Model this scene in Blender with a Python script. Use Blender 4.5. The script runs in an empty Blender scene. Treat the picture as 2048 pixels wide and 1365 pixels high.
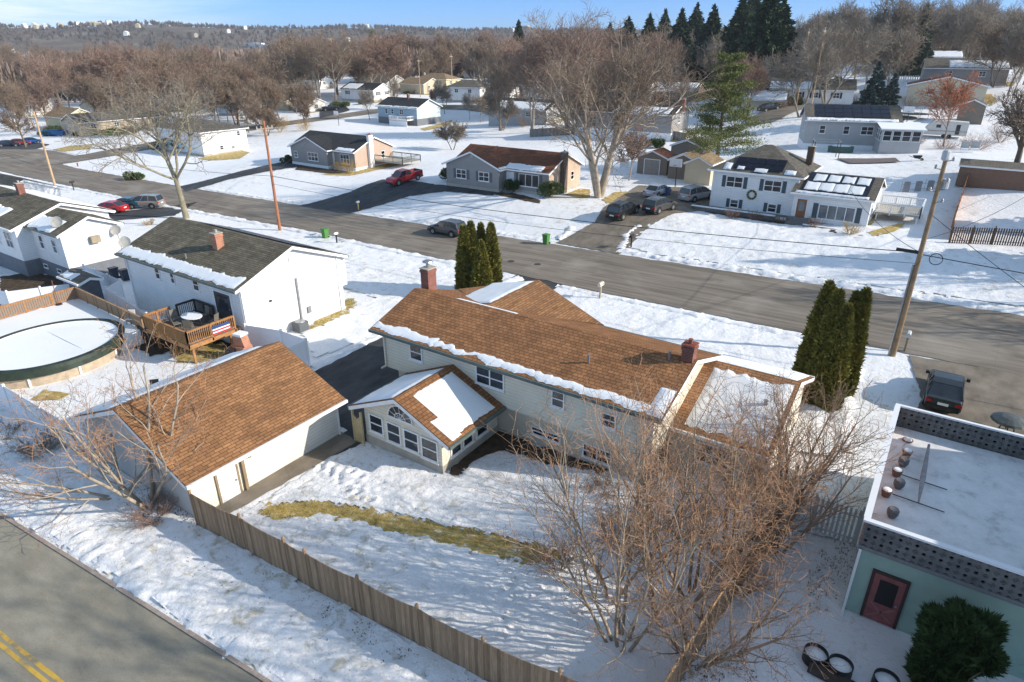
import bpy, bmesh, math, random
import numpy as np
from mathutils import Vector, Matrix, noise as mn
from mathutils.geometry import delaunay_2d_cdt

# ------------------------------------------------------------------ camera, world, sun
SC = bpy.context.scene
COL = SC.collection
CAMH = 19.0; HEAD = math.radians(34.3); PITCH = math.radians(24.5); FPX = 1290.0
cd = bpy.data.cameras.new('camera'); cam = bpy.data.objects.new('camera', cd); COL.objects.link(cam)
cam.location = (0, 0, CAMH); cam.rotation_euler = (math.pi/2-PITCH, 0, HEAD)
cd.sensor_width = 36; cd.lens = FPX/2048*36; cd.clip_start = .5; cd.clip_end = 12000
SC.camera = cam
SUN_EL = math.radians(24.5); SD = Vector((.93*math.cos(SUN_EL), .3676*math.cos(SUN_EL), math.sin(SUN_EL)))
w = bpy.data.worlds.new('World'); SC.world = w; w.use_nodes = True
nt = w.node_tree; bg = nt.nodes['Background']
sky = nt.nodes.new('ShaderNodeTexSky'); sky.sky_type = 'NISHITA'; sky.sun_disc = False
sky.sun_elevation = SUN_EL; sky.sun_rotation = math.atan2(SD.x, SD.y)
sky.air_density = 1.0; sky.dust_density = .15; sky.ozone_density = 3.0; sky.altitude = 150
# thin cirrus, low in the north-west
tc = nt.nodes.new('ShaderNodeTexCoord'); mp = nt.nodes.new('ShaderNodeMapping'); mp.inputs['Scale'].default_value = (3.2, 1.1, 16)
mp.inputs['Rotation'].default_value = (0, .22, 1.1)
nz = nt.nodes.new('ShaderNodeTexNoise'); nz.inputs['Scale'].default_value = 1.5; nz.inputs['Detail'].default_value = 7; nz.inputs['Roughness'].default_value = .62; nz.inputs['Distortion'].default_value = .5
cr = nt.nodes.new('ShaderNodeValToRGB'); cr.color_ramp.elements[0].position = .40; cr.color_ramp.elements[1].position = .72
dt = nt.nodes.new('ShaderNodeVectorMath'); dt.operation = 'DOT_PRODUCT'
_cd = Vector((-.945, .29, .02)).normalized(); dt.inputs[1].default_value = _cd
mr = nt.nodes.new('ShaderNodeMapRange'); mr.inputs['From Min'].default_value = .93; mr.inputs['From Max'].default_value = .995; mr.interpolation_type = 'SMOOTHSTEP'
mu = nt.nodes.new('ShaderNodeMath'); mu.operation = 'MULTIPLY'; mu.use_clamp = True
mx = nt.nodes.new('ShaderNodeMix'); mx.data_type = 'RGBA'; mx.inputs['B'].default_value = (4.6, 5.0, 5.6, 1)
tint = nt.nodes.new('ShaderNodeMix'); tint.data_type = 'RGBA'; tint.blend_type = 'MULTIPLY'; tint.inputs['Factor'].default_value = 1
sz = nt.nodes.new('ShaderNodeSeparateXYZ'); zr = nt.nodes.new('ShaderNodeValToRGB'); ze = zr.color_ramp.elements; ze[0].position = .0; ze[0].color = (.24, .43, .90, 1); ze[1].position = .5; ze[1].color = (1.52, 1.22, .93, 1); ze.new(.10).color = (.22, .38, .78, 1); ze.new(.25).color = (1.2, 1.12, 1.02, 1)
nt.links.new(tc.outputs['Generated'], sz.inputs[0]); nt.links.new(sz.outputs['Z'], zr.inputs[0]); nt.links.new(zr.outputs[0], tint.inputs['B'])
nt.links.new(tc.outputs['Generated'], mp.inputs['Vector']); nt.links.new(mp.outputs[0], nz.inputs['Vector']); nt.links.new(nz.outputs['Fac'], cr.inputs[0])
nt.links.new(tc.outputs['Generated'], dt.inputs[0]); nt.links.new(dt.outputs['Value'], mr.inputs['Value'])
nt.links.new(mr.outputs[0], mu.inputs[0]); nt.links.new(cr.outputs[0], mu.inputs[1]); nt.links.new(mu.outputs[0], mx.inputs['Factor'])
nt.links.new(sky.outputs[0], tint.inputs['A']); nt.links.new(tint.outputs['Result'], mx.inputs['A']); nt.links.new(mx.outputs['Result'], bg.inputs[0])
bg.inputs[1].default_value = .15
sl = bpy.data.lights.new('sun', 'SUN'); sl.energy = 3.7; sl.angle = math.radians(.6); sl.color = (1, .915, .79)
so = bpy.data.objects.new('sun', sl); COL.objects.link(so); so.rotation_euler = SD.to_track_quat('Z', 'Y').to_euler()
SC.view_settings.view_transform = 'Standard'; SC.view_settings.look = 'None'; SC.view_settings.gamma = 1; SC.view_settings.exposure = .74
SC.view_settings.use_curve_mapping = False

# ------------------------------------------------------------------ terrain
CP = np.array([(-18,77,1.3),(-50,68,1.7),(-35,75,1.5),(-88,72,-.2),(-18,108,4.2),(-30,155,7.5),(-17,202,12),(0,75,2),(5,110,5),(20,200,12),
(-60,100,1.3),(-60,150,3),(-70,220,5.5),(-128,135,-.6),(-205,215,3),(-160,90,-2),(-250,130,-3),(-400,150,-6),(-400,400,2),(-250,350,6),(-120,300,7),
(-40,300,13),(0,400,18),(100,300,16),(60,100,5),(60,60,1.5),(-120,200,2.5),(-130,70,-1.6),(-700,500,-5),(-500,900,-3),(-200,900,5),(200,900,20),(-1200,900,-14),(-190,56,-3),(-250,60,-4),(-90,105,.2),(-40,115,2.2)], float)
def h(u, v):
    pl = .018*(max(-140, min(40, u))+18)
    if v < 55: return pl
    wt = 1/((u-CP[:,0])**2+(v-CP[:,1])**2+36)**1.6
    t = min(1, (v-55)/17); t = t*t*(3-2*t)
    return float(pl*(1-t)+(wt*CP[:,2]).sum()/wt.sum()*t)
CP_, SP_ = math.cos(PITCH), math.sin(PITCH); CH, SH = math.cos(HEAD), math.sin(HEAD)
def ray(x, y):     # direction seen at a point of the photograph
    dx = x-1024; dy = y-682.5; f = FPX*CP_-dy*SP_; d = -(FPX*SP_+dy*CP_)
    return (dx*CH-f*SH, dx*SH+f*CH, d)
def at(x, y, z=0):
    r = ray(x, y); t = (CAMH-z)/-r[2]; return Vector((r[0]*t, r[1]*t, z))
def gat(x, y):     # where the line of sight meets the terrain
    r = ray(x, y); n = math.hypot(r[0], r[1]); d = last = 5.
    while d < 2500:
        t = d/n
        if CAMH+r[2]*t < h(r[0]*t, r[1]*t): break
        last = d; d *= 1.02
    lo, hi = last, d
    for _ in range(18):
        m = (lo+hi)/2; t = m/n
        if CAMH+r[2]*t < h(r[0]*t, r[1]*t): hi = m
        else: lo = m
    t = lo/n; return Vector((r[0]*t, r[1]*t, h(r[0]*t, r[1]*t)))
def pv(x, y, v): r = ray(x, y); t = v/r[1]; return (r[0]*t, CAMH+r[2]*t)
def pu(x, y, u): r = ray(x, y); t = u/r[0]; return (r[1]*t, CAMH+r[2]*t)

# ------------------------------------------------------------------ materials
class NT:
    def __init__(s, name, rough=.7, spec=.3):
        s.m = bpy.data.materials.new(name); s.m.use_nodes = True; s.t = s.m.node_tree; s.b = s.t.nodes['Principled BSDF']
        s.b.inputs['Roughness'].default_value = rough; s.b.inputs['Specular IOR Level'].default_value = spec
        s.tc = s.t.nodes.new('ShaderNodeTexCoord')
    def n(s, ty, **kw):
        o = s.t.nodes.new('ShaderNode'+ty)
        for k, v in kw.items():
            if k in o.inputs: o.inputs[k].default_value = v
            else: setattr(o, k, v)
        return o
    def l(s, a, b): s.t.links.new(a, b)
    def noise(s, scale, detail=4, rough=.5, src='Object', stretch=None, dist=0):
        o = s.n('TexNoise', Scale=scale, Detail=detail, Roughness=rough, Distortion=dist); v = s.tc.outputs[src]
        if stretch:
            m = s.n('Mapping'); m.inputs['Scale'].default_value = stretch; s.l(v, m.inputs[0]); v = m.outputs[0]
        s.l(v, o.inputs['Vector']); return o.outputs['Fac']
    def ramp(s, fac, *st):
        r = s.n('ValToRGB'); e = r.color_ramp.elements
        while len(e) < len(st): e.new(.5)
        for q, (p, c) in zip(e, st): q.position = p; q.color = (*c, 1) if len(c) == 3 else c
        s.l(fac, r.inputs[0]); return r.outputs[0]
    def mix(s, f, a, b, mode='MIX'):
        m = s.n('Mix', data_type='RGBA', blend_type=mode)
        for k, x in (('Factor', f), ('A', a), ('B', b)):
            if isinstance(x, (int, float)): m.inputs[k].default_value = x
            elif isinstance(x, tuple): m.inputs[k].default_value = (*x, 1)
            else: s.l(x, m.inputs[k])
        return m.outputs['Result']
    def bump(s, hgt, st=.5, dist=.02, prev=None):
        b = s.n('Bump', Strength=st, Distance=dist); s.l(hgt, b.inputs['Height'])
        if prev is not None: s.l(prev, b.inputs['Normal'])
        s.l(b.outputs[0], s.b.inputs['Normal']); return b.outputs[0]
    def col(s, c): s.l(c, s.b.inputs['Base Color']); return s
MC = {}
def plain(name, c, rough=.6, var=.12, scale=3., metal=0, spec=.3, bump=0):
    if name in MC: return MC[name]
    k = NT(name, rough, spec); k.b.inputs['Metallic'].default_value = metal
    lo = tuple(x*(1-var) for x in c); hi = tuple(min(1, x*(1+var)) for x in c)
    k.col(k.ramp(k.noise(scale, 5, .6), (.3, lo), (.7, hi)))
    if bump: k.bump(k.noise(scale*8, 3), bump, .02)
    MC[name] = k.m; return k.m
def siding(name, c, pitch=.2, vertical=False, axis=None):
    if name in MC: return MC[name]
    k = NT(name, .55, .3)
    sep = k.n('SeparateXYZ'); k.l(k.tc.outputs['Object'], sep.inputs[0])
    if vertical:
        a = k.n('Math', operation='ADD'); k.l(sep.outputs['X'], a.inputs[0]); k.l(sep.outputs['Y'], a.inputs[1]); src = a.outputs[0]
    else: src = sep.outputs['Z']
    d = k.n('Math', operation='DIVIDE'); k.l(src, d.inputs[0]); d.inputs[1].default_value = pitch
    f = k.n('Math', operation='FRACT'); k.l(d.outputs[0], f.inputs[0])
    base = k.ramp(k.noise(.7, 6, .65), (.3, tuple(x*.9 for x in c)), (.7, tuple(min(1, x*1.06) for x in c)))
    line = k.ramp(f.outputs[0], (0, (.62, .62, .62)), (.14, (.97, .97, .97)), (.9, (1, 1, 1)), (1, (.9, .9, .9)))
    k.col(k.mix(1., base, line, 'MULTIPLY')); k.bump(f.outputs[0], .55, .02)
    MC[name] = k.m; return k.m
def shingle(name, c1, c2, c3, bw=.34, rh=.14, streak=.25):
    if name in MC: return MC[name]
    k = NT(name, .9, .15); uv = k.tc.outputs['UV']
    br = k.n('TexBrick', Scale=1., **{'Mortar Size': .022, 'Mortar Smooth': .5, 'Brick Width': bw, 'Row Height': rh, 'Bias': 0.})
    br.offset = .37; br.inputs['Color1'].default_value = (*c1, 1); br.inputs['Color2'].default_value = (*c2, 1); br.inputs['Mortar'].default_value = (*[x*.35 for x in c1], 1)  # dark mortar colour paints in the shadow lines between shingle courses
    k.l(uv, br.inputs['Vector'])
    br2 = k.n('TexBrick', Scale=1., **{'Mortar Size': .0, 'Brick Width': bw*2.6, 'Row Height': rh, 'Bias': 0.}); br2.offset = .61
    br2.inputs['Color1'].default_value = (.80, .80, .80, 1); br2.inputs['Color2'].default_value = (1.15, 1.13, 1.1, 1); k.l(uv, br2.inputs['Vector'])
    c = k.mix(1., br.outputs['Color'], br2.outputs['Color'], 'MULTIPLY')
    c = k.mix(k.ramp(k.noise(.9, 5, .6, 'UV', (1, .28, 1)), (.35, (0, 0, 0)), (.7, (1, 1, 1))), c, tuple(c3), 'MIX') if streak > .4 else c
    g = k.ramp(k.noise(1.1, 5, .6, 'UV', (1, .3, 1)), (.25, (1-streak,)*3), (.75, (1+streak*.5,)*3))
    c = k.mix(1., c, g, 'MULTIPLY'); k.col(c)
    sep = k.n('SeparateXYZ'); k.l(uv, sep.inputs[0]); d = k.n('Math', operation='DIVIDE'); k.l(sep.outputs['Y'], d.inputs[0]); d.inputs[1].default_value = rh
    f = k.n('Math', operation='FRACT'); k.l(d.outputs[0], f.inputs[0]); k.bump(f.outputs[0], .9, .035)
    MC[name] = k.m; return k.m
def brick(name, c1, c2, mortar, s=1.):
    if name in MC: return MC[name]
    k = NT(name, .85, .2); sep = k.n('SeparateXYZ'); k.l(k.tc.outputs['Object'], sep.inputs[0])
    a = k.n('Math', operation='ADD'); k.l(sep.outputs['X'], a.inputs[0]); k.l(sep.outputs['Y'], a.inputs[1])
    cb = k.n('CombineXYZ'); k.l(a.outputs[0], cb.inputs['X']); k.l(sep.outputs['Z'], cb.inputs['Y'])
    br = k.n('TexBrick', Scale=1., **{'Mortar Size': .012*s, 'Brick Width': .22*s, 'Row Height': .075*s, 'Bias': 0.})
    br.inputs['Color1'].default_value = (*c1, 1); br.inputs['Color2'].default_value = (*c2, 1); br.inputs['Mortar'].default_value = (*mortar, 1)
    k.l(cb.outputs[0], br.inputs['Vector']); k.col(k.mix(1., br.outputs['Color'], k.ramp(k.noise(2, 5), (.3, (.75,)*3), (.7, (1.1,)*3)), 'MULTIPLY'))
    k.bump(br.outputs['Fac'], .4, -.01); MC[name] = k.m; return k.m
def mk_snow(name, c=(.86, .86, .87), b1=.5, debris=True):
    k = NT(name, .75, .2); pos = k.tc.outputs['Object']
    base = k.ramp(k.noise(.25, 6, .6), (.3, tuple(x*.93 for x in c)), (.65, c))
    if debris:
        sp = k.ramp(k.noise(6.5, 3, .75), (.60, (0, 0, 0)), (.68, (1, 1, 1)))
        zone = k.ramp(k.noise(.11, 3, .6), (.36, (.10, .10, .10)), (.62, (.75, .75, .75)))
        base = k.mix(k.mix(1., sp, zone, 'MULTIPLY'), base, (.30, .25, .18))
        th = k.mix(1., k.ramp(k.noise(1.1, 7, .72, dist=.6), (.53, (0, 0, 0)), (.64, (1, 1, 1))), k.ramp(k.noise(.045, 3, .5), (.44, (0, 0, 0)), (.60, (.7, .7, .7))), 'MULTIPLY')
        base = k.mix(th, base, (.42, .37, .25))
    k.col(base); k.b.inputs['Subsurface Weight'].default_value = 0
    n1 = k.bump(k.noise(.55, 5, .55), b1*.7, .35); k.bump(k.noise(4.5, 7, .72), b1*1.25, .11, n1)
    return k.m
def mk_asphalt(name, lo, hi, salt, sc=(.08, 1, 1), sa=.35):
    k = NT(name, .85, .25)
    a = k.ramp(k.noise(1.3, 7, .62, stretch=sc), (.3, lo), (.68, hi))
    b = k.ramp(k.noise(.16, 5, .55, dist=.7), (.5, (0, 0, 0)), (.75, (sa, sa, sa)))
    c = k.mix(b, a, salt); fine = k.ramp(k.noise(25, 2, .6), (.3, (.88,)*3), (.7, (1.1,)*3)); c = k.mix(1., c, fine, 'MULTIPLY')
    cr = k.n('TexVoronoi', feature='DISTANCE_TO_EDGE', Scale=.22); k.l(k.tc.outputs['Object'], cr.inputs['Vector'])
    cc = k.ramp(cr.outputs['Distance'], (0, (.88,)*3), (.004, (1, 1, 1)))
    k.col(k.mix(1., c, cc, 'MULTIPLY')); k.bump(k.noise(30, 3), .25, .01); return k.m
SNOW = mk_snow('snow'); SNOWR = mk_snow('roof_snow', (.84, .85, .86), .07, False)
ROAD = mk_asphalt('street_asphalt', (.12, .10, .08), (.27, .23, .185), (.40, .36, .31), (.10, 1.5, 1), .55)
ROAD2 = mk_asphalt('road_asphalt', (.20, .185, .145), (.33, .30, .235), (.44, .41, .34), (.35, 1, 1), .45)
DRIVE = mk_asphalt('driveway_asphalt', (.028, .03, .034), (.075, .078, .083), (.14, .14, .145), (1, .4, 1), .35)
DRIVE2 = mk_asphalt('dry_driveway_asphalt', (.13, .11, .085), (.25, .21, .165), (.38, .34, .28), (1, .5, 1), .4)
def mk_ground(name, stops, sc=2.2):
    k = NT(name, .95, .1); k.col(k.ramp(k.noise(sc, 8, .7), *stops)); k.bump(k.noise(9, 5), .7, .05); return k.m
GRASS = mk_ground('winter_grass', ((.28, (.19, .145, .045)), (.42, (.36, .265, .085)), (.55, (.52, .39, .16)), (.62, (.64, .56, .40)), (.68, (.8, .8, .8))))
MULCH = mk_ground('bare_earth', ((.3, (.035, .028, .02)), (.55, (.09, .065, .045)), (.75, (.16, .11, .08))))
BLADE = plain('grass_blade', (.50, .38, .12), .8, .5, 1.2)
WHITE = plain('white_trim', (.8, .8, .79), .5, .05); WHITE2 = siding('white_siding', (.78, .78, .77), .2)
CREAM = siding('cream_siding', (.74, .69, .56), .19); GUTTER = plain('dark_gutter', (.10, .13, .12), .5, .2)
GLASS = plain('window_glass', (.022, .028, .036), .08, .3, 1., spec=.8); GLASS2 = plain('bright_window_glass', (.10, .12, .14), .1, .5, .7, spec=.8)
BRICK = brick('red_brick', (.30, .075, .045), (.20, .05, .035), (.25, .2, .17)); BRICKD = brick('brown_brick', (.17, .10, .06), (.12, .07, .045), (.15, .12, .1))
CONC = plain('concrete', (.40, .37, .32), .85, .15, 2, bump=.2); GREYF = plain('grey_foundation', (.16, .17, .19), .8, .12, 2)
BROWN_SH = shingle('brown_shingles', (.37, .182, .085), (.27, .13, .062), (.1, .1, .1), .30, .20, .26); ORANGE_SH = shingle('tan_shingles', (.42, .215, .10), (.30, .152, .075), (.1, .1, .1), .42, .17, .22)
GREEN_SH = shingle('grey_green_shingles', (.19, .165, .12), (.135, .12, .088), (.1, .1, .1), .6, .2, .38)
CHAR_SH = shingle('charcoal_shingles', (.06, .063, .066), (.042, .045, .05), (.1, .1, .1)); GREY_SH = shingle('grey_shingles', (.20, .18, .15), (.14, .128, .11), (.1, .1, .1))
RED_SH = shingle('red_brown_shingles', (.27, .11, .06), (.19, .08, .045), (.1, .1, .1), .5, .2); TAN_SH = shingle('light_tan_shingles', (.34, .25, .15), (.26, .19, .115), (.1, .1, .1), .5, .2)
METAL = plain('grey_metal', (.35, .36, .37), .4, .1, 3, .7); BLACK = plain('black_plastic', (.02, .02, .022), .5, .2); RUBBER = plain('rubber', (.018, .018, .018), .8, .2)
CHROME = plain('chrome', (.6, .6, .6), .2, .05, 3, 1.)
SOLAR = plain('solar_panel', (.006, .008, .018), .3, .3, 1., spec=.35)
WOODO = plain('stained_deck_wood', (.38, .185, .07), .6, .25, 4); WOODD = plain('dark_deck_wood', (.06, .045, .035), .7, .3, 3)
def mk_fence(name, c):
    k = NT(name, .9, .15); sep = k.n('SeparateXYZ'); k.l(k.tc.outputs['UV'], sep.inputs[0])
    d = k.n('Math', operation='DIVIDE'); k.l(sep.outputs['X'], d.inputs[0]); d.inputs[1].default_value = .13
    fl = k.n('Math', operation='FLOOR'); k.l(d.outputs[0], fl.inputs[0]); wn = k.n('TexWhiteNoise', noise_dimensions='1D'); k.l(fl.outputs[0], wn.inputs['W'])
    a = k.ramp(wn.outputs['Value'], (0, tuple(x*.68 for x in c)), (1, tuple(x*1.22 for x in c)))
    b = k.ramp(k.noise(1, 6, .7, 'UV', (22, 1.6, 1)), (.3, (.62,)*3), (.65, (1.1,)*3)); k.col(k.mix(1., a, b, 'MULTIPLY'))
    fr = k.n('Math', operation='FRACT'); k.l(d.outputs[0], fr.inputs[0]); k.bump(fr.outputs[0], .5, .02); return k.m
FENCE = mk_fence('weathered_fence_wood', (.37, .24, .145)); FENCEO = mk_fence('orange_fence_wood', (.42, .19, .07)); FENCEB = mk_fence('brown_fence_wood', (.15, .095, .065)); FENCEG = mk_fence('grey_fence_wood', (.24, .22, .2))
BARK_G = plain('grey_bark', (.23, .195, .15), .9, .35, 2.5, bump=.4); BARK_B = plain('brown_bark', (.17, .125, .085), .9, .35, 2.5, bump=.4)
BARK_L = plain('pale_bark', (.36, .30, .23), .9, .3, 2, bump=.4)
TW_R = plain('red_brown_twigs', (.27, .175, .13), .9, .4, .6); TW_B = plain('brown_twigs', (.24, .175, .125), .9, .35, .6); TW_G = plain('grey_twigs', (.25, .21, .165), .9, .3, .6)
TW_O = plain('orange_brown_twigs', (.44, .25, .14), .9, .35, .8); TW_Y = plain('golden_twigs', (.42, .27, .07), .9, .3, .6); TW_M = plain('mossy_twigs', (.22, .19, .12), .9, .3, .8)
def foliage(name, a, b, c, sc=.9): return mk_leaf(name, a, b, c, sc)
def mk_leaf(name, a, b, c, sc):
    k = NT(name, .8, .2); k.col(k.mix(.5, k.ramp(k.noise(sc, 4, .6), (.3, a), (.5, b), (.72, c)), k.ramp(k.noise(sc*9, 2, .6), (.3, a), (.7, c)))); return k.m
ARBV = foliage('arborvitae_foliage', (.045, .06, .012), (.16, .17, .03), (.36, .28, .06), 2.2)
SPRU = foliage('spruce_foliage', (.02, .035, .018), (.04, .06, .028), (.065, .09, .035), .5); SPRB = foliage('blue_spruce_foliage', (.03, .05, .045), (.05, .075, .065), (.09, .12, .1), .6)
PINE = foliage('pine_foliage', (.06, .08, .022), (.14, .165, .045), (.29, .29, .10), .5); YEW = foliage('yew_foliage', (.012, .026, .01), (.035, .062, .02), (.09, .14, .04), 1.6); SHRB = foliage('broadleaf_shrub_foliage', (.03, .05, .015), (.07, .10, .03), (.13, .16, .05), 1.2)

# ------------------------------------------------------------------ mesh helpers
def link(o, parent=None):
    COL.objects.link(o)
    if parent is not None: o.parent = parent
    return o
def tag(o, label=None, cat=None, group=None, kind=None):
    if label: o['label'] = label
    if cat: o['category'] = cat
    if group: o['group'] = group
    if kind: o['kind'] = kind
    return o
def empty(name, loc, rz=0, label=None, cat=None, group=None):
    o = bpy.data.objects.new(name, None); o.empty_display_size = .3; o.location = loc; o.rotation_euler = (0, 0, rz); link(o); return tag(o, label, cat, group)
def raw(name, V, F, mat, parent=None, uvs=None, smooth=False, loc=None):
    me = bpy.data.meshes.new(name); me.from_pydata([tuple(v) for v in V], [], F); me.materials.append(mat)
    if uvs is not None:
        ul = me.uv_layers.new(name='uv'); k = 0; fl = np.empty(len(me.loops)*2, np.float32)
        for f in uvs:
            for a, b in f: fl[k] = a; fl[k+1] = b; k += 2
        ul.data.foreach_set('uv', fl)
    if smooth: me.polygons.foreach_set('use_smooth', [True]*len(me.polygons))
    me.update(); o = bpy.data.objects.new(name, me); link(o, parent)
    if loc is not None: o.location = loc
    return o
class MB:
    def __init__(s): s.V = []; s.F = []; s.U = []
    def face(s, pts, uv=None):
        i = len(s.V); s.V += [tuple(p) for p in pts]; s.F.append(tuple(range(i, i+len(pts)))); s.U.append(uv or [(0, 0)]*len(pts)); return s
    def box(s, a, b, M=None):
        x0, y0, z0 = a; x1, y1, z1 = b; c = [Vector(p) for p in ((x0,y0,z0),(x1,y0,z0),(x1,y1,z0),(x0,y1,z0),(x0,y0,z1),(x1,y0,z1),(x1,y1,z1),(x0,y1,z1))]
        if M is not None: c = [M @ p for p in c]
        i = len(s.V); s.V += [tuple(p) for p in c]
        for f in ((0,3,2,1),(4,5,6,7),(0,1,5,4),(1,2,6,5),(2,3,7,6),(3,0,4,7)): s.F.append(tuple(i+k for k in f)); s.U.append([(0, 0)]*4)
        return s
    def tube(s, p, q, r0, r1=None, n=6, cap=True):
        p = Vector(p); q = Vector(q); r1 = r0 if r1 is None else r1; d = (q-p).normalized()
        a = d.orthogonal().normalized(); b = d.cross(a); i = len(s.V)
        for c, r in ((p, r0), (q, r1)):
            for k in range(n): t = 2*math.pi*k/n; s.V.append(tuple(c+a*(r*math.cos(t))+b*(r*math.sin(t))))
        for k in range(n): s.F.append((i+k, i+(k+1) % n, i+n+(k+1) % n, i+n+k)); s.U.append([(0, 0)]*4)
        if cap: s.F.append(tuple(i+n+k for k in range(n))); s.U.append([(0, 0)]*n); s.F.append(tuple(i+n-1-k for k in range(n))); s.U.append([(0, 0)]*n)
        return s
    def path(s, pts, r, n=5):
        for a, b in zip(pts[:-1], pts[1:]): s.tube(a, b, r, r, n, False)
        return s
    def lathe(s, c, prof, n=14, sx=1, sy=1):
        i = len(s.V)
        for r, z in prof:
            for k in range(n): t = 2*math.pi*k/n; s.V.append((c[0]+r*sx*math.cos(t), c[1]+r*sy*math.sin(t), c[2]+z))
        for j in range(len(prof)-1):
            for k in range(n): s.F.append((i+j*n+k, i+j*n+(k+1) % n, i+(j+1)*n+(k+1) % n, i+(j+1)*n+k)); s.U.append([(0, 0)]*4)
        s.F.append(tuple(i+(len(prof)-1)*n+k for k in range(n))); s.U.append([(0, 0)]*n); return s
    def prism(s, poly, t, M=None):   # poly in xz, thickness t along y
        i = len(s.V); n = len(poly)
        for y in (0, t):
            for x, z in poly: p = Vector((x, y, z)); s.V.append(tuple(M @ p if M is not None else p))
        s.F.append(tuple(i+k for k in range(n))); s.F.append(tuple(i+n+n-1-k for k in range(n)))
        s.U += [[(0, 0)]*n]*2
        for k in range(n): s.F.append((i+(k+1) % n, i+k, i+n+k, i+n+(k+1) % n)); s.U.append([(0, 0)]*4)
        return s
    def build(s, name, mat, parent=None, uv=False, smooth=False): return raw(name, s.V, s.F, mat, parent, s.U if uv else None, smooth)
def dup(o, loc=None, rz=None, label=None, group=None, cat=None, scale=None):
    c = o.copy(); COL.objects.link(c)
    if loc is not None: c.location = loc
    if rz is not None: c.rotation_euler = (0, 0, rz)
    if scale is not None: c.scale = scale if hasattr(scale, '__len__') else (scale,)*3
    if label: c['label'] = label
    if group: c['group'] = group
    for ch in list(o.children):
        k = ch.copy(); COL.objects.link(k); k.parent = c
        for g in ch.children: q = g.copy(); COL.objects.link(q); q.parent = k
    return c

# ------------------------------------------------------------------ ground
def axis(parts):
    o = []
    for a, b, st in parts: o += list(np.arange(a, b, st))
    return o+[parts[-1][1]]
us = axis([(-2600, -700, 60), (-700, -260, 12), (-260, -150, 4), (-150, 60, 1.5), (60, 200, 10), (200, 1600, 60)])
vs = axis([(-60, 0, 6), (0, 160, 1.5), (160, 420, 4), (420, 900, 15), (900, 3000, 70)])
V = [(u, v, h(u, v)) for v in vs for u in us]; nu = len(us)
F = [(j*nu+i, j*nu+i+1, (j+1)*nu+i+1, (j+1)*nu+i) for j in range(len(vs)-1) for i in range(nu-1)]
tag(raw('ground', V, F, SNOW, smooth=True), kind='structure')
def inside(p, poly):
    c = False; x, y = p; n = len(poly)
    for i in range(n):
        a = poly[i]; b = poly[(i+1) % n]
        if (a[1] > y) != (b[1] > y) and x < (b[0]-a[0])*(y-a[1])/(b[1]-a[1])+a[0]: c = not c
    return c
def outline(poly, seg, jit, seed=0):
    o = []; n = len(poly)
    for i in range(n):
        a = Vector(poly[i][:2]); b = Vector(poly[(i+1) % n][:2]); L = (b-a).length; m = max(1, int(L/seg)); nn = Vector((-(b-a).y, (b-a).x)).normalized() if L > 0 else Vector((0, 0))
        for k in range(m):
            p = a.lerp(b, k/m); o.append(p+nn*jit*(mn.noise((p.x*1.7, p.y*1.7, seed))+.5*mn.noise((p.x*6, p.y*6, seed+5))))
    return o
def sheet(name, poly, mat, dz=.03, seg=.5, jit=.2, grid=3., seed=0, kind='structure'):
    ol = outline(poly, seg, jit, seed); xs = [p.x for p in ol]; ys = [p.y for p in ol]; pts = list(ol); n = len(ol); pp = [(p.x, p.y) for p in ol]
    y = min(ys)+grid/2
    while y < max(ys):
        x = min(xs)+grid/2
        while x < max(xs):
            if inside((x, y), pp): pts.append(Vector((x, y)))
            x += grid
        y += grid
    vo, eo, fo, *_ = delaunay_2d_cdt(pts, [(i, (i+1) % n) for i in range(n)], [], 1, 1e-5)
    fl = [f for f in fo if inside(((vo[f[0]].x+vo[f[1]].x+vo[f[2]].x)/3, (vo[f[0]].y+vo[f[1]].y+vo[f[2]].y)/3), pp)]
    o = raw(name, [(p.x, p.y, h(p.x, p.y)+dz) for p in vo], fl, mat)
    if kind: tag(o, kind=kind)
    return o
def px(*p): return [tuple(gat(*q)[:2]) for q in p]
def bank(name, pts, width=.9, height=.22, seed=0, seg=.22, mat=None, lump=1.):
    V = []; F = []; m = 7; rows = 0
    for a, b in zip(pts[:-1], pts[1:]):
        a = Vector(a[:2]); b = Vector(b[:2]); L = (b-a).length; d = (b-a)/L; nn = Vector((-d.y, d.x)); k = 0
        while k*seg < L:
            c = a+d*(k*seg); e = .5+.7*abs(mn.noise((c.x*.6, c.y*.6, seed)))+.35*mn.noise((c.x*3, c.y*3, seed+3))
            for j in range(m):
                t = j/(m-1); off = (t-.5)*width*(.6+.8*e)+.35*mn.noise((c.x*1.1, c.y*1.1, seed+j*.3))+.14*mn.noise((c.x*4, c.y*4, seed+j*.4)); p = c+nn*off
                z = math.sin(math.pi*t)**1.2*height*e*(1+lump*.9*mn.noise((p.x*3, p.y*3, seed))+lump*.7*mn.noise((p.x*8, p.y*8, seed)))
                V.append((p.x, p.y, h(p.x, p.y)+(max(-.05, z) if 0 < j < m-1 else -.08)))
            if rows: F += [((rows-1)*m+j, (rows-1)*m+j+1, rows*m+j+1, rows*m+j) for j in range(m-1)]
            rows += 1; k += 1
    return tag(raw(name, V, F, mat or SNOW, smooth=True), kind='structure')
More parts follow.
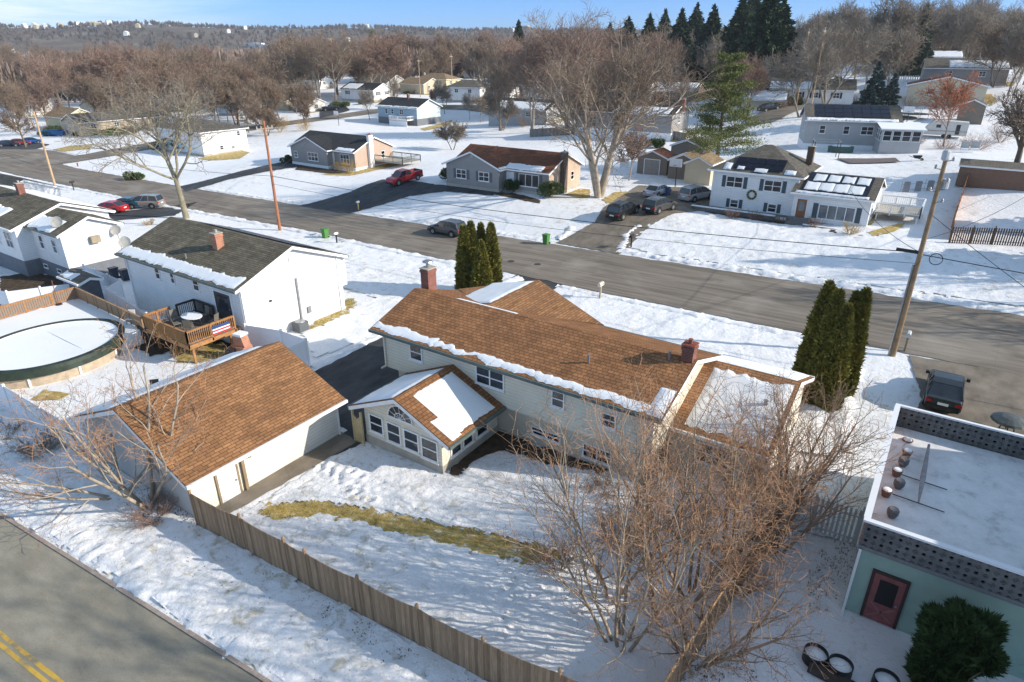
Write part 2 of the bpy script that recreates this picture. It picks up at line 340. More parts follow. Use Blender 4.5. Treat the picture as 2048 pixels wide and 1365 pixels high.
def tufts(name, polys, n, hgt=.12, mat=None, seed=1, wd=.02, jit=.3, parent=None):
    rnd = random.Random(seed); V = []; F = []
    per = n//len(polys)
    for poly in polys:
        xs = [p[0] for p in poly]; ys = [p[1] for p in poly]; k = 0; g = 0
        while k < per and g < per*30:
            g += 1; x = rnd.uniform(min(xs)-jit, max(xs)+jit); y = rnd.uniform(min(ys)-jit, max(ys)+jit)
            q = (x+jit*mn.noise((x*2, y*2, 1)), y+jit*mn.noise((x*2, y*2, 9)))
            if not inside(q, poly): continue
            k += 1; a = rnd.uniform(0, 6.28); z = h(x, y)+.02; hh = hgt*rnd.uniform(.5, 1.3); l = rnd.uniform(.3, 1.1)*hh
            i = len(V); V += [(x-wd*math.sin(a), y+wd*math.cos(a), z), (x+wd*math.sin(a), y-wd*math.cos(a), z), (x+l*math.cos(a), y+l*math.sin(a), z+hh)]; F.append((i, i+1, i+2))
    return tag(raw(name, V, F, mat or BLADE), kind='stuff')

# ------------------------------------------------------------------ houses
def rplane(mb, pts, e, th=.13):
    pts = [Vector(p) for p in pts]; e = Vector(e).normalized(); n = (pts[1]-pts[0]).cross(pts[2]-pts[0]).normalized()
    if n.z < 0: n = -n; pts = pts[::-1]
    dn = n.cross(e).normalized()
    if dn.z > 0: dn = -dn
    o = pts[0]; uv = [((p-o).dot(e)+50, (p-o).dot(dn)+20) for p in pts]; mb.face(pts, uv)
    lo = [p-Vector((0, 0, th)) for p in pts]; mb.face(lo[::-1], uv[::-1]); m = len(pts)
    for i in range(m): mb.face([pts[i], lo[i], lo[(i+1) % m], pts[(i+1) % m]])
def rsnow(parent, O, e, dn, S, T, th=.1, jit=.25, seed=0, st=.13, name='roof_snow', fade=None):
    O = Vector(O); e = Vector(e).normalized(); dn = Vector(dn).normalized(); n = e.cross(dn).normalized()
    if n.z < 0: n = -n
    ns = max(2, int((S[1]-S[0])/st)); ntt = max(3, min(14, int((T[1]-T[0])/.2)+2)); V = []; F = []
    for i in range(ns+1):
        s = S[0]+(S[1]-S[0])*i/ns
        a = T[0]+jit*(mn.noise((s*.7, seed, 0))+.5*mn.noise((s*2.6, seed, 1))+.25*mn.noise((s*9, seed, 1))); b = T[1] if fade == 'eave' else T[1]+jit*(mn.noise((s*.9, seed, 7))+.6*mn.noise((s*3.5, seed, 8)))
        if b < a+.02: b = a+.02
        for j in range(ntt+1):
            k = j/ntt; t = a+(b-a)*k; edge = min(1, min(k, (1-k) if fade != 'eave' else 1)*(b-a)/.18+.0, (s-S[0])/.3+.0, (S[1]-s)/.3+.0)
            V.append(O+e*s+dn*t+n*(.01+th*.8*max(0, edge)**.7*(1+.25*mn.noise((s*1.5, t*1.5, seed)))))
    m = ntt+1; F = [(i*m+j, i*m+j+1, (i+1)*m+j+1, (i+1)*m+j) for i in range(ns) for j in range(ntt)]
    k = len(V)   # drop the rim to the roof so the snow is a solid layer
    return raw(name, V, F, SNOWR, parent)
class House:
    def __init__(s, name, label, cat, u, v, z, L, D, hw, rot=0, group=None):
        s.L, s.D, s.hw = L, D, hw; s.r = empty(name, (u, v, z), rot, label, cat, group)
        s.u, s.v, s.z = u, v, z
    def fb(s, mb, f, s0, s1, z0, z1, d0, d1):
        L, D = s.L, s.D
        if f == 'S': mb.box((s0, -d1, z0), (s1, -d0, z1))
        elif f == 'N': mb.box((s0, D+d0, z0), (s1, D+d1, z1))
        elif f == 'E': mb.box((L+d0, s0, z0), (L+d1, s1, z1))
        else: mb.box((-d1, s0, z0), (-d0, s1, z1))
    def walls(s, mat, axis='x', rise=1.6, z0=0, found=None, fh=.5, gables='EW', name='wall', mat2=None):
        L, D, H = s.L, s.D, s.hw; mb = MB(); s.axis = axis; s.rise = rise
        mb.face([(0, 0, z0), (L, 0, z0), (L, 0, H), (0, 0, H)]) if not (axis == 'y' and gables) else mb.face([(0, 0, z0), (L, 0, z0), (L, 0, H), (L/2, 0, H+rise), (0, 0, H)])
        mb.face([(L, D, z0), (0, D, z0), (0, D, H), (L, D, H)]) if not (axis == 'y' and gables) else mb.face([(L, D, z0), (0, D, z0), (0, D, H), (L/2, D, H+rise), (L, D, H)])
        g = axis == 'x' and gables
        mb.face([(L, 0, z0), (L, D, z0), (L, D, H)]+([(L, D/2, H+rise)] if g else [])+[(L, 0, H)])
        mb.face([(0, D, z0), (0, 0, z0), (0, 0, H)]+([(0, D/2, H+rise)] if g else [])+[(0, D, H)])
        mb.face([(0, 0, z0), (0, D, z0), (L, D, z0), (L, 0, z0)])
        mb.build(name, mat, s.r)
        if found:
            f = MB(); f.box((.04, .04, -1.2), (L-.04, D-.04, z0+.0 if z0 > 0 else fh)) if z0 > 0 else f.box((-.03, -.03, -1.2), (L+.03, D+.03, fh)); f.build('foundation', found, s.r)
        return s
    def roof(s, mat, oh=.45, rake=.3, axis=None, rise=None, trim=WHITE, gut=None, drop=.0):
        L, D, H = s.L, s.D, s.hw; ax = axis or s.axis; ri = rise if rise is not None else s.rise; mb = MB(); tr = MB(); th = .13
        if ax == 'x':
            sl = ri/(D/2); ez = H-sl*oh+th; rz = H+ri+th; R0 = (-rake, D/2, rz); R1 = (L+rake, D/2, rz)
            rplane(mb, [R0, R1, (L+rake, -oh, ez), (-rake, -oh, ez)], (1, 0, 0), th); rplane(mb, [R0, R1, (L+rake, D+oh, ez), (-rake, D+oh, ez)], (1, 0, 0), th)
            s.pl = {'S': (Vector(R0), Vector((1, 0, 0)), Vector((0, -(D/2+oh), ez-rz)).normalized(), math.hypot(D/2+oh, rz-ez)), 'N': (Vector(R0), Vector((1, 0, 0)), Vector((0, (D/2+oh), ez-rz)).normalized(), math.hypot(D/2+oh, rz-ez))}
            for y, sg in ((-oh, -1), (D+oh, 1)): (gb := MB()).box((-rake-.02, min(y, y+sg*.11), ez-.17), (L+rake+.02, max(y, y+sg*.11), ez-.01)); gb.build('gutter', gut or trim, s.r)
            for x in (-rake-.03, L+rake):
                tr = MB()
                for y in (-oh, D+oh): tr.face([(x, y, ez-.02), (x, D/2, rz-.02), (x, D/2, rz-.24), (x, y, ez-.24)]); tr.face([(x+.03, y, ez-.02), (x+.03, y, ez-.24), (x+.03, D/2, rz-.24), (x+.03, D/2, rz-.02)])
                tr.build('rake_board', trim, s.r)
        elif ax == 'y':
            sl = ri/(L/2); ez = H-sl*oh+th; rz = H+ri+th; R0 = (L/2, -rake, rz); R1 = (L/2, D+rake, rz)
            rplane(mb, [R0, R1, (-oh, D+rake, ez), (-oh, -rake, ez)], (0, 1, 0), th); rplane(mb, [R0, R1, (L+oh, D+rake, ez), (L+oh, -rake, ez)], (0, 1, 0), th)
            s.pl = {'W': (Vector(R0), Vector((0, 1, 0)), Vector((-(L/2+oh), 0, ez-rz)).normalized(), math.hypot(L/2+oh, rz-ez)), 'E': (Vector(R0), Vector((0, 1, 0)), Vector(((L/2+oh), 0, ez-rz)).normalized(), math.hypot(L/2+oh, rz-ez))}
            for x, sg in ((-oh, -1), (L+oh, 1)): (gb := MB()).box((min(x, x+sg*.11), -rake-.02, ez-.17), (max(x, x+sg*.11), D+rake+.02, ez-.01)); gb.build('gutter', gut or trim, s.r)
            for y in (-rake-.03, D+rake):
                tr = MB()
                for x in (-oh, L+oh): tr.face([(x, y, ez-.02), (L/2, y, rz-.02), (L/2, y, rz-.24), (x, y, ez-.24)]); tr.face([(x, y+.03, ez-.02), (x, y+.03, ez-.24), (L/2, y+.03, rz-.24), (L/2, y+.03, rz-.02)])
                tr.build('rake_board', trim, s.r)
        else:  # hip
            m = min(L, D)/2+oh; ez = H; rz = H+ri
            if L >= D: A = (-oh+m, D/2, rz); B = (L+oh-m, D/2, rz)
            else: A = (L/2, -oh+m, rz); B = (L/2, D+oh-m, rz)
            c = [(-oh, -oh, ez), (L+oh, -oh, ez), (L+oh, D+oh, ez), (-oh, D+oh, ez)]
            if L >= D: fs = [([A, B, c[1], c[0]], (1, 0, 0)), ([B, A, c[3], c[2]], (1, 0, 0)), ([B, c[2], c[1]], (0, 1, 0)), ([A, c[0], c[3]], (0, 1, 0))]
            else: fs = [([A, c[1], c[0]], (1, 0, 0)), ([B, c[3], c[2]], (1, 0, 0)), ([A, B, c[2], c[1]], (0, 1, 0)), ([B, A, c[0], c[3]], (0, 1, 0))]
            for f, e in fs: rplane(mb, f, e, th)
            g = MB(); g.box((-oh-.02, -oh-.1, ez-.18), (L+oh+.02, -oh, ez-.01)); g.box((L+oh, -oh-.02, ez-.18), (L+oh+.1, D+oh, ez-.01)); g.box((-oh-.1, -oh-.02, ez-.18), (-oh, D+oh, ez-.01)); g.build('gutter', gut or trim, s.r)
            s.pl = {'S': (Vector((-oh, D/2, rz)), Vector((1, 0, 0)), Vector((0, -(D/2+oh), ez-rz)).normalized(), math.hypot(D/2+oh, ri)), 'E': (Vector((L/2, -oh, rz)), Vector((0, 1, 0)), Vector((L/2+oh, 0, ez-rz)).normalized(), math.hypot(L/2+oh, ri))}
        s.roofo = mb.build('roof', mat, s.r, uv=True); return s
    def snow(s, side, S, T, th=.1, jit=.25, seed=0, fade=None, lift=0):   # S in metres along the ridge, T as fraction of the slope
        O, e, dn, ln = s.pl.get(side) or s.pl['E']; nn_ = e.cross(dn).normalized(); O = O+nn_*(lift if nn_.z > 0 else -lift); rsnow(s.r, O, e, dn, S, (T[0]*ln, T[1]*ln), th, jit, seed, fade=fade); return s
    def solar(s, side, S, T, nx=6, ny=2):
        O, e, dn, ln = s.pl[side]; n = e.cross(dn).normalized(); n = n if n.z > 0 else -n; mb = MB(); fr = MB(); dx = (S[1]-S[0])/nx; dy = (T[1]-T[0])*ln/ny
        for i in range(nx):
            for j in range(ny):
                a = O+e*(S[0]+i*dx)+dn*(T[0]*ln+j*dy)+n*.1; c = [a+e*.03+dn*.03, a+e*(dx-.03)+dn*.03, a+e*(dx-.03)+dn*(dy-.03), a+e*.03+dn*(dy-.03)]
                mb.face(c); mb.face([p-n*.04 for p in c][::-1])
                for k in range(4): mb.face([c[k], c[k]-n*.04, c[(k+1) % 4]-n*.04, c[(k+1) % 4]])
        mb.build('solar_array', SOLAR, s.r); return s
    def win(s, f, c, z, w, hh, n=1, rail=True, frame=WHITE, glass=GLASS, shut=None, name='window', sw=.4):
        fr = MB(); pn = MB(); t = .07
        s.fb(fr, f, c-w/2, c+w/2, z, z+t, .003, .07); s.fb(fr, f, c-w/2, c+w/2, z+hh-t, z+hh, .003, .07)
        for k in range(n+1):
            x = c-w/2+(w-t)*k/n; s.fb(fr, f, x, x+t, z+t, z+hh-t, .003, .06)
        if rail: s.fb(fr, f, c-w/2+t, c+w/2-t, z+hh*.5-.03, z+hh*.5+.03, .003, .055)
        s.fb(fr, f, c-w/2-.05, c+w/2+.05, z-.06, z, .003, .1)
        o = fr.build(name, frame, s.r); s.fb(pn, f, c-w/2+t*.5, c+w/2-t*.5, z+t*.5, z+hh-t*.5, .006, .03); pn.build('pane', glass, o)
        if shut:
            for q in (-1, 1):
                m = MB(); x = c+q*(w/2+.08+sw/2); s.fb(m, f, x-sw/2, x+sw/2, z-.03, z+hh+.03, .003, .04)
                for k in range(6): s.fb(m, f, x-sw/2+.05, x+sw/2-.05, z+.05+k*(hh-.1)/6, z+.03+(k+.8)*(hh-.1)/6, .04, .052)
                m.build('shutter', shut, s.r)
        return o
    def pwin(s, f, x0, y0, x1, y1, n=1, **kw):  # window given by its two photo corners, on the wall's own plane
        if f == 'S': a, za = pv(x0, y0, s.v); b, zb = pv(x1, y1, s.v); a -= s.u; b -= s.u
        else: a, za = pu(x0, y0, s.u+s.L); b, zb = pu(x1, y1, s.u+s.L); a -= s.v; b -= s.v
        return s.win(f, (a+b)/2, min(za, zb)-s.z, abs(b-a), abs(za-zb), n, **kw)
    def door(s, f, c, z, w, hh, mat, glass=None, frame=WHITE, name='door'):
        d = MB(); s.fb(d, f, c-w/2, c+w/2, z, z+hh, .004, .06)
        for k in (0, 1):
            for j in (0, 1): s.fb(d, f, c-w/2+.1+k*(w/2-.05), c-.05+k*(w/2-.05), z+.15+j*hh*.45, z+hh*.42+j*hh*.45, .06, .07)
        o = d.build(name, mat, s.r); fr = MB()
        for a, b, c0, c1 in ((c-w/2-.1, c-w/2, z, z+hh+.1), (c+w/2, c+w/2+.1, z, z+hh+.1), (c-w/2, c+w/2, z+hh, z+hh+.1)): s.fb(fr, f, a, b, c0, c1, .004, .08)
        fr.build('door_frame', frame, o)
        if glass: g = MB(); s.fb(g, f, c-w*.3, c+w*.3, z+hh*.4, z+hh*.9, .071, .08); g.build('pane', glass, o)
        k = MB(); s.fb(k, f, c+w*.36, c+w*.42, z+hh*.46, z+hh*.5, .07, .13); k.build('handle', METAL, o); return o
    def garage_door(s, f, c, w, hh, mat=WHITE):
        d = MB(); s.fb(d, f, c-w/2, c+w/2, 0, hh, .004, .04)
        for j in range(4):
            for k in range(4): s.fb(d, f, c-w/2+.1+k*w/4, c-w/2-.1+(k+1)*w/4, j*hh/4+.08, (j+1)*hh/4-.08, .04, .055)
        return d.build('garage_door', mat, s.r)
    def chim(s, x, y, z0, z1, w=.6, d=.6, mat=BRICK, cap=CONC, parent=None, pots=1):
        m = MB().box((x-w/2, y-d/2, z0), (x+w/2, y+d/2, z1)); m.box((x-w/2-.04, y-d/2-.04, z1-.22), (x+w/2+.04, y+d/2+.04, z1-.08)); o = m.build('chimney', mat, parent or s.roofo)
        c = MB().box((x-w/2-.05, y-d/2-.05, z1), (x+w/2+.05, y+d/2+.05, z1+.06))
        for k in range(pots): c.lathe((x+(k-(pots-1)/2)*.3, y, z1+.06), ((.1, 0), (.11, .2), (.12, .22)), 8)
        c.build('chimney_cap', cap, o); return o
    def spout(s, f, c, z0, z1, mat=WHITE):
        m = MB(); s.fb(m, f, c-.045, c+.045, z0, z1, .01, .1); s.fb(m, f, c-.045, c+.045, z0, z0+.08, .1, .45); return m.build('downspout', mat, s.r)
    def pipe_vent(s, x, y, z0, z1, r=.06):
        return MB().lathe((x, y, z0), ((r*2, 0), (r*1.2, .05), (r, .06), (r, z1-z0)), 8).build('vent_pipe', METAL, s.r)
def steps(H, f, c, w, n, rise, run, mat=CONC, parent=None):
    m = MB()
    for k in range(n): H.fb(m, f, c-w/2, c+w/2, -.3, (n-k)*rise, .08+k*run, .08+(k+1)*run)
    return m.build('front_steps', mat, H.r)

# ------------------------------------------------------------------ trees
def rv(r): return Vector((r.gauss(0, 1), r.gauss(0, 1), r.gauss(0, 1)))
def grow(r, p, d, L, rad, lev, mx, S, P):
    n = P['seg'][min(lev, len(P['seg'])-1)]; st = L/n; az = r.uniform(0, 6.28)
    for i in range(n):
        d = (d+rv(r)*P['jit'][min(lev, len(P['jit'])-1)]+Vector((0, 0, P['up'][min(lev, len(P['up'])-1)]))).normalized()
        q = p+d*st*r.uniform(.8, 1.2); r1 = max(P['rmin'], rad*(1-P['tap']/n)); S.append((p, q, rad, r1, lev)); p = q; rad = r1
        if lev < mx and (i+1)/n > P['start'][min(lev, len(P['start'])-1)]:
            for c in range(P['ch'][min(lev, len(P['ch'])-1)]):
                az += 2.4+r.uniform(-.5, .5); a = math.radians(r.uniform(*P['ang'][min(lev, len(P['ang'])-1)])); o = d.orthogonal().normalized(); o.rotate(Matrix.Rotation(az, 3, d))
                nd = (d*math.cos(a)+o*math.sin(a)).normalized(); k = P['rat'][min(lev, len(P['rat'])-1)]
                grow(r, p, nd, L*k*r.uniform(.7, 1.15)*(1-.35*i/n), max(P['rmin'], rad*P['rr']), lev+1, mx, S, P)
def tubes(name, segs, mat, parent=None, n=3, merge=None):
    if not segs: return None
    A = np.array([s[0] for s in segs], float); B = np.array([s[1] for s in segs], float); ra = np.array([s[2] for s in segs]); rb = np.array([s[3] for s in segs])
    d = B-A; d /= np.linalg.norm(d, axis=1, keepdims=True)+1e-9; B = B+d*np.minimum(rb, .03)[:, None]
    ref = np.where(np.abs(d[:, 2:3]) < .9, np.array([[0, 0, 1.]]), np.array([[1., 0, 0]])); x = np.cross(d, ref); x /= np.linalg.norm(x, axis=1, keepdims=True); y = np.cross(d, x)
    m = len(segs); V = np.empty((m, 2*n, 3)); 
    for k in range(n):
        t = 2*math.pi*k/n; o = x*math.cos(t)+y*math.sin(t); V[:, k] = A+o*ra[:, None]; V[:, n+k] = B+o*rb[:, None]
    base = (np.arange(m)*2*n)[:, None, None]; f = np.array([(k, (k+1) % n, n+(k+1) % n, n+k) for k in range(n)])[None]
    Fa = (base+f).reshape(-1, 4); me = bpy.data.meshes.new(name); me.vertices.add(m*2*n); me.vertices.foreach_set('co', V.reshape(-1)); me.loops.add(Fa.size); me.loops.foreach_set('vertex_index', Fa.reshape(-1))
    me.polygons.add(len(Fa)); me.polygons.foreach_set('loop_start', np.arange(len(Fa))*4); me.polygons.foreach_set('loop_total', np.full(len(Fa), 4)); me.materials.append(mat)
    if n > 3: me.polygons.foreach_set('use_smooth', [True]*len(Fa))
    me.update(calc_edges=True); o = bpy.data.objects.new(name, me); return link(o, parent)
BP = dict(seg=(6, 5, 4, 3, 2), jit=(.05, .13, .18, .2, .25), up=(.02, .07, .06, .05, .03), tap=.62, rmin=.008, start=(.3, .2, .15, .1), ch=(2, 2, 2, 2), ang=((25, 50), (25, 50), (25, 55), (25, 60)), rat=(.62, .55, .5, .5), rr=.55)
def bare(name, loc, H, seed, P=None, mx=3, stems=1, rad=.25, spread=0., bark=BARK_G, twig=TW_B, split=1, label=None, cat='tree', group=None, lean=(0, 0), L=None, rz=0, tn=6, base=.15):
    P = {**BP, **(P or {})}; r = random.Random(seed); S = []; root = empty(name, loc, rz, label, cat, group)
    for k in range(stems):
        a = 2*math.pi*k/stems+r.uniform(-.4, .4); sp = spread*r.uniform(.6, 1.2) if stems > 1 else 0
        d = Vector((math.cos(a)*sp+lean[0], math.sin(a)*sp+lean[1], 1)).normalized(); bo = base*r.uniform(.3, 1.3) if stems > 1 else 0; p = Vector((math.cos(a)*bo, math.sin(a)*bo, -.2))
        grow(r, p, d, (L or H*.62)*r.uniform(.85, 1.05), rad*r.uniform(.8, 1.1), 0, mx, S, P)
    tubes('trunk', [s for s in S if s[4] <= split], bark, root, tn); tubes('crown', [s for s in S if s[4] > split], twig, root, 3); return root
def leafmesh(name, P, N, size, mat, parent, rnd, aspect=2.2, core=None):
    # many small leaf sprays: P centres, N preferred directions
    P = np.array(P); N = np.array(N, float); m = len(P); j = rnd.normal(0, .45, (m, 3)); d = N+j; d /= np.linalg.norm(d, axis=1, keepdims=True)
    s = np.cross(d, rnd.normal(0, 1, (m, 3))); s /= np.linalg.norm(s, axis=1, keepdims=True); sz = size*rnd.uniform(.5, 1.3, (m, 1))
    V = np.stack([P-s*sz/aspect, P+s*sz/aspect, P+d*sz*1.3], 1).reshape(-1, 3); me = bpy.data.meshes.new(name); me.vertices.add(m*3); me.vertices.foreach_set('co', V.reshape(-1)); me.loops.add(m*3); me.loops.foreach_set('vertex_index', np.arange(m*3))
    me.polygons.add(m); me.polygons.foreach_set('loop_start', np.arange(m)*3); me.polygons.foreach_set('loop_total', np.full(m, 3)); me.materials.append(mat); me.update(calc_edges=True)
    return link(bpy.data.objects.new(name, me), parent)
def spruce(name, loc, H, R, seed, mat=SPRU, n=16000, label=None, group=None, size=None, cat='tree', open_=.0):
    rnd = np.random.default_rng(seed); r = random.Random(seed); root = empty(name, loc, 0, label, cat, group); P = []; N = []; br = []
    nb = int(H*7)
    for i in range(nb):
        t = (i+r.random())/nb; z = H*(.05+.95*t); L = R*(1-t)**.85*(.75+.5*r.random()); a = i*2.4+r.uniform(-.4, .4); el = .28*(t-.55)
        m = max(3, int(n/nb*(1-t)*1.9)); c, s_ = math.cos(a), math.sin(a); br.append((Vector((0, 0, z)), Vector((c*L, s_*L, z+L*el)), .05, .01, 1))
        for k in range(m):
            q = r.random()**.6; w = (r.random()-.5)*L*.42*(1-q*.6); x = q*L; P.append((c*x-s_*w, s_*x+c*w, z+x*el-.12*abs(w)-.1*r.random()*x*.5+r.gauss(0, .04*L))); N.append((c*.7, s_*.7, -.25))
    for k in range(60): P.append((r.gauss(0, .06), r.gauss(0, .06), H*(.95+.06*r.random()))); N.append((0, 0, 1))
    leafmesh('crown', P, N, size or R*.13, mat, root, rnd); tubes('trunk', [(Vector((0, 0, -.2)), Vector((0, 0, H*.97)), H*.016, .02, 0)]+br[:len(br)//1], BARK_B, root, 5); return root
def pine(name, loc, H, R, seed, n=24000, label=None, mat=PINE, group=None):
    rnd = np.random.default_rng(seed); r = random.Random(seed); root = empty(name, loc, 0, label, 'tree', group); P = []; N = []; br = [(Vector((0, 0, -.2)), Vector((0, 0, H*.5)), .3, .2, 0), (Vector((0, 0, H*.5)), Vector((.3, 0, H*.95)), .2, .04, 0)]
    nb = int(H*3.2)
    for i in range(nb):
        t = (i+r.random())/nb; z = H*(.1+.88*t); L = R*(1-t*.72)*(.45+.7*r.random()) if t < .9 else R*.25; a = i*2.4+r.uniform(-.6, .6); c, s_ = math.cos(a), math.sin(a); el = .1+.5*t*r.random(); e = Vector((c*L, s_*L, z+L*el)); br.append((Vector((0, 0, z)), e, .07, .02, 1))
        for j in range(7):
            q = .35+.65*(j/6); cx, cy, cz = c*L*q, s_*L*q, z+L*el*q; cx += r.gauss(0, L*.12); cy += r.gauss(0, L*.12); cz += r.gauss(0, .15); w = .32*L*.45+.25
            for k in range(max(3, int(n/nb/7))):
                o = rv(r); P.append((cx+o.x*w*.7, cy+o.y*w*.7, cz+o.z*w*.28)); N.append((o.x*.6, o.y*.6, .8))
    leafmesh('crown', P, N, .2, mat, root, rnd, 3.5); tubes('trunk', br, BARK_B, root, 6); return root
def arbor(name, loc, H, R, seed, n=15000, label=None, group=None, mat=ARBV, lean=(0, 0)):
    rnd = np.random.default_rng(seed); r = random.Random(seed); root = empty(name, loc, 0, label, 'tree', group); P = []; N = []
    def rad(t, a): b = (1-t)**.62*(1-.35*(1-t)**6); return R*b*(1+.22*mn.noise((math.cos(a)*1.6, math.sin(a)*1.6, t*3+seed))+.34*mn.noise((math.cos(a)*4.5, math.sin(a)*4.5, t*11+seed)))
    for k in range(n):
        t = r.random()**1.15; a = r.uniform(0, 6.2832); q = rad(t, a)*(1-.22*r.random()**1.5); c, s_ = math.cos(a), math.sin(a); z = H*t
        P.append((c*q+lean[0]*t, s_*q+lean[1]*t, z)); N.append((c*.75, s_*.75, .75))
    fo = leafmesh('foliage', P, N, .19, mat, root, rnd, 2.6); V = []; F = []; m = 14
    for i in range(m+1):
        for j in range(m): t = i/m; a = 2*math.pi*j/m; q = rad(min(t, .985), a)*.72; V.append((math.cos(a)*q+lean[0]*t, math.sin(a)*q+lean[1]*t, H*.985*t))
    F = [(i*m+j, i*m+(j+1) % m, (i+1)*m+(j+1) % m, (i+1)*m+j) for i in range(m) for j in range(m)]; raw('inner_foliage', V, F, mat, root)
    MB().tube((0, 0, -.2), (0, 0, .5), .12, .1).build('trunk', BARK_B, root); return root
def bush(name, loc, R, H, seed, mat=YEW, n=5000, label=None, group=None, size=.1, lumps=7):
    rnd = np.random.default_rng(seed); r = random.Random(seed); root = empty(name, loc, 0, label, 'shrub', group); P = []; N = []; st = []
    L = [(r.gauss(0, R*.42), r.gauss(0, R*.42), H*r.uniform(.35, .7), R*r.uniform(.4, .6)) for _ in range(lumps)] if lumps < 20 else [(r.uniform(-1, 1)*R*.75, r.uniform(-1, 1)*R*.75, H*r.uniform(.2, .85), R*r.uniform(.18, .4)) for _ in range(lumps)]
    for k in range(n):
        x, y, z, q = L[k % lumps]; o = rv(r).normalized(); w = q*(1-.3*r.random()**2); pz = z+o.z*w*H/R*.62
        if pz < .03: continue
        pz = pz if lumps < 20 else min(pz*1.12, H*(1.05+.15*r.random())); P.append((x+o.x*w, y+o.y*w, pz)); N.append((o.x*.6, o.y*.6, .5+o.z*.5) if lumps < 20 else (o.x+x*.5, o.y+y*.5, .9))
    leafmesh('foliage', P, N, size, mat, root, rnd, 2.4 if lumps < 20 else 4.5)
    for x, y, z, q in L: st.append((Vector((x*.2, y*.2, -.1)), Vector((x, y, z)), .03, .015, 0))
    tubes('stem', st, BARK_B, root, 5); return root
def twiggy(name, loc, R, H, seed, mat=TW_R, n=14, label=None, group=None, cat='shrub', mx=2):
    P = dict(seg=(4, 3, 2), jit=(.1, .15, .2), up=(.05, .05, .02), tap=.6, rmin=.006, start=(.2, .2), ch=(2, 2), ang=((20, 50), (25, 60)), rat=(.5, .5), rr=.6)
    return bare(name, loc, H, seed, P, mx, n, .025, R/H, mat, mat, 0, label, cat, group, L=H*.85, tn=3)

# ------------------------------------------------------------------ vehicles (nose towards +x)
PROF = {  # belt/hood stations (x, z) and cabin stations (x, z, half width factor)
 'suv': dict(L=4.7, W=1.88, H=1.68, hood=[(-2.33, .72), (-2.3, 1.02), (-1.2, 1.06), (.85, 1.05), (1.1, 1.04), (1.9, .96), (2.2, .86), (2.35, .6)], cab=[(-2.22, 1.04), (-1.95, 1.6), (-1.2, 1.68), (.1, 1.66), (.42, 1.58), (1.12, 1.04)], r=.36, wb=(1.42, -1.4)),
 'sedan': dict(L=4.7, W=1.82, H=1.45, hood=[(-2.33, .62), (-2.28, .94), (-1.5, .99), (.95, .95), (1.2, .92), (1.9, .84), (2.2, .74), (2.35, .52)], cab=[(-1.95, .96), (-1.15, 1.38), (-.5, 1.45), (.2, 1.42), (.45, 1.36), (1.25, .92)], r=.33, wb=(1.4, -1.38)),
 'van': dict(L=4.9, W=1.95, H=1.75, hood=[(-2.43, .7), (-2.4, 1.04), (-1.2, 1.06), (1.1, 1.03), (1.4, 1.0), (2.1, .86), (2.32, .74), (2.45, .5)], cab=[(-2.36, 1.04), (-2.15, 1.66), (-1.2, 1.75), (.3, 1.72), (.7, 1.6), (1.65, 1.0)], r=.34, wb=(1.55, -1.45)),
 'pickup': dict(L=5.5, W=1.95, H=1.8, hood=[(-2.75, .75), (-2.7, 1.1), (-2.0, 1.12), (1.3, 1.14), (1.55, 1.12), (2.4, 1.06), (2.65, .95), (2.75, .65)], cab=[(-.85, 1.12), (-.7, 1.7), (-.3, 1.8), (.6, 1.78), (.85, 1.7), (1.5, 1.12)], r=.39, wb=(1.75, -1.7)),
}
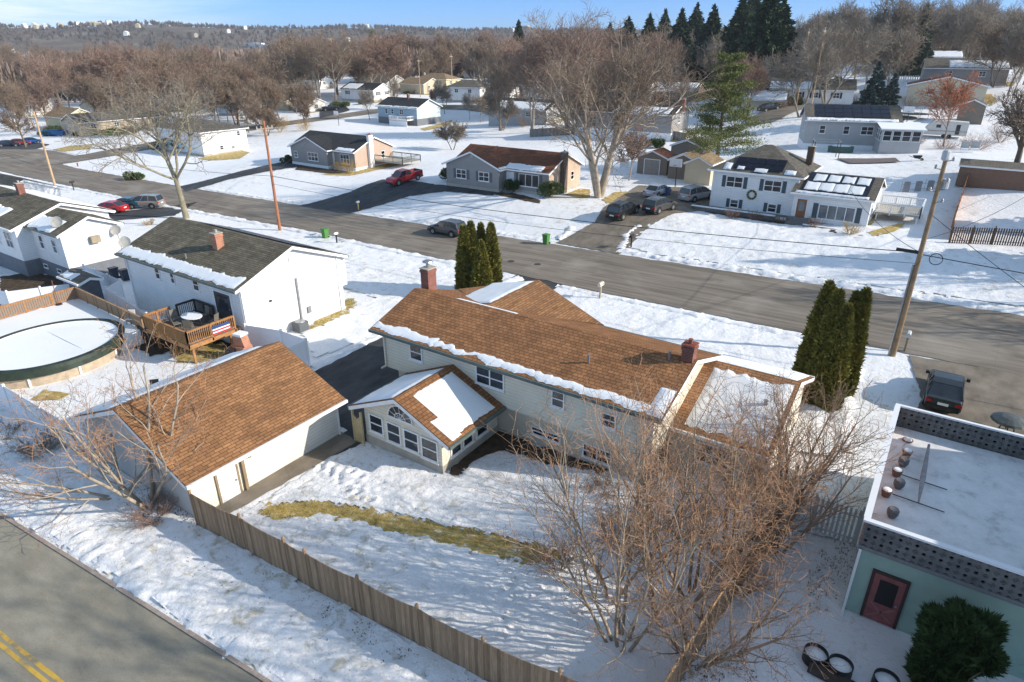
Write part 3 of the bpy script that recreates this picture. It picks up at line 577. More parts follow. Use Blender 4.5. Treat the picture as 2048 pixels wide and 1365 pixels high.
def car(name, kind, loc, rz, paint, label, group=None, plate=True, tailred=True):
    p = PROF[kind]; W = p['W']/2; root = empty(name, loc, rz, label, 'car' if kind != 'pickup' else 'pickup truck', group); hood = p['hood']; z0 = .3
    b = MB(); prev = None
    def ring(x, zt): # half cross-section, mirrored
        w = W*(1-.09*max(0, (abs(x)-p['L']*.36)/(p['L']*.14))**1.5); pts = [(x, w*.9, z0), (x, w, z0+.14), (x, w, zt*.72), (x, w*.975, zt-.06), (x, w*.9, zt)]
        return [Vector(q) for q in pts]+[Vector((q[0], -q[1], q[2])) for q in reversed(pts)]
    rings = [ring(x, z) for x, z in hood]
    for A, B in zip(rings[:-1], rings[1:]):
        for k in range(len(A)-1): b.face([A[k], A[k+1], B[k+1], B[k]])
        b.face([A[-1], A[0], B[0], B[-1]])
    b.face(rings[0][::-1]); b.face(rings[-1]); body = b.build('body', paint, root)
    cab = p['cab']; g = MB(); ws = [W*.9, W*.76, W*.74, W*.74, W*.76, W*.88]
    L_ = [Vector((x, w, z)) for (x, z), w in zip(cab, ws)]; R_ = [Vector((v.x, -v.y, v.z)) for v in L_]
    g.face(L_[::-1]); g.face(R_)
    for k in (0, 4): g.face([L_[k], L_[k+1], R_[k+1], R_[k]])
    g.build('glass', GLASS, root)
    rf = MB()
    for k in (1, 2, 3): rf.face([L_[k]+Vector((0, .01, .02)), L_[k+1]+Vector((0, .01, .02)), R_[k+1]+Vector((0, -.01, .02)), R_[k]+Vector((0, -.01, .02))])
    def pillar(a, c, w=.05):
        for s in (1, -1):
            A = Vector((a.x, a.y*s, a.z)); C = Vector((c.x, c.y*s, c.z)); rf.tube(A, C, w, w, 4)
    pillar(L_[0], L_[1], .055); pillar(L_[4], L_[5], .045)
    for fx in ((.32, .36), (.62, .6)) if kind != 'pickup' else ((.45, .45),):
        a = Vector((cab[0][0]+(cab[5][0]-cab[0][0])*fx[0], W*.9, cab[0][1])); c = Vector((cab[1][0]+(cab[4][0]-cab[1][0])*fx[1], W*.755, cab[2][1]-.02)); pillar(a, c, .035)
    pillar(L_[1], L_[2], .04); pillar(L_[2], L_[3], .04); pillar(L_[3], L_[4], .04)
    rf.build('roof', paint, root)
    if kind in ('suv', 'van'):
        rr = MB()
        for s in (1, -1): rr.tube((cab[1][0]+.3, s*W*.66, p['H']+.05), (cab[4][0]-.35, s*W*.66, p['H']+.04), .025, .025, 4)
        rr.build('roof_rail', CHROME, root)
    for x in p['wb']:
        for s in (1, -1):
            t = MB().tube((x, s*(W-.2), p['r']), (x, s*(W+.015), p['r']), p['r'], p['r'], 18).build('wheel', RUBBER, root)
            rm = MB().tube((x, s*(W+.012), p['r']), (x, s*(W+.03), p['r']), p['r']*.62, p['r']*.58, 10)
            rm.build('rim', METAL, t)
            am = MB()
            for k in range(9):
                a0 = math.pi*k/8; am.tube((x+math.cos(a0)*(p['r']+.07), s*(W-.02), p['r']+math.sin(a0)*(p['r']+.07)), (x+math.cos(a0)*(p['r']+.07), s*(W+.01), p['r']+math.sin(a0)*(p['r']+.07)), .09, .09, 6)
            am.build('wheel_arch', BLACK, root)
    zt = hood[1][1]; X = p['L']/2
    for s in (1, -1):
        MB().box((-X+.02, s*W*.62 if s > 0 else -W*.93, zt-.26), (-X+.1, W*.93 if s > 0 else -W*.62, zt-.12)).build('tail_light', TAIL, root)
        MB().box((X-.25, s*W*.55 if s > 0 else -W*.9, hood[-1][1]+.03), (X-.06, W*.9 if s > 0 else -W*.55, hood[-1][1]+.17)).build('headlight', HEADL, root)
        MB().box((cab[5][0]-.35, s*(W+.02) if s > 0 else -W-.2, cab[5][1]), (cab[5][0]-.15, W+.2 if s > 0 else s*(W+.02), cab[5][1]+.16)).build('mirror', BLACK, root)
    MB().box((-X-.04, -W*.88, .32), (-X+.12, W*.88, .56)).build('bumper', BLACK if kind in ('suv', 'pickup') else paint, root); MB().box((X-.12, -W*.88, .3), (X+.04, W*.88, .52)).build('bumper', BLACK if kind in ('suv', 'pickup') else paint, root)
    MB().box((-X-.045, -.26, .62), (-X+.0, .26, .76)).build('number_plate', WHITE, root)
    if kind == 'pickup':
        MB().box((-2.62, -W*.8, .9), (-.95, W*.8, 1.13)).build('bed', BLACK, root); bb = MB()
        for y0, y1 in ((-W*.97, -W*.8), (W*.8, W*.97)): bb.box((-2.7, y0, 1.0), (-.9, y1, 1.32))
        bb.box((-2.72, -W*.97, .8), (-2.62, W*.97, 1.32)); bb.build('bed_side', paint, root)
    return root
TAIL = plain('tail_light_red', (.45, .01, .01), .2, .1); HEADL = plain('headlight_glass', (.55, .56, .58), .1, .1)
def paint(name, c, metal=.3, rough=.25): return plain(name, c, rough, .04, 1, metal, .6)

# ------------------------------------------------------------------ streets, drives, ground patches
def strip(name, pts, wd, mat, dz=.04, jit=.15, seg=1.2):
    L = []; R = []
    for i, p in enumerate(pts):
        a = Vector(pts[max(0, i-1)][:2]); b = Vector(pts[min(len(pts)-1, i+1)][:2]); d = (b-a).normalized(); n = Vector((-d.y, d.x))*wd/2; p = Vector(p[:2]); L.append(p+n); R.append(p-n)
    return sheet(name, [tuple(q) for q in L+R[::-1]], mat, dz, seg, jit, 3.)
sheet('street', [(-300, 47.3), (-150, 47.8), (-100, 47.4), (-60, 48.2), (-30, 47.3), (-10, 47), (70, 47.6), (70, 58.6), (6, 58.6), (-23, 57.9), (-52, 57.3), (-100, 56.7), (-140, 57.3), (-190, 61), (-300, 66)], ROAD, .05, .7, .22, 4.)
strip('side_street', [gat(128, 322), gat(200, 311), gat(290, 295), gat(380, 276), gat(470, 262), gat(600, 244), gat(750, 223), gat(870, 214), gat(950, 216), gat(1060, 226), gat(1180, 236)], 8.5, ROAD, .12, .2, 2)
strip('cross_street', [gat(0, 296), gat(60, 307), gat(130, 328)], 9, ROAD, .1, .2, 2)
strip('hill_street', [gat(1490, 245), gat(1530, 238), gat(1600, 215), gat(1450, 200)], 7, ROAD, .2, .2, 3)
sheet('road', [(-140, -.3), (-32.3, 6.2), (-23.5, 6.9), (-15.1, 7.45), (-5, 8.2), (60, 12.5), (60, 3), (-5, -3), (-140, -14)], ROAD2, .02, .4, .10, 5., 3)
def yline(off): return [(-140, -3.9+off), (-24.2, 3.28+off), (-20.66, 3.55+off), (60, 9.2+off), (60, 9.34+off), (-20.66, 3.69+off), (-24.2, 3.42+off), (-140, -3.76+off)]
YEL = NT('worn_yellow_paint', .8); YEL.col(YEL.ramp(YEL.noise(1.6, 8, .75), (.36, (.22, .2, .14)), (.5, (.52, .33, .06)), (.7, (.62, .42, .08))))
for o_ in (-.12, .12): sheet('road_marking', yline(o_), YEL.m, .026, .5, .015, 60)
KERB = plain('kerb_stone', (.33, .27, .23), .9, .2, 3)
kb = MB()
for i in range(150):
    a = Vector((-60+i*.6, 6.2+(-60+i*.6+32.3)*.077)); b = a+Vector((.58, .0447)); n = Vector((-.077, 1)).normalized()*.075
    z = h(a.x, a.y); P4 = [a-n, b-n, b+n, a+n]; kb.face([(p.x, p.y, z+.07) for p in P4]); kb.face([(P4[0].x, P4[0].y, z-.1), (P4[1].x, P4[1].y, z-.1), (P4[1].x, P4[1].y, z+.07), (P4[0].x, P4[0].y, z+.07)])
tag(kb.build('kerb', KERB), kind='structure')
def S_(name, pts, mat, dz=.03, jit=.2, seg=.35, grid=3., seed=0): return sheet(name, pts, mat, dz, seg, jit, grid, seed)
S_('driveway', [(-31.6, 19.8), (-32.0, 31), (-31.4, 40), (-31.8, 47.7), (-26.8, 47.7), (-26.8, 38), (-25.4, 31), (-24.6, 25.), (-22.6, 24.4), (-22.8, 18.9), (-23.3, 17.2), (-24.4, 17.2), (-24.4, 19.8)], DRIVE, .02, .16)
S_('path', [(-24.6, 10.9), (-24.6, 19.5), (-23.1, 19.3), (-23.35, 15), (-23.5, 12.2), (-23.6, 11.2)], DRIVE2, .024, .1)
S_('driveway', px((1817, 712), (2048, 752))+[(14, 46.5), (14, 31.2), (.4, 31.2)]+px((1843, 800), (1832, 760)), DRIVE2, .06, .12)
S_('driveway', px((596, 413), (700, 385), (765, 360), (870, 370), (960, 378), (1010, 384), (985, 392), (890, 384), (820, 393), (740, 417), (690, 430)), DRIVE, .07, .2)
S_('driveway', px((1112, 487), (1190, 445), (1205, 420), (1235, 398), (1275, 372), (1418, 378), (1420, 420), (1350, 428), (1302, 452), (1240, 510)), DRIVE2, .07, .15, seed=4)
S_('driveway', px((372, 384), (357, 374), (510, 337), (590, 320), (640, 327), (560, 340), (450, 362), (400, 377)), DRIVE, .08, .2)
S_('driveway', px((205, 425), (255, 422), (330, 415), (395, 405), (350, 432), (230, 442)), DRIVE, .05, .2)
S_('driveway', px((640, 222), (690, 212), (700, 222), (640, 238)), DRIVE, .14, .2)
S_('driveway', px((0, 300), (70, 300), (100, 290), (60, 285), (0, 288)), DRIVE, .14, .2)
GP = [px((512, 1024), (560, 1007), (640, 1003), (720, 1016), (800, 1030), (880, 1050), (960, 1062), (1040, 1085), (1130, 1110), (1090, 1128), (1000, 1121), (900, 1095), (800, 1070), (700, 1047), (600, 1040), (530, 1042)),
      px((612, 662), (650, 628), (700, 597), (714, 607), (690, 630), (640, 655)), px((335, 705), (380, 685), (450, 690), (475, 712), (400, 727), (360, 724)), px((188, 540), (215, 520), (262, 513), (255, 527), (215, 546)),
      px((1735, 466), (1790, 450), (1810, 447), (1795, 463), (1750, 474)), px((1728, 446), (1748, 430), (1757, 436), (1740, 452)), px((1130, 390), (1160, 378), (1180, 380), (1180, 396), (1160, 397)), px((1205, 400), (1230, 385), (1275, 384), (1240, 400), (1215, 408)),
      px((640, 350), (700, 352), (800, 330), (806, 322), (780, 326), (700, 346)), px((840, 258), (890, 245), (905, 240), (900, 250), (850, 262)), px((395, 318), (420, 322), (480, 318), (500, 305), (470, 300)), px((105, 300), (140, 292), (185, 290), (180, 298), (130, 304)), px((1850, 260), (1900, 262), (1935, 266), (1880, 270)), px((60, 800), (90, 780), (140, 790), (120, 800))]
for i, g_ in enumerate(GP): sheet('grass', g_, GRASS, .045 if i < 4 else .06, .12 if i < 4 else .5, .55 if i < 4 else .3, 1.5, i, kind='stuff')
tufts('grass_blades', GP[:1], 14000, .06, BLADE, 3, .02, .5); tufts('grass_blades', GP[1:4], 7000, .07, plain('olive_grass_blade', (.20, .20, .045), .8, .5, 1.2), 4, .018, .4)
MU = [px((893, 950), (905, 935), (992, 857), (1075, 893), (1140, 905), (1230, 935), (1200, 950), (1100, 930), (1010, 903), (960, 913), (930, 938), (915, 955)), px((255, 690), (330, 655), (470, 690), (480, 720), (430, 715), (345, 702), (300, 715)), px((1410, 425), (1590, 452), (1590, 446), (1420, 418)), px((1620, 458), (1725, 480), (1728, 472), (1620, 450)),
      px((905, 372), (1000, 392), (1080, 408), (1078, 400), (1000, 380), (905, 365)), px((0, 555), (60, 545), (150, 560), (130, 575), (60, 590), (0, 600)), px((590, 340), (700, 352), (700, 344), (600, 330))]
for i, g_ in enumerate(MU): sheet('bare_ground', g_, MULCH, .04, .3, .3, 1.5, i+30, kind='stuff')
bp_yard = [(-23, 12), (-22.5, 18), (-17, 18.5), (-12, 22), (-5, 22), (-5, 12.5), (-14, 11.6)]
LEAF = plain('dead_leaves', (.13, .085, .05), .9, .5, 2)
tufts('dead_leaves', [MU[0], px((1380, 1290), (1470, 1290), (1500, 1365), (1350, 1365)), px((560, 1140), (950, 1365), (860, 1365), (540, 1170)), px((250, 960), (450, 1040), (400, 1060), (300, 1020)), px((60, 870), (200, 900), (240, 960), (120, 920)), px((740, 545), (900, 560), (760, 600)), px((1600, 1180), (1680, 1060), (1720, 1100), (1650, 1230)), [tuple(q) for q in bp_yard]], 4200, .05, LEAF, 5, .025, .6)
tufts('dead_leaves', [px((0, 1010), (100, 1050), (500, 1350), (540, 1365), (900, 1365), (560, 1130), (0, 900))], 700, .05, LEAF, 6, .03, .6)
# ploughed snow banks
bank('snow_bank', [(-300, 46.7), (-100, 46.9), (-60, 47.6), (-34, 46.9)], 1.1, 0.204, 1, .4); bank('snow_bank', [(-27, 46.6), (-14, 46.3), (-4.4, 46.3)], 1.0, 0.190, 2)
bank('snow_bank', [(-4.6, 46.0), (-3.4, 45.4), (-2.9, 43.4), (-2.8, 40), (-2.4, 36), (-1.6, 32)], 1.5, 0.286, 3); bank('snow_bank', [(-99, 57.4), (-75, 57.9)], .9, 0.170, 4); bank('snow_bank', [(-61, 58), (-34, 58.6)], 1.0, 0.190, 5)
bank('snow_bank', [(-27, 58.8), (-23, 58.7), (-5, 59.2), (8, 59.4), (40, 59.4)], 1.2, 0.231, 6); bank('snow_bank', [(-26.9, 59.2), (-28, 63), (-28, 66)], 1.1, 0.204, 7); bank('snow_bank', [(-34.3, 59), (-34.6, 63)], .9, 0.170, 8)
bank('snow_bank', [(-60, 4.8), (-32.3, 7.0), (-23.5, 7.6), (-15.1, 8.1), (0, 9.0)], 1.3, 0.17, 9, lump=1.3); bank('snow_bank', [(-32.3, 24), (-32.4, 30), (-32.2, 40)], .7, 0.136, 10)
bank('snow_bank', px((525, 1045), (600, 1042), (700, 1052), (800, 1075), (900, 1100), (1000, 1128)), .8, .13, 11, lump=1.4); bank('snow_bank', [(-31.9, 43.6), (-31.3, 45.6), (-31, 46.8)], 1.3, 0.272, 12); bank('snow_bank', [(-22.4, 18.7), (-22.9, 16.8), (-22.8, 13.2)], .6, 0.095, 13)
bank('snow_bank', [(-1.4, 24.8), (-1.9, 28), (-2.2, 33)], 2.0, 0.231, 14); bank('snow_bank', [(-3.4, 36), (-2.6, 31)], 2.2, 0.204, 15)
# manholes
for x, y in ((1075, 530), (1022, 524)): p = gat(x, y); MB().lathe((0, 0, 0), ((.34, 0), (.34, .012), (.3, .016), (.28, .008)), 16).build('manhole_cover', plain('cast_iron', (.05, .045, .04), .6, .2)).location = (p.x, p.y, p.z+.05)
mh = [o for o in COL.objects if o.name.startswith('manhole')]
for o, t in zip(mh, ('large round iron manhole cover in the street opposite the cream house gable', 'small dark manhole cover in the street just beside the columnar evergreens')): tag(o, t, 'manhole cover')

# ------------------------------------------------------------------ the cream house
def merge(B, A):
    off = B.r.location-A.r.location
    for ch in list(B.r.children): ch.parent = A.r; ch.location = ch.location+off
    bpy.data.objects.remove(B.r)
LOWW = siding('cream_lower_siding', (.66, .60, .48), .12)
M = House('split_level_house', 'cream sided split level house with long brown shingle roof and rear sunroom', 'house', -25.2, 23.8, -.1, 16.6, 6.8, 4.54)
M.walls(CREAM, 'x', 1.13, 2.05); MB().box((.5, .5, -.6), (16.2, 6.5, 2.05)).build('lower_wall', LOWW, M.r); MB().box((.45, .45, -.6), (16.25, 6.55, .28)).build('foundation', CONC, M.r)
M.roof(BROWN_SH, .5, .5, gut=GUTTER, trim=WHITE)
M.snow('S', (.05, 4.6), (.82, .97), .035, .25, 1); M.snow('S', (4.3, 8.6), (.86, .95), .04, .3, 2); M.snow('S', (8.2, 17.5), (.85, .975), .045, .24, 3, ); M.snow('S', (16.8, 17.55), (.55, .985), .08, .1, 4)
M.snow('N', (3.2, 7.4), (0, .07), .06, .05, 5)
for x0, y0, x1, y1, n in ((819, 685, 846, 725, 1), (952, 729, 1009, 783, 2), (1104, 778, 1129, 819, 1), (1203, 822, 1232, 860, 1)): M.pwin('S', x0, y0, x1, y1, n)
ow = MB(); a, za = pv(1063, 850, 24.3); b, zb = pv(1122, 888, 24.3)
Lw = House('x', None, None, -24.7, 24.3, -.1, 15.7, 6, 2); Lw.win('S', (a+b)/2+24.7, zb+.1, b-a, za-zb, 2); Lw.win('S', 13.2, .5, 1.6, .8, 2); merge(Lw, M)
# cross gable towards the street
cg = MB(); N_ = (4.8, 3.35, 5.73); R_ = (4.8, 9.1, 5.73); Fr = (10.2, 7.65, 4.44); Fl = (-.6, 7.65, 4.44)
rplane(cg, [N_, R_, Fr], (0, 1, 0), .1); rplane(cg, [N_, Fl, R_], (0, 1, 0), .1); cgo = cg.build('cross_gable_roof', ORANGE_SH, M.r, uv=True)
MB().face([(0, 7.3, 2), (9.7, 7.3, 2), (9.7, 7.3, 4.4), (4.8, 7.5, 5.6), (0, 7.3, 4.4)]).build('gable_wall', CREAM, M.r)
e_ = Vector((0, 1, 0)); d_ = Vector((-5.4, 0, -1.3)).normalized(); rsnow(M.r, Vector(N_)+Vector((0, .5, 0.02)), e_, d_, (.3, 4.9), (.12, 3.4), .08, .2, 21); 
M.chim(16.7, 3.4, 5.3, 6.5, .55, .55, BRICK, BRICK); M.chim(-.42, 4.6, 0, 6.75, .6, .75, BRICK, CONC, M.r)
MB().lathe((-.42, 4.6, 6.8), ((.12, 0), (.12, .3), (.34, .34), (.30, .42), (.05, .5)), 10).build('chimney_hood', METAL, M.r)
p = at(1177, 730, 4.95); M.pipe_vent(p.x+25.2, p.y-23.8, 4.9, 5.6); M.pipe_vent(15.9, 3.0, 5.4, 6.1)
M.spout('S', .1, 2.1, 4.4, CREAM); MB().box((16.6, -.3, 4.3), (17.0, .0, 4.42)).build('eave_return', WHITE, M.r)
# right wing
Wg = House('x', None, None, -8.62, 26.4, 0, 4.3, 8.3, 2.62); Wg.walls(CREAM, 'x', 1.55); Wg.roof(ORANGE_SH, .45, .35); Wg.snow('S', (.95, 4.8), (.10, .93), .09, .35, 8); Wg.snow('N', (.1, 4.8), (.03, .95), .12, .1, 9); Wg.win('S', 2.1, .9, 1.6, 1.1, 2); Wg.pipe_vent(3.6, 2.2, 3.4, 3.9, .1); merge(Wg, M)
# sunroom
Sn = House('x', None, None, -22.65, 19.6, -.15, 5.2, 4.6, 2.4); Sn.walls(CREAM, 'y', 1.15, 0, CONC, .55); Sn.roof(BROWN_SH, .75, .35, gut=GUTTER)
for q in ((738, 825, 769, 872), (773, 841, 804, 892), (807, 856, 840, 908), (842, 871, 878, 927)): Sn.pwin('S', *q)
for q in ((901, 910, 922, 897), (925, 890, 945, 877), (952, 868, 974, 853)):
    a, za = pu(q[0], q[1], -17.45); b, zb = pu(q[2], q[3], -17.45); Sn.win('E', (a+b)/2-19.6, .75, abs(b-a), .95)
hw_ = MB(); gl = MB(); c0 = -20.07+22.65; r0 = .78; z0 = 2.36
for k in range(16):
    a0 = math.pi*k/16; a1 = math.pi*(k+1)/16; f3 = lambda r, a: (c0+r*math.cos(a), -.05, z0+r*math.sin(a)*.9); hw_.face([f3(r0, a0), f3(r0+.07, a0), f3(r0+.07, a1), f3(r0, a1)][::-1])
    hw_.face([f3(r0*.45, a0), f3(r0*.5, a0), f3(r0*.5, a1), f3(r0*.45, a1)][::-1]); gl.face([(c0, -.03, z0), tuple(f3(r0, a0)[i] if i != 1 else -.03 for i in range(3)), tuple(f3(r0, a1)[i] if i != 1 else -.03 for i in range(3))][::-1])
hw_.box((c0-.85, -.07, z0-.06), (c0+.85, -.01, z0))
for a0 in (.45, 1.0, 1.57, 2.14, 2.7): hw_.tube((c0, -.05, z0), (c0+r0*math.cos(a0), -.05, z0+r0*.9*math.sin(a0)), .014, .014, 4)
o = hw_.build('half_round_window', WHITE, Sn.r); gl.build('pane', GLASS, o)
Sn.snow('W', (.15, 4.1), (.08, .97), .07, .15, 11); Sn.snow('E', (.95, 4.0), (.1, .93), .08, .12, 12); O_, e1, d1, l1 = Sn.pl['E']
rsnow(Sn.r, O_, e1, d1, (.4, 1.1), (l1*.55, l1*.97), .06, .2, 13); merge(Sn, M)
gt = empty('wooden_gate', (-23.35, 19.3, -.2), 0, 'pale yellow wooden gate with curved top between garage and sunroom', 'gate'); YW = plain('pale_pine_wood', (.50, .40, .22), .7, .15, 3)
MB().box((.0, 0, 0), (.1, .1, 2.0)).box((.62, 0, 0), (.72, .1, 2.05)).build('post', YW, gt); g2 = MB()
for k in range(5): g2.box((.1+k*.104, .03, .08), (.2+k*.104, .06, 1.55+.08*abs(k-2)))
g2.build('gate_panel', YW, gt)

# ------------------------------------------------------------------ garage
G_ = House('detached_garage', 'cream detached garage with wide orange brown shingle roof beside the driveway', 'garage', -33.7, 11.0, -.25, 9.2, 8.4, 2.29)
GGW = siding('grey_gable_siding', (.52, .50, .47), .13)
G_.walls(siding('pale_cream_siding', (.76, .74, .66), .19), 'y', 1.93, 0, CONC, .12); G_.roof(ORANGE_SH, .4, .3); G_.snow('W', (.2, 8.8), (.25, .97), .1, .2, 14)
MB().face([(0, -.03, .1), (9.2, -.03, .1), (9.2, -.03, 2.27), (4.6, -.03, 4.15), (0, -.03, 2.27)]).build('gable_siding', GGW, G_.r)
G_.door('E', 1.72, .05, .95, 1.95, plain('white_door', (.74, .76, .80), .5, .04), frame=plain('brown_trim', (.25, .19, .12), .7, .2)); m = MB(); G_.fb(m, 'E', 2.45, 2.6, 0, 2.2, 0, .16); m.build('corner_post', plain('brown_trim', (.25, .19, .12)), G_.r); G_.spout('E', 8.3, 0, 2.1)
m = MB(); G_.fb(m, 'E', 2.85, 3.0, 1.75, 1.95, .0, .16); m.build('wall_lamp', plain('brown_trim', (.25, .19, .12)), G_.r); G_.garage_door('N', 4.6, 5, 2.1)

# ------------------------------------------------------------------ white ranch house with the deck
R = House('ranch_house', 'white ranch house with grey green roof, brick chimney and rear wooden deck', 'house', -53.7, 23.7, -.5, 15.0, 9.0, 4.65)
R.walls(WHITE2, 'x', 1.75, 0, WHITE2, .3); R.roof(GREEN_SH, .5, .35, gut=GUTTER); R.snow('S', (.1, 15.4), (.78, .98), .05, .3, 15)
R.solar('N', (3, 14.5), (.14, .8), 7, 2)
for q in ((308, 533, 323, 560), (339, 543, 352, 569), (384, 556, 401, 584)): R.pwin('S', *q)
R.door('S', 12.9, 1.72, 1.9, 2.1, plain('dark_sliding_door', (.05, .055, .06), .3), GLASS)
a, za = pv(425.6, 487, 26.); R.chim(a+53.7, 2.7, 5.0, 6.9, .6, .6, brick('orange_brick', (.50, .16, .07), (.4, .12, .06), (.45, .35, .28))); R.pipe_vent(7.5, .9, 4.9, 5.5)
m = MB(); R.fb(m, 'E', 8.1, 9.0, 2.2, 4.6, 0, .02); m.build('corner_trim', WHITE, R.r); m = MB(); R.fb(m, 'E', 5.3, 5.6, 1.0, 1.5, .01, .14); m.build('meter_box', METAL, R.r); m = MB(); R.fb(m, 'E', 2.2, 2.35, 2.9, 3.02, .01, .12); m.build('wall_vent', BLACK, R.r); R.spout('E', 8.6, 0, 4.5); R.spout('E', .1, 0, 4.4); m = MB(); R.fb(m, 'E', 4.6, 4.72, .6, 4.0, .01, .12); m.build('conduit', METAL, R.r); MB().box((.02, 9.0, 2.1), (14.98, 9.5, 4.5)).build('front_overhang', WHITE2, R.r)
MB().box((15.02, 4.3, 5.3), (15.06, 4.7, 5.8)).build('gable_vent', WHITE, R.r); R.spout('S', .1, 0, 4.4)
def dish(x, y, z, parent, sc=1., name='satellite_dish'):
    m = MB(); c = Vector((x, y, z))
    m.tube(c, c+Vector((0, 0, .35)), .03); d = Vector((.55, -.6, .45)).normalized(); a = d.orthogonal().normalized(); b = d.cross(a); o = c+Vector((0, 0, .55)); prev = None
    for r_, k in ((.05, .0), (.22, .02), (.4, .09)):
        ring = [o+a*(r_*sc*math.cos(t*math.pi/8))+b*(r_*sc*math.sin(t*math.pi/8))+d*k*sc for t in range(16)]
        if prev: [m.face([prev[i], prev[(i+1) % 16], ring[(i+1) % 16], ring[i]]) for i in range(16)]
        else: m.face(ring)
        prev = ring
    m.tube(o-b*.3, o+d*.45, .015); return m.build(name, plain('dish_grey', (.42, .40, .36), .5, .1), parent)
dish(-.3, .4, 4.7, R.r, 1.2)
# deck
DK = empty('wooden_deck', (-44.4, 19.75, -.45), 0, 'raised orange stained wooden deck behind the white ranch house', 'deck'); DL, DW, DZ, RZ = 5.25, 3.85, 1.62, 2.6
m = MB()
for k in range(28): m.box((k*DL/28+.005, 0, DZ-.04), ((k+1)*DL/28-.005, DW, DZ))
m.build('deck_boards', plain('grey_deck_boards', (.14, .12, .105), .8, .2), DK); MB().box((-.05, -.05, DZ-.32), (DL+.05, .0, DZ-.03)).box((DL, -.05, DZ-.32), (DL+.05, DW, DZ-.03)).box((-.05, 0, DZ-.32), (0, DW, DZ-.03)).build('rim_board', WOODO, DK)
def railing(parent, a, b, z0, z1, mat, sp=.13, posts=3, infill=None, bal=.035):
    a = Vector((*a, 0)); b = Vector((*b, 0)); L = (b-a).length; d = (b-a)/L; ang = math.atan2(d.y, d.x); Mx = Matrix.Translation(a) @ Matrix.Rotation(ang, 4, 'Z'); m = MB()
    m.box((0, -.07, z1-.04), (L, .07, z1), Mx); m.box((0, -.02, z1-.14), (L, .02, z1-.05), Mx); m.box((0, -.02, z0+.06), (L, .02, z0+.14), Mx)
    for k in range(posts): x = L*k/(posts-1) if posts > 1 else 0; m.box((x-.05, -.05, z0-.25), (x+.05, .05, z1), Mx)
    for k in range(int(L/sp)): m.box((k*sp+.05, -bal/2-.03, z0+.06), (k*sp+.05+bal, bal/2-.03, z1-.06), Mx)
    o = m.build('railing', mat, parent)
    if infill: MB().box((.05, -.01, z0+.12), (L-.05, .0, z1-.1), Mx).build('railing_panel', infill, parent)
    return o
railing(DK, (0, 0), (DL, 0), DZ, RZ, WOODO, .14, 5, plain('yellow_glass_panel', (.45, .33, .16), .6, .15)); railing(DK, (DL, 0), (DL, DW-.4), DZ, RZ, WOODO, .14, 3); railing(DK, (0, 0), (0, 1.9), DZ, RZ, WOODO, .14, 3); railing(DK, (0, 2.4), (0, DW-.1), DZ, RZ, WOODD, .14, 2); railing(DK, (0, DW-.1), (2.4, DW-.1), DZ, RZ, WOODD, .14, 3)
for x, y in ((.5, .4), (2.7, .4), (4.9, .4), (4.9, 3.2), (.5, 3.2)): MB().box((x-.07, y-.07, -.2), (x+.07, y+.07, DZ-.05)).build('support_post', WOODO, DK)
st = MB()
for k in range(6): st.box((-.3-(k+1)*.26, .3, DZ-.27*(k+1)), (-.3-k*.26, 1.4, DZ-.27*(k+1)+.05))
st.box((-1.9, .24, 0), (-.1, .3, .2)); st.build('stairs', WOODD, DK); railing(DK, (-1.9, .25), (-.05, .25), .2, 1.25, WOODD, .14, 2)
fm = MB(); FR = plain('red_flag_cloth', (.55, .02, .04), .8, .3, 6); FB_ = plain('blue_flag_cloth', (.03, .07, .2), .8)
fr_ = empty('flag', (-39.08, 21.5, 1.3), 0, 'red white and blue flag bunting hung over the deck railing', 'flag'); MB().box((0, 0, 0), (.03, 1.3, .1)).box((0, 0, .2), (.03, 1.3, .3)).build('red_stripes', FR, fr_); MB().box((-.001, 0, .1), (.03, 1.3, .2)).box((-.001, 0, .3), (.03, 1.3, .4)).build('white_stripe', plain('white_cloth', (.7, .7, .7)), fr_); MB().box((.0, 0, .4), (.03, 1.3, .6)).build('blue_stripe', FB_, fr_)
tb = empty('patio_table', (-42.1, 21.9, 1.17), 0, 'oval snow covered patio table on the wooden deck', 'table'); MB().lathe((0, 0, .68), ((.8, 0), (.82, .03), (.8, .05)), 20, 1.1, .75).build('table_top', SNOWR, tb); lg = [MB().tube((x, y, 0), (x*.8, y*.8, .69), .025).build('leg', METAL, tb) for x in (-.5, .5) for y in (-.35, .35)]
def pchair(name, x, y, z, rz, label, mat, group=None, cat='chair'):
    r = empty(name, (x, y, z), rz, label, cat, group); MB().box((-.25, -.24, .4), (.25, .26, .45)).build('seat', mat, r); b = MB(); b.prism([(-.25, 0), (.25, 0), (.25, .55), (-.25, .55)], .03, Matrix.Translation((0, .24, .45)) @ Matrix.Rotation(-.2, 4, 'X')); b.build('backrest', mat, r)
    for x_ in (-.23, .23):
        for y_ in (-.22, .24): MB().tube((x_, y_, 0), (x_, y_, .42), .018).build('leg', METAL, r)
    return r
CHM = plain('patio_sling', (.16, .15, .13), .7); gp = 'patio chairs round the deck table'
for i, (x, y, rz, t) in enumerate(((-43.3, 21.4, 1.4, 'grey patio chair on the deck left of the oval table'), (-42.4, 20.9, 3.0, 'grey patio chair on the deck nearest the camera side railing'), (-41.2, 21.1, 3.9, 'beige patio chair on the deck in front of the oval table'), (-40.7, 22.6, -1.2, 'grey patio chair on the deck beside the sliding door'), (-42.3, 22.9, 0, 'grey patio chair on the deck against the dark railing'))): pchair('patio_chair', x, y, 1.17, rz, t, CHM, gp)
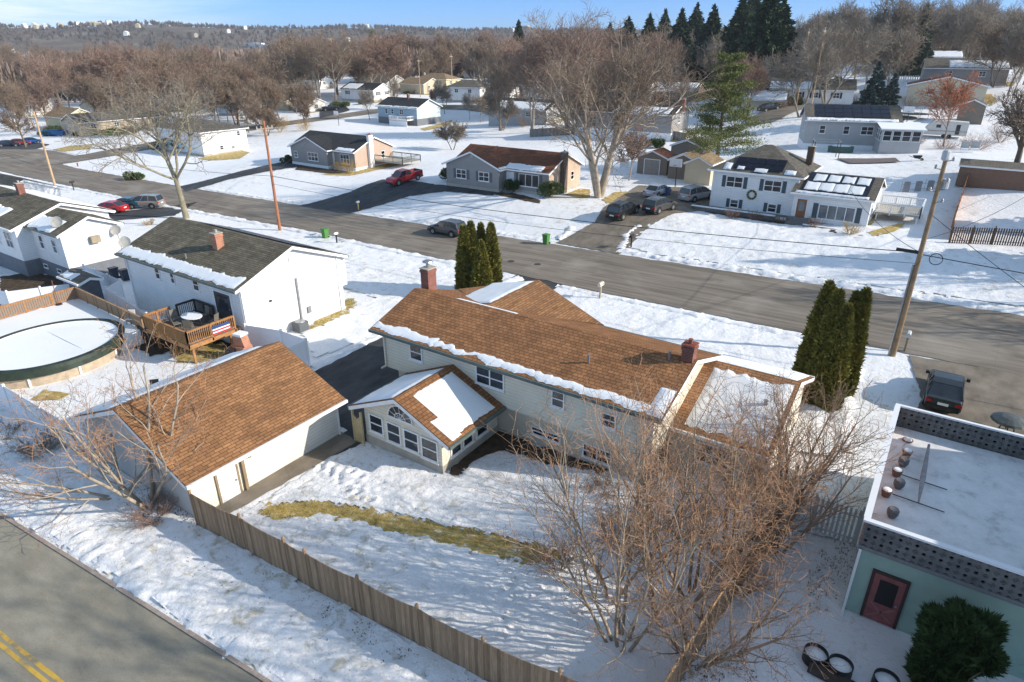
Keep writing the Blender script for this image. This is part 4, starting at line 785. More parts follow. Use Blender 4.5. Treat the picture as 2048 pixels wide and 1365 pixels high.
ac = empty('air_conditioner', (*at(603, 664, -.45)[:2], -.45), 0, 'grey air conditioning unit beside the white ranch gable wall', 'air conditioner'); MB().box((-.42, -.42, .05), (.42, .42, .85)).build('casing', plain('ac_grey', (.11, .12, .13), .5), ac); MB().lathe((0, 0, .85), ((.38, 0), (.36, .03), (.1, .05)), 16).build('fan_grille', METAL, ac)
gr = empty('brick_grill', (-37.5, 22.4, -.4), .2, 'brick outdoor barbecue chimney with snow on top behind the garage', 'barbecue'); MB().box((-.5, -.35, 0), (.5, .5, 1.0)).prism([(-.5, 1.0), (.5, 1.0), (.3, 1.75), (-.3, 1.75)], .6, Matrix.Translation((0, -.2, 0))).build('brickwork', brick('orange_brick', (.5, .16, .07), (.4, .12, .06), (.4, .3, .25)), gr); MB().box((-.36, -.25, 1.75), (.36, .45, 1.9)).build('cap', SNOWR, gr); MB().box((-.85, -.7, .1), (-.2, -.2, .9)).build('firebox', BLACK, gr)

# ------------------------------------------------------------------ fences
def fence(name, label, pts, hgt, mat, posts=None, sag=0, cap=.18, spacing=2.4, th=.03, pw=.09, zb=0, finial=False, pickets=None, cat='fence', group=None, step=.3):
    root = empty(name, (pts[0][0], pts[0][1], h(*pts[0])), 0, label, cat, group); O = root.location.copy(); pm = posts or mat
    for a, b in zip(pts[:-1], pts[1:]):
        a = Vector(a); b = Vector(b); L = (b-a).length; n = max(1, round(L/spacing)); d = (b-a)/L; nn = Vector((-d.y, d.x))*th
        for k in range(n):
            m = MB(); A = a+d*(L*k/n); Bq = a+d*(L*(k+1)/n); l = (Bq-A).length
            if pickets:
                q = int(l/pickets)
                for i in range(q):
                    c = A+d*(l*(i+.2)/q); e = A+d*(l*(i+.75)/q); z = h(c.x, c.y)+zb-O.z; t = z+hgt; P4 = [Vector((c.x, c.y, 0))-O*1, Vector((e.x, e.y, 0))-O]
                    c3 = Vector((c.x-O.x, c.y-O.y, 0)); e3 = Vector((e.x-O.x, e.y-O.y, 0)); n3 = Vector((nn.x, nn.y, 0)); u0 = (l*k+l*i/q); 
                    for s_ in (0, 1): m.face([c3+n3*s_+Vector((0, 0, z)), e3+n3*s_+Vector((0, 0, z)), e3+n3*s_+Vector((0, 0, t-.05)), (c3+e3)/2+n3*s_+Vector((0, 0, t)), c3+n3*s_+Vector((0, 0, t-.05))], [(u0, 0), (u0+.1, 0), (u0+.1, 1.5), (u0+.05, 1.6), (u0, 1.5)])
                for zz in (.3, hgt-.35):
                    z = h(A.x, A.y)+zb-O.z+zz; z2 = h(Bq.x, Bq.y)+zb-O.z+zz; m.tube((A.x-O.x, A.y-O.y, z), (Bq.x-O.x, Bq.y-O.y, z2), .035, .035, 4)
            else:
                q = max(2, int(l/step)); F0 = []
                for i in range(q+1):
                    t = i/q; c = A.lerp(Bq, t); z = h(c.x, c.y)+zb-O.z; F0.append((c.x-O.x, c.y-O.y, z-.05, z+hgt-sag*4*t*(1-t), (L*k/n+l*t)))
                for i in range(q):
                    p, r_ = F0[i], F0[i+1]; ux, uy = p[4], r_[4]
                    for s_ in (0, 1):
                        ox, oy = nn.x*s_, nn.y*s_; fc = [(p[0]+ox, p[1]+oy, p[2]), (r_[0]+ox, r_[1]+oy, r_[2]), (r_[0]+ox, r_[1]+oy, r_[3]), (p[0]+ox, p[1]+oy, p[3])]; uv = [(ux, 0), (uy, 0), (uy, r_[3]-r_[2]), (ux, p[3]-p[2])]
                        m.face(fc if not s_ else fc[::-1], uv if not s_ else uv[::-1])
                    m.face([(p[0], p[1], p[3]), (r_[0], r_[1], r_[3]), (r_[0]+nn.x, r_[1]+nn.y, r_[3]), (p[0]+nn.x, p[1]+nn.y, p[3])], [(ux, 0), (uy, 0), (uy, .03), (ux, .03)])
            m.build('fence_panel', mat, root, uv=True)
        for k in range(n+1):
            if k == n and b != Vector(pts[-1]): continue
            A = a+d*(L*k/n); z = h(A.x, A.y)+zb-O.z; m = MB().box((A.x-O.x-pw/2+nn.x/2, A.y-O.y-pw/2+nn.y/2, z-.1), (A.x-O.x+pw/2+nn.x/2, A.y-O.y+pw/2+nn.y/2, z+hgt+cap))
            if finial: m.lathe((A.x-O.x+nn.x/2, A.y-O.y+nn.y/2, z+hgt+cap), ((.06, 0), (.05, .03), (.075, .09), (.04, .17), (.01, .2)), 8)
            m.build('post', pm, root)
    return root
bp = [tuple(gat(*q)[:2]) for q in ((395, 1050), (492, 1101), (579, 1151), (620, 1175), (723, 1230), (839, 1290), (967, 1359))]+[(-6.4, 11.9), (-3.9, 12.3)]
fence('board_fence', 'long weathered brown board fence with scalloped panels along the back yard', bp, 1.72, FENCE, sag=.10, cap=.03, spacing=9, finial=True)
fence('side_board_fence', 'weathered brown board fence between the twiggy shrubs and the green building yard', [(-3.8, 12.3), (-3.5, 17), (-3.0, 22.5), (-2.9, 27)], 1.6, FENCE, sag=.05, cap=.1, spacing=2.4)
fence('picket_fence', 'grey white picket fence beside the green building corner', [(-1.75, 24.95), (.0, 25.05)], 1.75, plain('grey_white_paint', (.5, .5, .5), .7), pickets=.17, spacing=2, pw=.1)
VIN = plain('white_vinyl', (.76, .77, .79), .4, .03); vp = dict(posts=VIN, cap=.12, spacing=2.4, pw=.13)
fence('vinyl_fence', 'white vinyl fence running behind the pool deck toward the neighbouring houses', [(-63.5, 24.3), (-56.2, 23.9), (-55.0, 22.2), (-46.4, 20.9)], 1.9, VIN, **vp)
fence('vinyl_fence', 'white vinyl fence at the left frame edge behind the pile of wood', [(-66, 16.2), (-61.4, 17.5), (-59, 21.4), (-57.5, 22.8)], 1.8, VIN, **vp)
fence('vinyl_fence', 'white vinyl fence between the ranch house corner and the garage roof', [(-38.6, 23.6), (-35.6, 24.3), (-32.9, 24.2), (-32.8, 22.4)], 1.8, VIN, **vp)
fence('vinyl_fence', 'white vinyl fence in front of the round pool near the road', [(-49.5, 10.0), (-42.4, 10.45), (-35.5, 10.5), (-33.9, 10.9)], 1.8, VIN, **vp)
rf = dict(posts=WOODO, cap=.05, pw=.1)
# pool deck
PD = empty('pool_deck', (-56.2, 13.5, -.55), 0, 'snow covered raised deck around the oval pool with orange railings', 'deck'); m = MB(); m.box((0, 2.6, .0), (10.4, 7.0, 1.15)); m.box((0, -4, 0), (4.5, 2.6, 1.15)); m.build('platform', SNOWR, PD)
railing(PD, (0, 1.5), (0, 7), 1.15, 2.15, WOODO, .16, 4, FENCEG); railing(PD, (0, -4), (0, 1.5), 1.15, 2.15, WOODO, .16, 4); railing(PD, (0, 7), (10.6, 6.6), 1.15, 2.15, FENCE, 3, 7, FENCE)
pl = empty('round_pool', (-48.4, 15.1, -.55), 0, 'above ground oval pool covered with snow and a dark green tarpaulin', 'pool'); V = []; cx_ = 0
MB().lathe((0, 0, 0), ((4.0, 0), (4.0, 1.2), (3.9, 1.22), (3.85, .9)), 40, 1.0, 1.12).build('wall', plain('pool_wall', (.42, .34, .25), .7, .2), pl)
MB().lathe((0, 0, 0), ((4.25, .75), (4.2, 1.05), (4.12, 1.27), (3.8, 1.3), (3.75, 1.0)), 60, 1.0, 1.12).build('tarpaulin', plain('green_tarpaulin', (.022, .035, .025), .55, .5, 2, bump=.6), pl)
MB().lathe((0, 0, 0), ((3.78, 1.24), (3.6, 1.17), (2, 1.12), (.5, 1.1)), 40, 1.0, 1.12).build('snow_cover', SNOWR, pl)
for k in range(10):
    a = 2*math.pi*k/10; MB().box((4.02*math.cos(a)-.06, 4.5*math.sin(a)-.06, 0), (4.02*math.cos(a)+.06, 4.5*math.sin(a)+.06, .9)).build('upright', WHITE, pl)
pchair('garden_chair', -47.4, 20.2, .6, .6, 'white plastic garden chair tipped on the snowy pool deck', VIN)
sh = empty('patio_umbrella_stand', (-56.0, 19.0, .6), 0, 'bare umbrella pole standing at the corner of the pool deck', 'umbrella stand'); MB().lathe((0, 0, 0), ((.25, 0), (.22, .08), (.04, .1)), 12).build('base', BLACK, sh); MB().tube((0, 0, 0), (0, 0, 2), .03).build('pole', plain('red_brown_metal', (.2, .08, .06)), sh)
# pergola post frame and log pile at the left edge
pg = empty('garden_swing_frame', (-56, 13.0, .6), .3, 'orange wooden frame standing on the pool deck at the left edge', 'wooden frame'); MB().box((-1.2, -.1, 1.9), (1.4, .1, 2.05)).build('beam', WOODO, pg)
for x in (-.9, 1.1): MB().box((x-.06, -.06, 0), (x+.06, .06, 1.95)).build('post', WOODO, pg)
lp = MB(); rr_ = random.Random(4)
for k in range(26): a = rr_.uniform(-.5, .5); c = Vector((rr_.uniform(-1.3, 1.3), rr_.uniform(-.5, .5), .1+rr_.random()*.35)); lp.tube(c-Vector((math.cos(a), math.sin(a), 0))*.5, c+Vector((math.cos(a), math.sin(a), 0))*.5, .06, .05, 6)
o = lp.build('log_pile', plain('cut_logs', (.42, .2, .09), .8, .4, 3)); o.location = (*gat(18, 618)[:2], -.6); tag(o, 'pile of orange split logs on snow beside the white vinyl fence', 'log pile')
# small shed roof by the vinyl fence
sd = House('garden_shed', 'small grey roofed shed against the vinyl fence at the pool deck corner', 'shed', -60.2, 21.2, -.7, 3.2, 1.5, 2.2); sd.walls(plain('shed_dark', (.1, .11, .13)), 'x', .25); sd.roof(GREY_SH, .2, .2); sd.snow('S', (.1, 2.2), (.1, .9), .06)
hb = empty('wooden_chair', (*gat(880, 0+700)[:2], 0), 0) if False else None
ch2 = pchair('garden_chair', *at(312, 790, -.3)[:2], -.4, .9, 'dark garden chair standing in snow between the pool and garage', BLACK)

# ------------------------------------------------------------------ white house further left
LH = House('white_gabled_house', 'white house with dark lower wall and window air conditioner at the left edge', 'house', -92, 22.4, -.9, 21, 8.4, 4.7)
LH.walls(WHITE2, 'x', 1.5, 0, GREYF, 1.5); LH.roof(GREEN_SH, .45, .4); LH.snow('S', (3, 17), (.5, .97), .12, .4, 31); LH.snow('N', (5, 20), (.1, .9), .12, .3, 32); LH.chim(13.2, 4.1, 5.6, 7.3)
L2 = House('x', None, None, -71.5, 23.7, -.9, 6.5, 5.0, 4.75); L2.walls(WHITE2, 'x', 1.05, 0, GREYF, 1.5); L2.roof(GREEN_SH, .4, .4, gut=GUTTER); L2.snow('S', (.8, 5.8), (.4, .97), .1, .2, 33)
m = MB(); L2.fb(m, 'E', 2.3, 3.1, 3.4, 4.0, 0, .45); m.build('window_air_conditioner', plain('beige_unit', (.33, .27, .19)), L2.r)
for q in (2.2, 4.8): L2.win('S', q, 2.7, .8, 1.3, shut=None, frame=WHITE)
for q in (1.5, 4.3): L2.win('S', q, .7, .9, .4, rail=False)
dish(5.2, .6, 4.95, L2.r, 1.3); dish(6.9, 4.6, 3.6, L2.r, 1.2); L2.spout('E', 4.9, 0, 4.6); merge(L2, LH)
for q in (16, 19): LH.win('S', q, 2.5, 1.5, 1.6, 2)
bd = empty('white_porch', (*at(20, 480, 1)[:2], -.9), 0, 'white railed porch attached behind the white house at the left edge', 'porch'); MB().box((-4.2, -2, 1.2), (1.8, 1.2, 1.35)).build('floor', plain('porch_grey', (.3, .3, .3)), bd); railing(bd, (-4.2, -2), (1.8, -2), 1.35, 2.35, WHITE, .32, 4, None, .14); railing(bd, (1.8, -2), (1.8, 1.2), 1.35, 2.35, WHITE, .32, 2, None, .14)
FH = House('grey_roofed_house', 'corner of a brown grey roofed house cut by the left frame edge', 'house', *at(-95, 372, 1.5)[:2], -1.6, 13, 8, 3.0); FH.walls(WHITE2, 'x', 1.6); FH.roof(GREY_SH)

# ------------------------------------------------------------------ green building with the roof terrace
GB = House('green_building', 'pale green flat roofed building with patterned terrace screens and red door', 'building', .15, 21.2, .35, 10.4, 9.4, 2.85)
GRN = NT('pale_green_render', .8); GRN.col(GRN.mix(GRN.ramp(GRN.noise(.55, 6, .65, dist=.8), (.6, (0, 0, 0)), (.72, (.6,)*3)), GRN.ramp(GRN.noise(1.5, 5), (.3, (.28, .39, .33)), (.7, (.34, .46, .39))), (.10, .15, .12)))
GB.walls(GRN.m, None, 0, 0, None); MB().box((-.06, -.1, 2.85), (10.4, 9.5, 3.0)).build('roof_slab', plain('tar_edge', (.2, .2, .2)), GB.r); 
sv = []; 
TS = NT('thin_dirty_snow', .8, .2); TS.col(TS.ramp(TS.noise(1.4, 8, .7), (.30, (.45, .45, .45)), (.45, (.68, .68, .68)), (.68, (.80, .80, .80)))); TS.bump(TS.noise(5, 6, .7), .4, .03); MB().box((.12, .1, 3.0), (10.3, 9.2, 3.06)).build('roof_snow', TS.m, GB.r)
def mk_screen():
    k = NT('breeze_block_screen', .8); sep = k.n('SeparateXYZ'); k.l(k.tc.outputs['Object'], sep.inputs[0])
    def mth(op, a, b=None):
        o = k.n('Math', operation=op)
        for i, x in enumerate((a, b)):
            if x is None: continue
            if isinstance(x, (int, float)): o.inputs[i].default_value = x
            else: k.l(x, o.inputs[i])
        return o.outputs[0]
    T = .24; X = mth('DIVIDE', sep.outputs['X'], T); Z = mth('DIVIDE', sep.outputs['Z'], T); fx = mth('SUBTRACT', mth('FRACT', X), .5); fz = mth('SUBTRACT', mth('FRACT', Z), .5)
    cx = mth('FLOOR', X); cz = mth('FLOOR', Z); par = mth('MODULO', mth('ADD', mth('ADD', cx, cz), 1000), 2); par2 = mth('MODULO', mth('ADD', cx, 1000), 2)
    rad = mth('SQRT', mth('ADD', mth('MULTIPLY', fx, fx), mth('MULTIPLY', fz, fz))); circ = mth('LESS_THAN', rad, .25)
    sg = mth('SUBTRACT', mth('MULTIPLY', par2, 2), 1); dg = mth('ADD', fx, mth('MULTIPLY', fz, sg)); ot = mth('SUBTRACT', fx, mth('MULTIPLY', fz, sg))
    sl_ = mth('MULTIPLY', mth('LESS_THAN', mth('ABSOLUTE', mth('SUBTRACT', mth('FRACT', mth('ADD', mth('MULTIPLY', dg, 3.2), .5)), .5)), .24), mth('MULTIPLY', mth('LESS_THAN', mth('ABSOLUTE', ot), .42), mth('LESS_THAN', mth('ABSOLUTE', dg), .46)))
    hole = mth('ADD', mth('MULTIPLY', circ, par), mth('MULTIPLY', sl_, mth('SUBTRACT', 1, par)))
    k.col(k.ramp(k.noise(2, 4), (.3, (.12, .12, .12)), (.7, (.18, .18, .175)))); tr = k.n('BsdfTransparent'); ms = k.n('MixShader'); k.l(hole, ms.inputs[0]); k.l(k.b.outputs[0], ms.inputs[1]); k.l(tr.outputs[0], ms.inputs[2])
    k.l(ms.outputs[0], k.t.nodes['Material Output'].inputs['Surface']); return k.m
SCR = mk_screen()
MB().box((.0, -.06, 3.0), (10.4, .0, 4.0)).build('front_screen', SCR, GB.r); MB().box((0, 9.3, 3.0), (10.4, 9.36, 4.0)).build('rear_screen', SCR, GB.r); MB().box((.0, .08, 3.0), (10.4, .1, 3.97)).box((0, 9.44, 3.0), (10.4, 9.47, 3.97)).build('screen_shade_backing', plain('painted_hole_shade', (.02, .02, .02)), GB.r)  # added near-black sheets behind both screens paint shade into the holes
MB().box((-.06, 0, 3.0), (.04, 9.36, 3.98)).build('parapet', brick('old_brick', (.35, .16, .1), (.28, .12, .08), (.4, .38, .34)), GB.r)
rc = MB(); rc.box((-.1, -.1, 3.98), (10.5, .1, 4.06)); rc.box((-.12, .1, 3.98), (.1, 9.28, 4.06)); rc.box((-.1, 9.28, 3.98), (10.5, 9.44, 4.06)); rc.build('rail_cap', VIN, GB.r)
GB.door('S', 1.15, .05, .95, 2.05, plain('faded_red_door', (.26, .09, .085), .7, .2), plain('dark_screen', (.018, .016, .016), .6), plain('dark_red_frame', (.06, .035, .03), .7)); m = MB(); [GB.fb(m, 'S', 1.15-.36+.72*(k/14 if q else 1-k/14)-.02, 1.15-.36+.72*(k/14 if q else 1-k/14)+.03, .18+.6*k/14, .24+.6*k/14, .062, .08) for k in range(15) for q in (0, 1)]; m.build('door_brace', plain('faded_pink', (.34, .15, .14)), GB.r); GB.spout('S', .05, 0, 2.9)
for i, (x, y, k) in enumerate(((1815, 872, 0), (1812, 903, 0), (1805, 922, 1), (1792, 942, 0), (1796, 966, 1), (1771, 982, 0), (1783, 1024, 1))):
    p = at(x, y+10, 3.42); t = ('terracotta saucer with snow at the far left corner of the roof terrace', 'round white rimmed planter full of snow in the sunlit patch of the terrace', 'square grey lantern urn in the sunlit patch of the terrace', 'brown pot of dead plants against the terrace parapet', 'grey lantern urn in shade in the middle of the planter row', 'brown clay pot beside the terrace left parapet', 'grey urn planter nearest the front screen of the terrace')[i]
    r = empty('planter', p, 0, t, 'planter', 'planters on the roof terrace'); c = (plain('clay', (.2, .11, .08)) if not k else plain('urn_grey', (.14, .14, .15)))
    if i == 0: MB().lathe((0, 0, 0), ((.2, 0), (.22, .06)), 12).build('pot', c, r)
    elif k: MB().lathe((0, 0, 0), ((.12, 0), (.19, .12), (.2, .32), (.15, .38)), 8, 1, 1.1).build('pot', c, r)
    else: MB().lathe((0, 0, 0), ((.14, 0), (.19, .25), (.2, .28)), 12).build('pot', c, r)
    MB().lathe((0, 0, .3 if i else .06), ((.17, 0), (.12, .04), (.04, .05)), 10).build('snow_top', SNOWR, r)
um = empty('folded_umbrella', (*at(1838, 945, 3.5)[:2], 3.42), 0, 'long folded grey patio umbrella lying on a black cross stand on the terrace', 'umbrella'); a1 = at(1858, 890, 3.7)-Vector((um.location.x, um.location.y, 3.42)); a2 = at(1837, 1005, 3.6)-Vector((um.location.x, um.location.y, 3.42)); m_ = (a1+a2)/2
MB().tube(a2, a2.lerp(a1, .4), .03, .1, 8).tube(a2.lerp(a1, .4), a1, .1, .05, 8).build('canopy', plain('grey_canvas', (.26, .26, .27), .8, .3), um)
for t in (.04, .4): c = a2.lerp(a1, t); c.z = .06; MB().tube(c-Vector((.85, -.02, 0)), c+Vector((.85, -.1, 0)), .02).build('stand_bar', BLACK, um)
pt = empty('glass_patio_table', (*at(2020, 840, 1.2)[:2], .45), 0, 'round glass patio table with black frame on the driveway behind the green building', 'table'); MB().lathe((0, 0, .78), ((.85, -.12), (.8, 0), (.4, .16), (.1, .2)), 14).build('table_top', plain('grey_mesh', (.09, .1, .1), .5, .3), pt)
for k in range(4): a = k*1.57; MB().tube((.35*math.cos(a), .35*math.sin(a), 0), (.2*math.cos(a), .2*math.sin(a), .78), .03).build('leg', BLACK, pt)
for k, (x, y, r_, t) in enumerate(((1628, 1322, .38, 'black rimmed round planter full of snow, left one of the pair in the bottom yard'), (1677, 1345, .38, 'black rimmed round planter full of snow, right one of the pair in the bottom yard'), (1768, 1375, .38, 'black rimmed round planter cut off by the bottom frame edge'))):
    p = gat(x, y); r = empty('round_planter', p, 0, t, 'planter', 'black round planters in the bottom yard'); MB().lathe((0, 0, 0), ((r_, 0), (r_, .42), (r_-.025, .42), (r_-.03, .2)), 22).build('tub', BLACK, r); MB().lathe((0, 0, .28), ((r_-.03, 0), (.1, .06)), 18).build('snow_fill', SNOWR, r)
o = MB().box((-.9, -.2, 0), (.9, .2, .25)).build('timber_edging', WOODD); o.location = (*gat(1675, 1368)[:2], .35); o.rotation_euler = (0, 0, -.1); tag(o, 'dark timber beam in snow in front of the round planters', 'timber')
NH = House('tall_house', 'tall pale house beyond the right frame edge shading the roof terrace', 'house', 10.6, 19.5, .4, 9, 13.2, 7.9); NH.walls(GRN.m, 'y', 1.4); NH.roof(GREY_SH)

# ------------------------------------------------------------------ trodden, lumpy snow close to the camera
def snowfield(name, u0, u1, v0, v1, st, keep, holes, dents, amp=.05, seed=0):
    nu_ = int((u1-u0)/st); nv_ = int((v1-v0)/st); V = []; F = []; D_ = np.array(dents) if dents else np.zeros((1, 4))+1e6
    for j in range(nv_+1):
        for i in range(nu_+1):
            x = u0+i*st; y = v0+j*st; z = h(x, y)+.055+amp*(.9*mn.noise((x*.9, y*.9, seed))+.6*mn.noise((x*2.6, y*2.6, seed))+.45*mn.noise((x*6, y*6, seed)))
            d2 = (D_[:, 0]-x)**2+(D_[:, 1]-y)**2; z -= float((D_[:, 2]*np.exp(-d2/D_[:, 3]**2)).sum()); z += float((D_[:, 2]*.35*np.exp(-(np.sqrt(d2)-D_[:, 3]*1.9)**2/(D_[:, 3]*.7)**2)).sum())
            V.append((x, y, z))
    for j in range(nv_):
        for i in range(nu_):
            x = u0+(i+.5)*st; y = v0+(j+.5)*st; q = (x+.22*mn.noise((x*1.6, y*1.6, 3)), y+.22*mn.noise((x*1.6, y*1.6, 8)))
            if keep and not inside(q, keep): continue
            if any(inside(q, p) for p in holes): continue
            a = j*(nu_+1)+i; F.append((a, a+1, a+nu_+2, a+nu_+1))
    us_ = sorted({i for f in F for i in f}); mpx = {o: k for k, o in enumerate(us_)}
    return tag(raw(name, [V[i] for i in us_], [tuple(mpx[i] for i in f) for f in F], SNOW, smooth=True), kind='structure')
def trail(a, b, n, dp=.15, r=.15, side=.13, seed=1):
    r0 = random.Random(seed); a = Vector(a[:2]); b = Vector(b[:2]); nn = Vector((-(b-a).y, (b-a).x)).normalized(); o = []
    for k in range(n): p = a.lerp(b, (k+r0.uniform(-.15, .15))/n)+nn*(side*(1 if k % 2 else -1)+r0.uniform(-.05, .05)); o.append((p.x, p.y, dp*r0.uniform(.7, 1.2), r*r0.uniform(.8, 1.15)))
    return o
dn_ = trail(gat(632, 925), gat(742, 1012), 12)+trail(gat(705, 925), gat(722, 1000), 7, seed=2)+trail(gat(655, 930), gat(690, 965), 5, seed=4)+trail(gat(1030, 1150), gat(1010, 1300), 9, .12, .14, seed=3)+trail(gat(900, 1180), gat(1180, 1190), 16, .1, .14, seed=8)
r0_ = random.Random(21)
for k in range(260): x = r0_.uniform(-34, -6); y = r0_.uniform(7.6, 20); dn_.append((x, y, r0_.uniform(.03, .10), r0_.uniform(.07, .16)))
gline = GP[0]; YARD = [(-23.0, 12.0), (-22.9, 18.7), (-22.3, 19.2), (-17.6, 19.2), (-17.2, 19.8), (-16.6, 21.2), (-12, 23.9), (-3.2, 24), (-4, 12.4), (-9, 11.7), (-14.4, 11.35), (-21, 11.15), (-23.8, 11.2)]
snowfield('yard_snow', -24, -3, 11, 24, .14, YARD, [gline, MU[0]], dn_, .06, 1)
VERGE = [(-40, 10.2), (-34, 10.6), (-24.2, 10.5), (-21, 10.9), (-14.4, 11.1), (-9, 11.5), (-4, 12.1), (-3, 9.2), (-15.1, 7.75), (-23.5, 7.2), (-32.3, 6.5), (-42, 5.8)]
snowfield('verge_snow', -42, -3, 5.6, 12.2, .16, VERGE, [], dn_, .10, 2)
LAWN = [(-26.2, 32.2), (-26.4, 46.2), (-15, 46), (-5, 45.8), (-3.6, 43), (-3.4, 36), (-3.8, 35.4), (-8.2, 35.4), (-8.2, 31.6), (-14, 31.8), (-26, 33.4)]
snowfield('lawn_snow', -27, -3, 31, 47, .2, LAWN, [], trail((-9.2, 45.5), (-10.3, 35), 20, .09, .13, seed=5)+trail((-17, 44), (-21.5, 38), 14, .06, .13, seed=6)+[(r0_.uniform(-26, -4), r0_.uniform(35, 46), r0_.uniform(.02, .06), r0_.uniform(.1, .2)) for _ in range(200)], .05, 3)
LAWN2 = [(-26.6, 60), (-27.2, 66), (-25.4, 71.5), (-24, 74.0), (-12, 73.6), (-6, 73.4), (0.2, 72), (8, 74), (8, 60.4), (-5, 59.8), (-23, 59.3)]
snowfield('front_lawn_snow', -28, 8, 59, 75, .3, LAWN2, [GP[4], GP[5]], trail((-12.5, 60.5), (-14.5, 72), 20, .12, .2, seed=9)+[(r0_.uniform(-26, 7), r0_.uniform(60, 74), r0_.uniform(.03, .08), r0_.uniform(.15, .3)) for _ in range(260)], .07, 4)
SIDE = [(-37.5, 33), (-33.2, 33), (-32.6, 47), (-64, 47.6), (-60, 40), (-38, 35)]
snowfield('side_lawn_snow', -64, -32.6, 24.6, 47.6, .25, [(-38, 27.6), (-33.2, 25), (-32.7, 31), (-32.4, 46.4), (-60, 46.8), (-62, 40), (-53, 36), (-38.2, 36)], [GP[1]], [(r0_.uniform(-50, -33), r0_.uniform(30, 46), r0_.uniform(.03, .07), r0_.uniform(.12, .25)) for _ in range(260)], .06, 5)

# ------------------------------------------------------------------ houses across the street and beyond
DKS = plain('dark_shutter', (.06, .085, .10), .6); GREYS = siding('grey_siding', (.30, .285, .275), .14); TANS = siding('tan_vertical_siding', (.55, .42, .32), .22, True); GREYB = siding('pale_grey_siding', (.42, .42, .42), .13)
BLUES = siding('blue_siding', (.30, .42, .50), .13); BEIGE = siding('beige_siding', (.58, .50, .36), .14); YEL2 = siding('yellow_siding', (.62, .55, .34), .14)
# split level with wreath
A = House('blue_shuttered_house', 'white split level house with dark blue shutters, solar panels and wreath', 'house', -24.0, 77.3, 1.35, 9.6, 8.6, 4.65)
A.walls(WHITE2, 'h', 0, .0, GREYF, .3); A.roof(GREY_SH, .5, axis='h', rise=2.6)
# solar on the hip front slope
O_, e, dn, ln = A.pl['S']; A.solar('S', (2.7, 8.2), (.5, .9), 5, 2); A.snow('S', (1.6, 2.5), (.72, .95), .1, .1, 40); A.snow('S', (3.2, 4.0), (.82, .93), .05, .1, 41, lift=.1); A.snow('S', (5.2, 6.6), (.85, .97), .05, .1, 42, lift=.1); A.snow('S', (8.4, 9.6), (.8, .95), .12, .1, 43)
for x in (2.6, 6.9): A.win('S', x, 2.75, 1.9, 1.25, 2, shut=DKS, sw=.42)
for x in (2.9, 7.2): A.win('S', x, .45, .95, .95, 1, shut=DKS, sw=.38)
B2 = House('x', None, None, -14.4, 75.9, 1.35, 7.6, 8.4, 3.35); B2.walls(WHITE2, 'x', 1.45, 0, GREYF, .3); B2.roof(GREY_SH, .5, .3)
B2.solar('S', (.9, 7.4), (.06, .9), 7, 3)
for i in range(4): B2.snow('S', (1.55+i*1.45, 2.75+i*1.45), (.12, .42), .05, .22, 50+i, lift=.1); B2.snow('S', (1.1+i*1.45, 2.5+i*1.45), (.50, .84), .05, .25, 55+i, lift=.1)
B2.snow('S', (.4, 7.6), (.88, .985), .1, .12, 60)
B2.win('S', 4.5, .75, 3.6, 1.55, 4, False, glass=GLASS2, shut=DKS, sw=.5); B2.door('S', .95, .5, 1.0, 2.1, plain('brown_door', (.24, .10, .045), .5), GLASS2); steps(B2, 'S', .95, 2.3, 4, .16, .42, plain('step_stone', (.2, .19, .18)))
B2.win('E', 2, 1., .8, 1.1); B2.win('E', 6, 1., .8, 1.1); merge(B2, A); A.chim(9.2, 5.9, 5.2, 7.2, .7, .7, BRICKD)
wr = MB(); wz = 2.15+.0
for k in range(22): a = 2*math.pi*k/22; wr.tube((4.75+.46*math.cos(a), -.08, wz+.46*math.sin(a)), (4.75+.46*math.cos(a+.3), -.08, wz+.46*math.sin(a+.3)), .12, .12, 6)
o = wr.build('wreath', YEW); o.location = A.r.location; tag(o, 'round green Christmas wreath with gold ornaments on the white house front', 'wreath'); oo = MB()
for k in range(9): a = k*.7; oo.lathe((4.75+.46*math.cos(a), -.2, wz+.46*math.sin(a)), ((.02, -.06), (.07, 0), (.02, .06)), 6)
oo.build('ornaments', plain('gold_ornament', (.6, .3, .06), .3), o)
wl = bank  # low front garden wall
gw = empty('garden_wall', (-25.0, 74.9, 1.3), 0, 'low grey stone garden wall topped with snow before the white shuttered house', 'wall'); WS = brick('grey_wall_stone', (.2, .19, .18), (.15, .145, .14), (.1, .1, .1), 2)
MB().box((0, 0, -.3), (9.2, .4, .6)).box((-.4, .2, -.3), (0, 2, .6)).box((12.4, -1.3, -.3), (18.6, -.95, .4)).build('stones', WS, gw); MB().box((-.4, -.02, .6), (9.2, .42, .68)).box((12.4, -1.32, .4), (18.6, -.93, .47)).build('snow_cap', SNOWR, gw)
dk2 = empty('white_deck', (-6.6, 79.2, 1.9), 0, 'white railed deck on the right side of the shuttered house', 'deck'); MB().box((0, 0, .8), (4.2, 5, .95)).build('floor', CONC, dk2); railing(dk2, (0, 0), (4.2, 0), .95, 1.95, WHITE, .2, 4); railing(dk2, (4.2, 0), (4.2, 5), .95, 1.95, WHITE, .2, 4); railing(dk2, (0, 5), (4.2, 5), .95, 1.95, WHITE, .2, 4)
for x in (.2, 4.): MB().box((x-.07, .1, -.8), (x+.07, .24, .8)).build('support_post', WHITE, dk2)
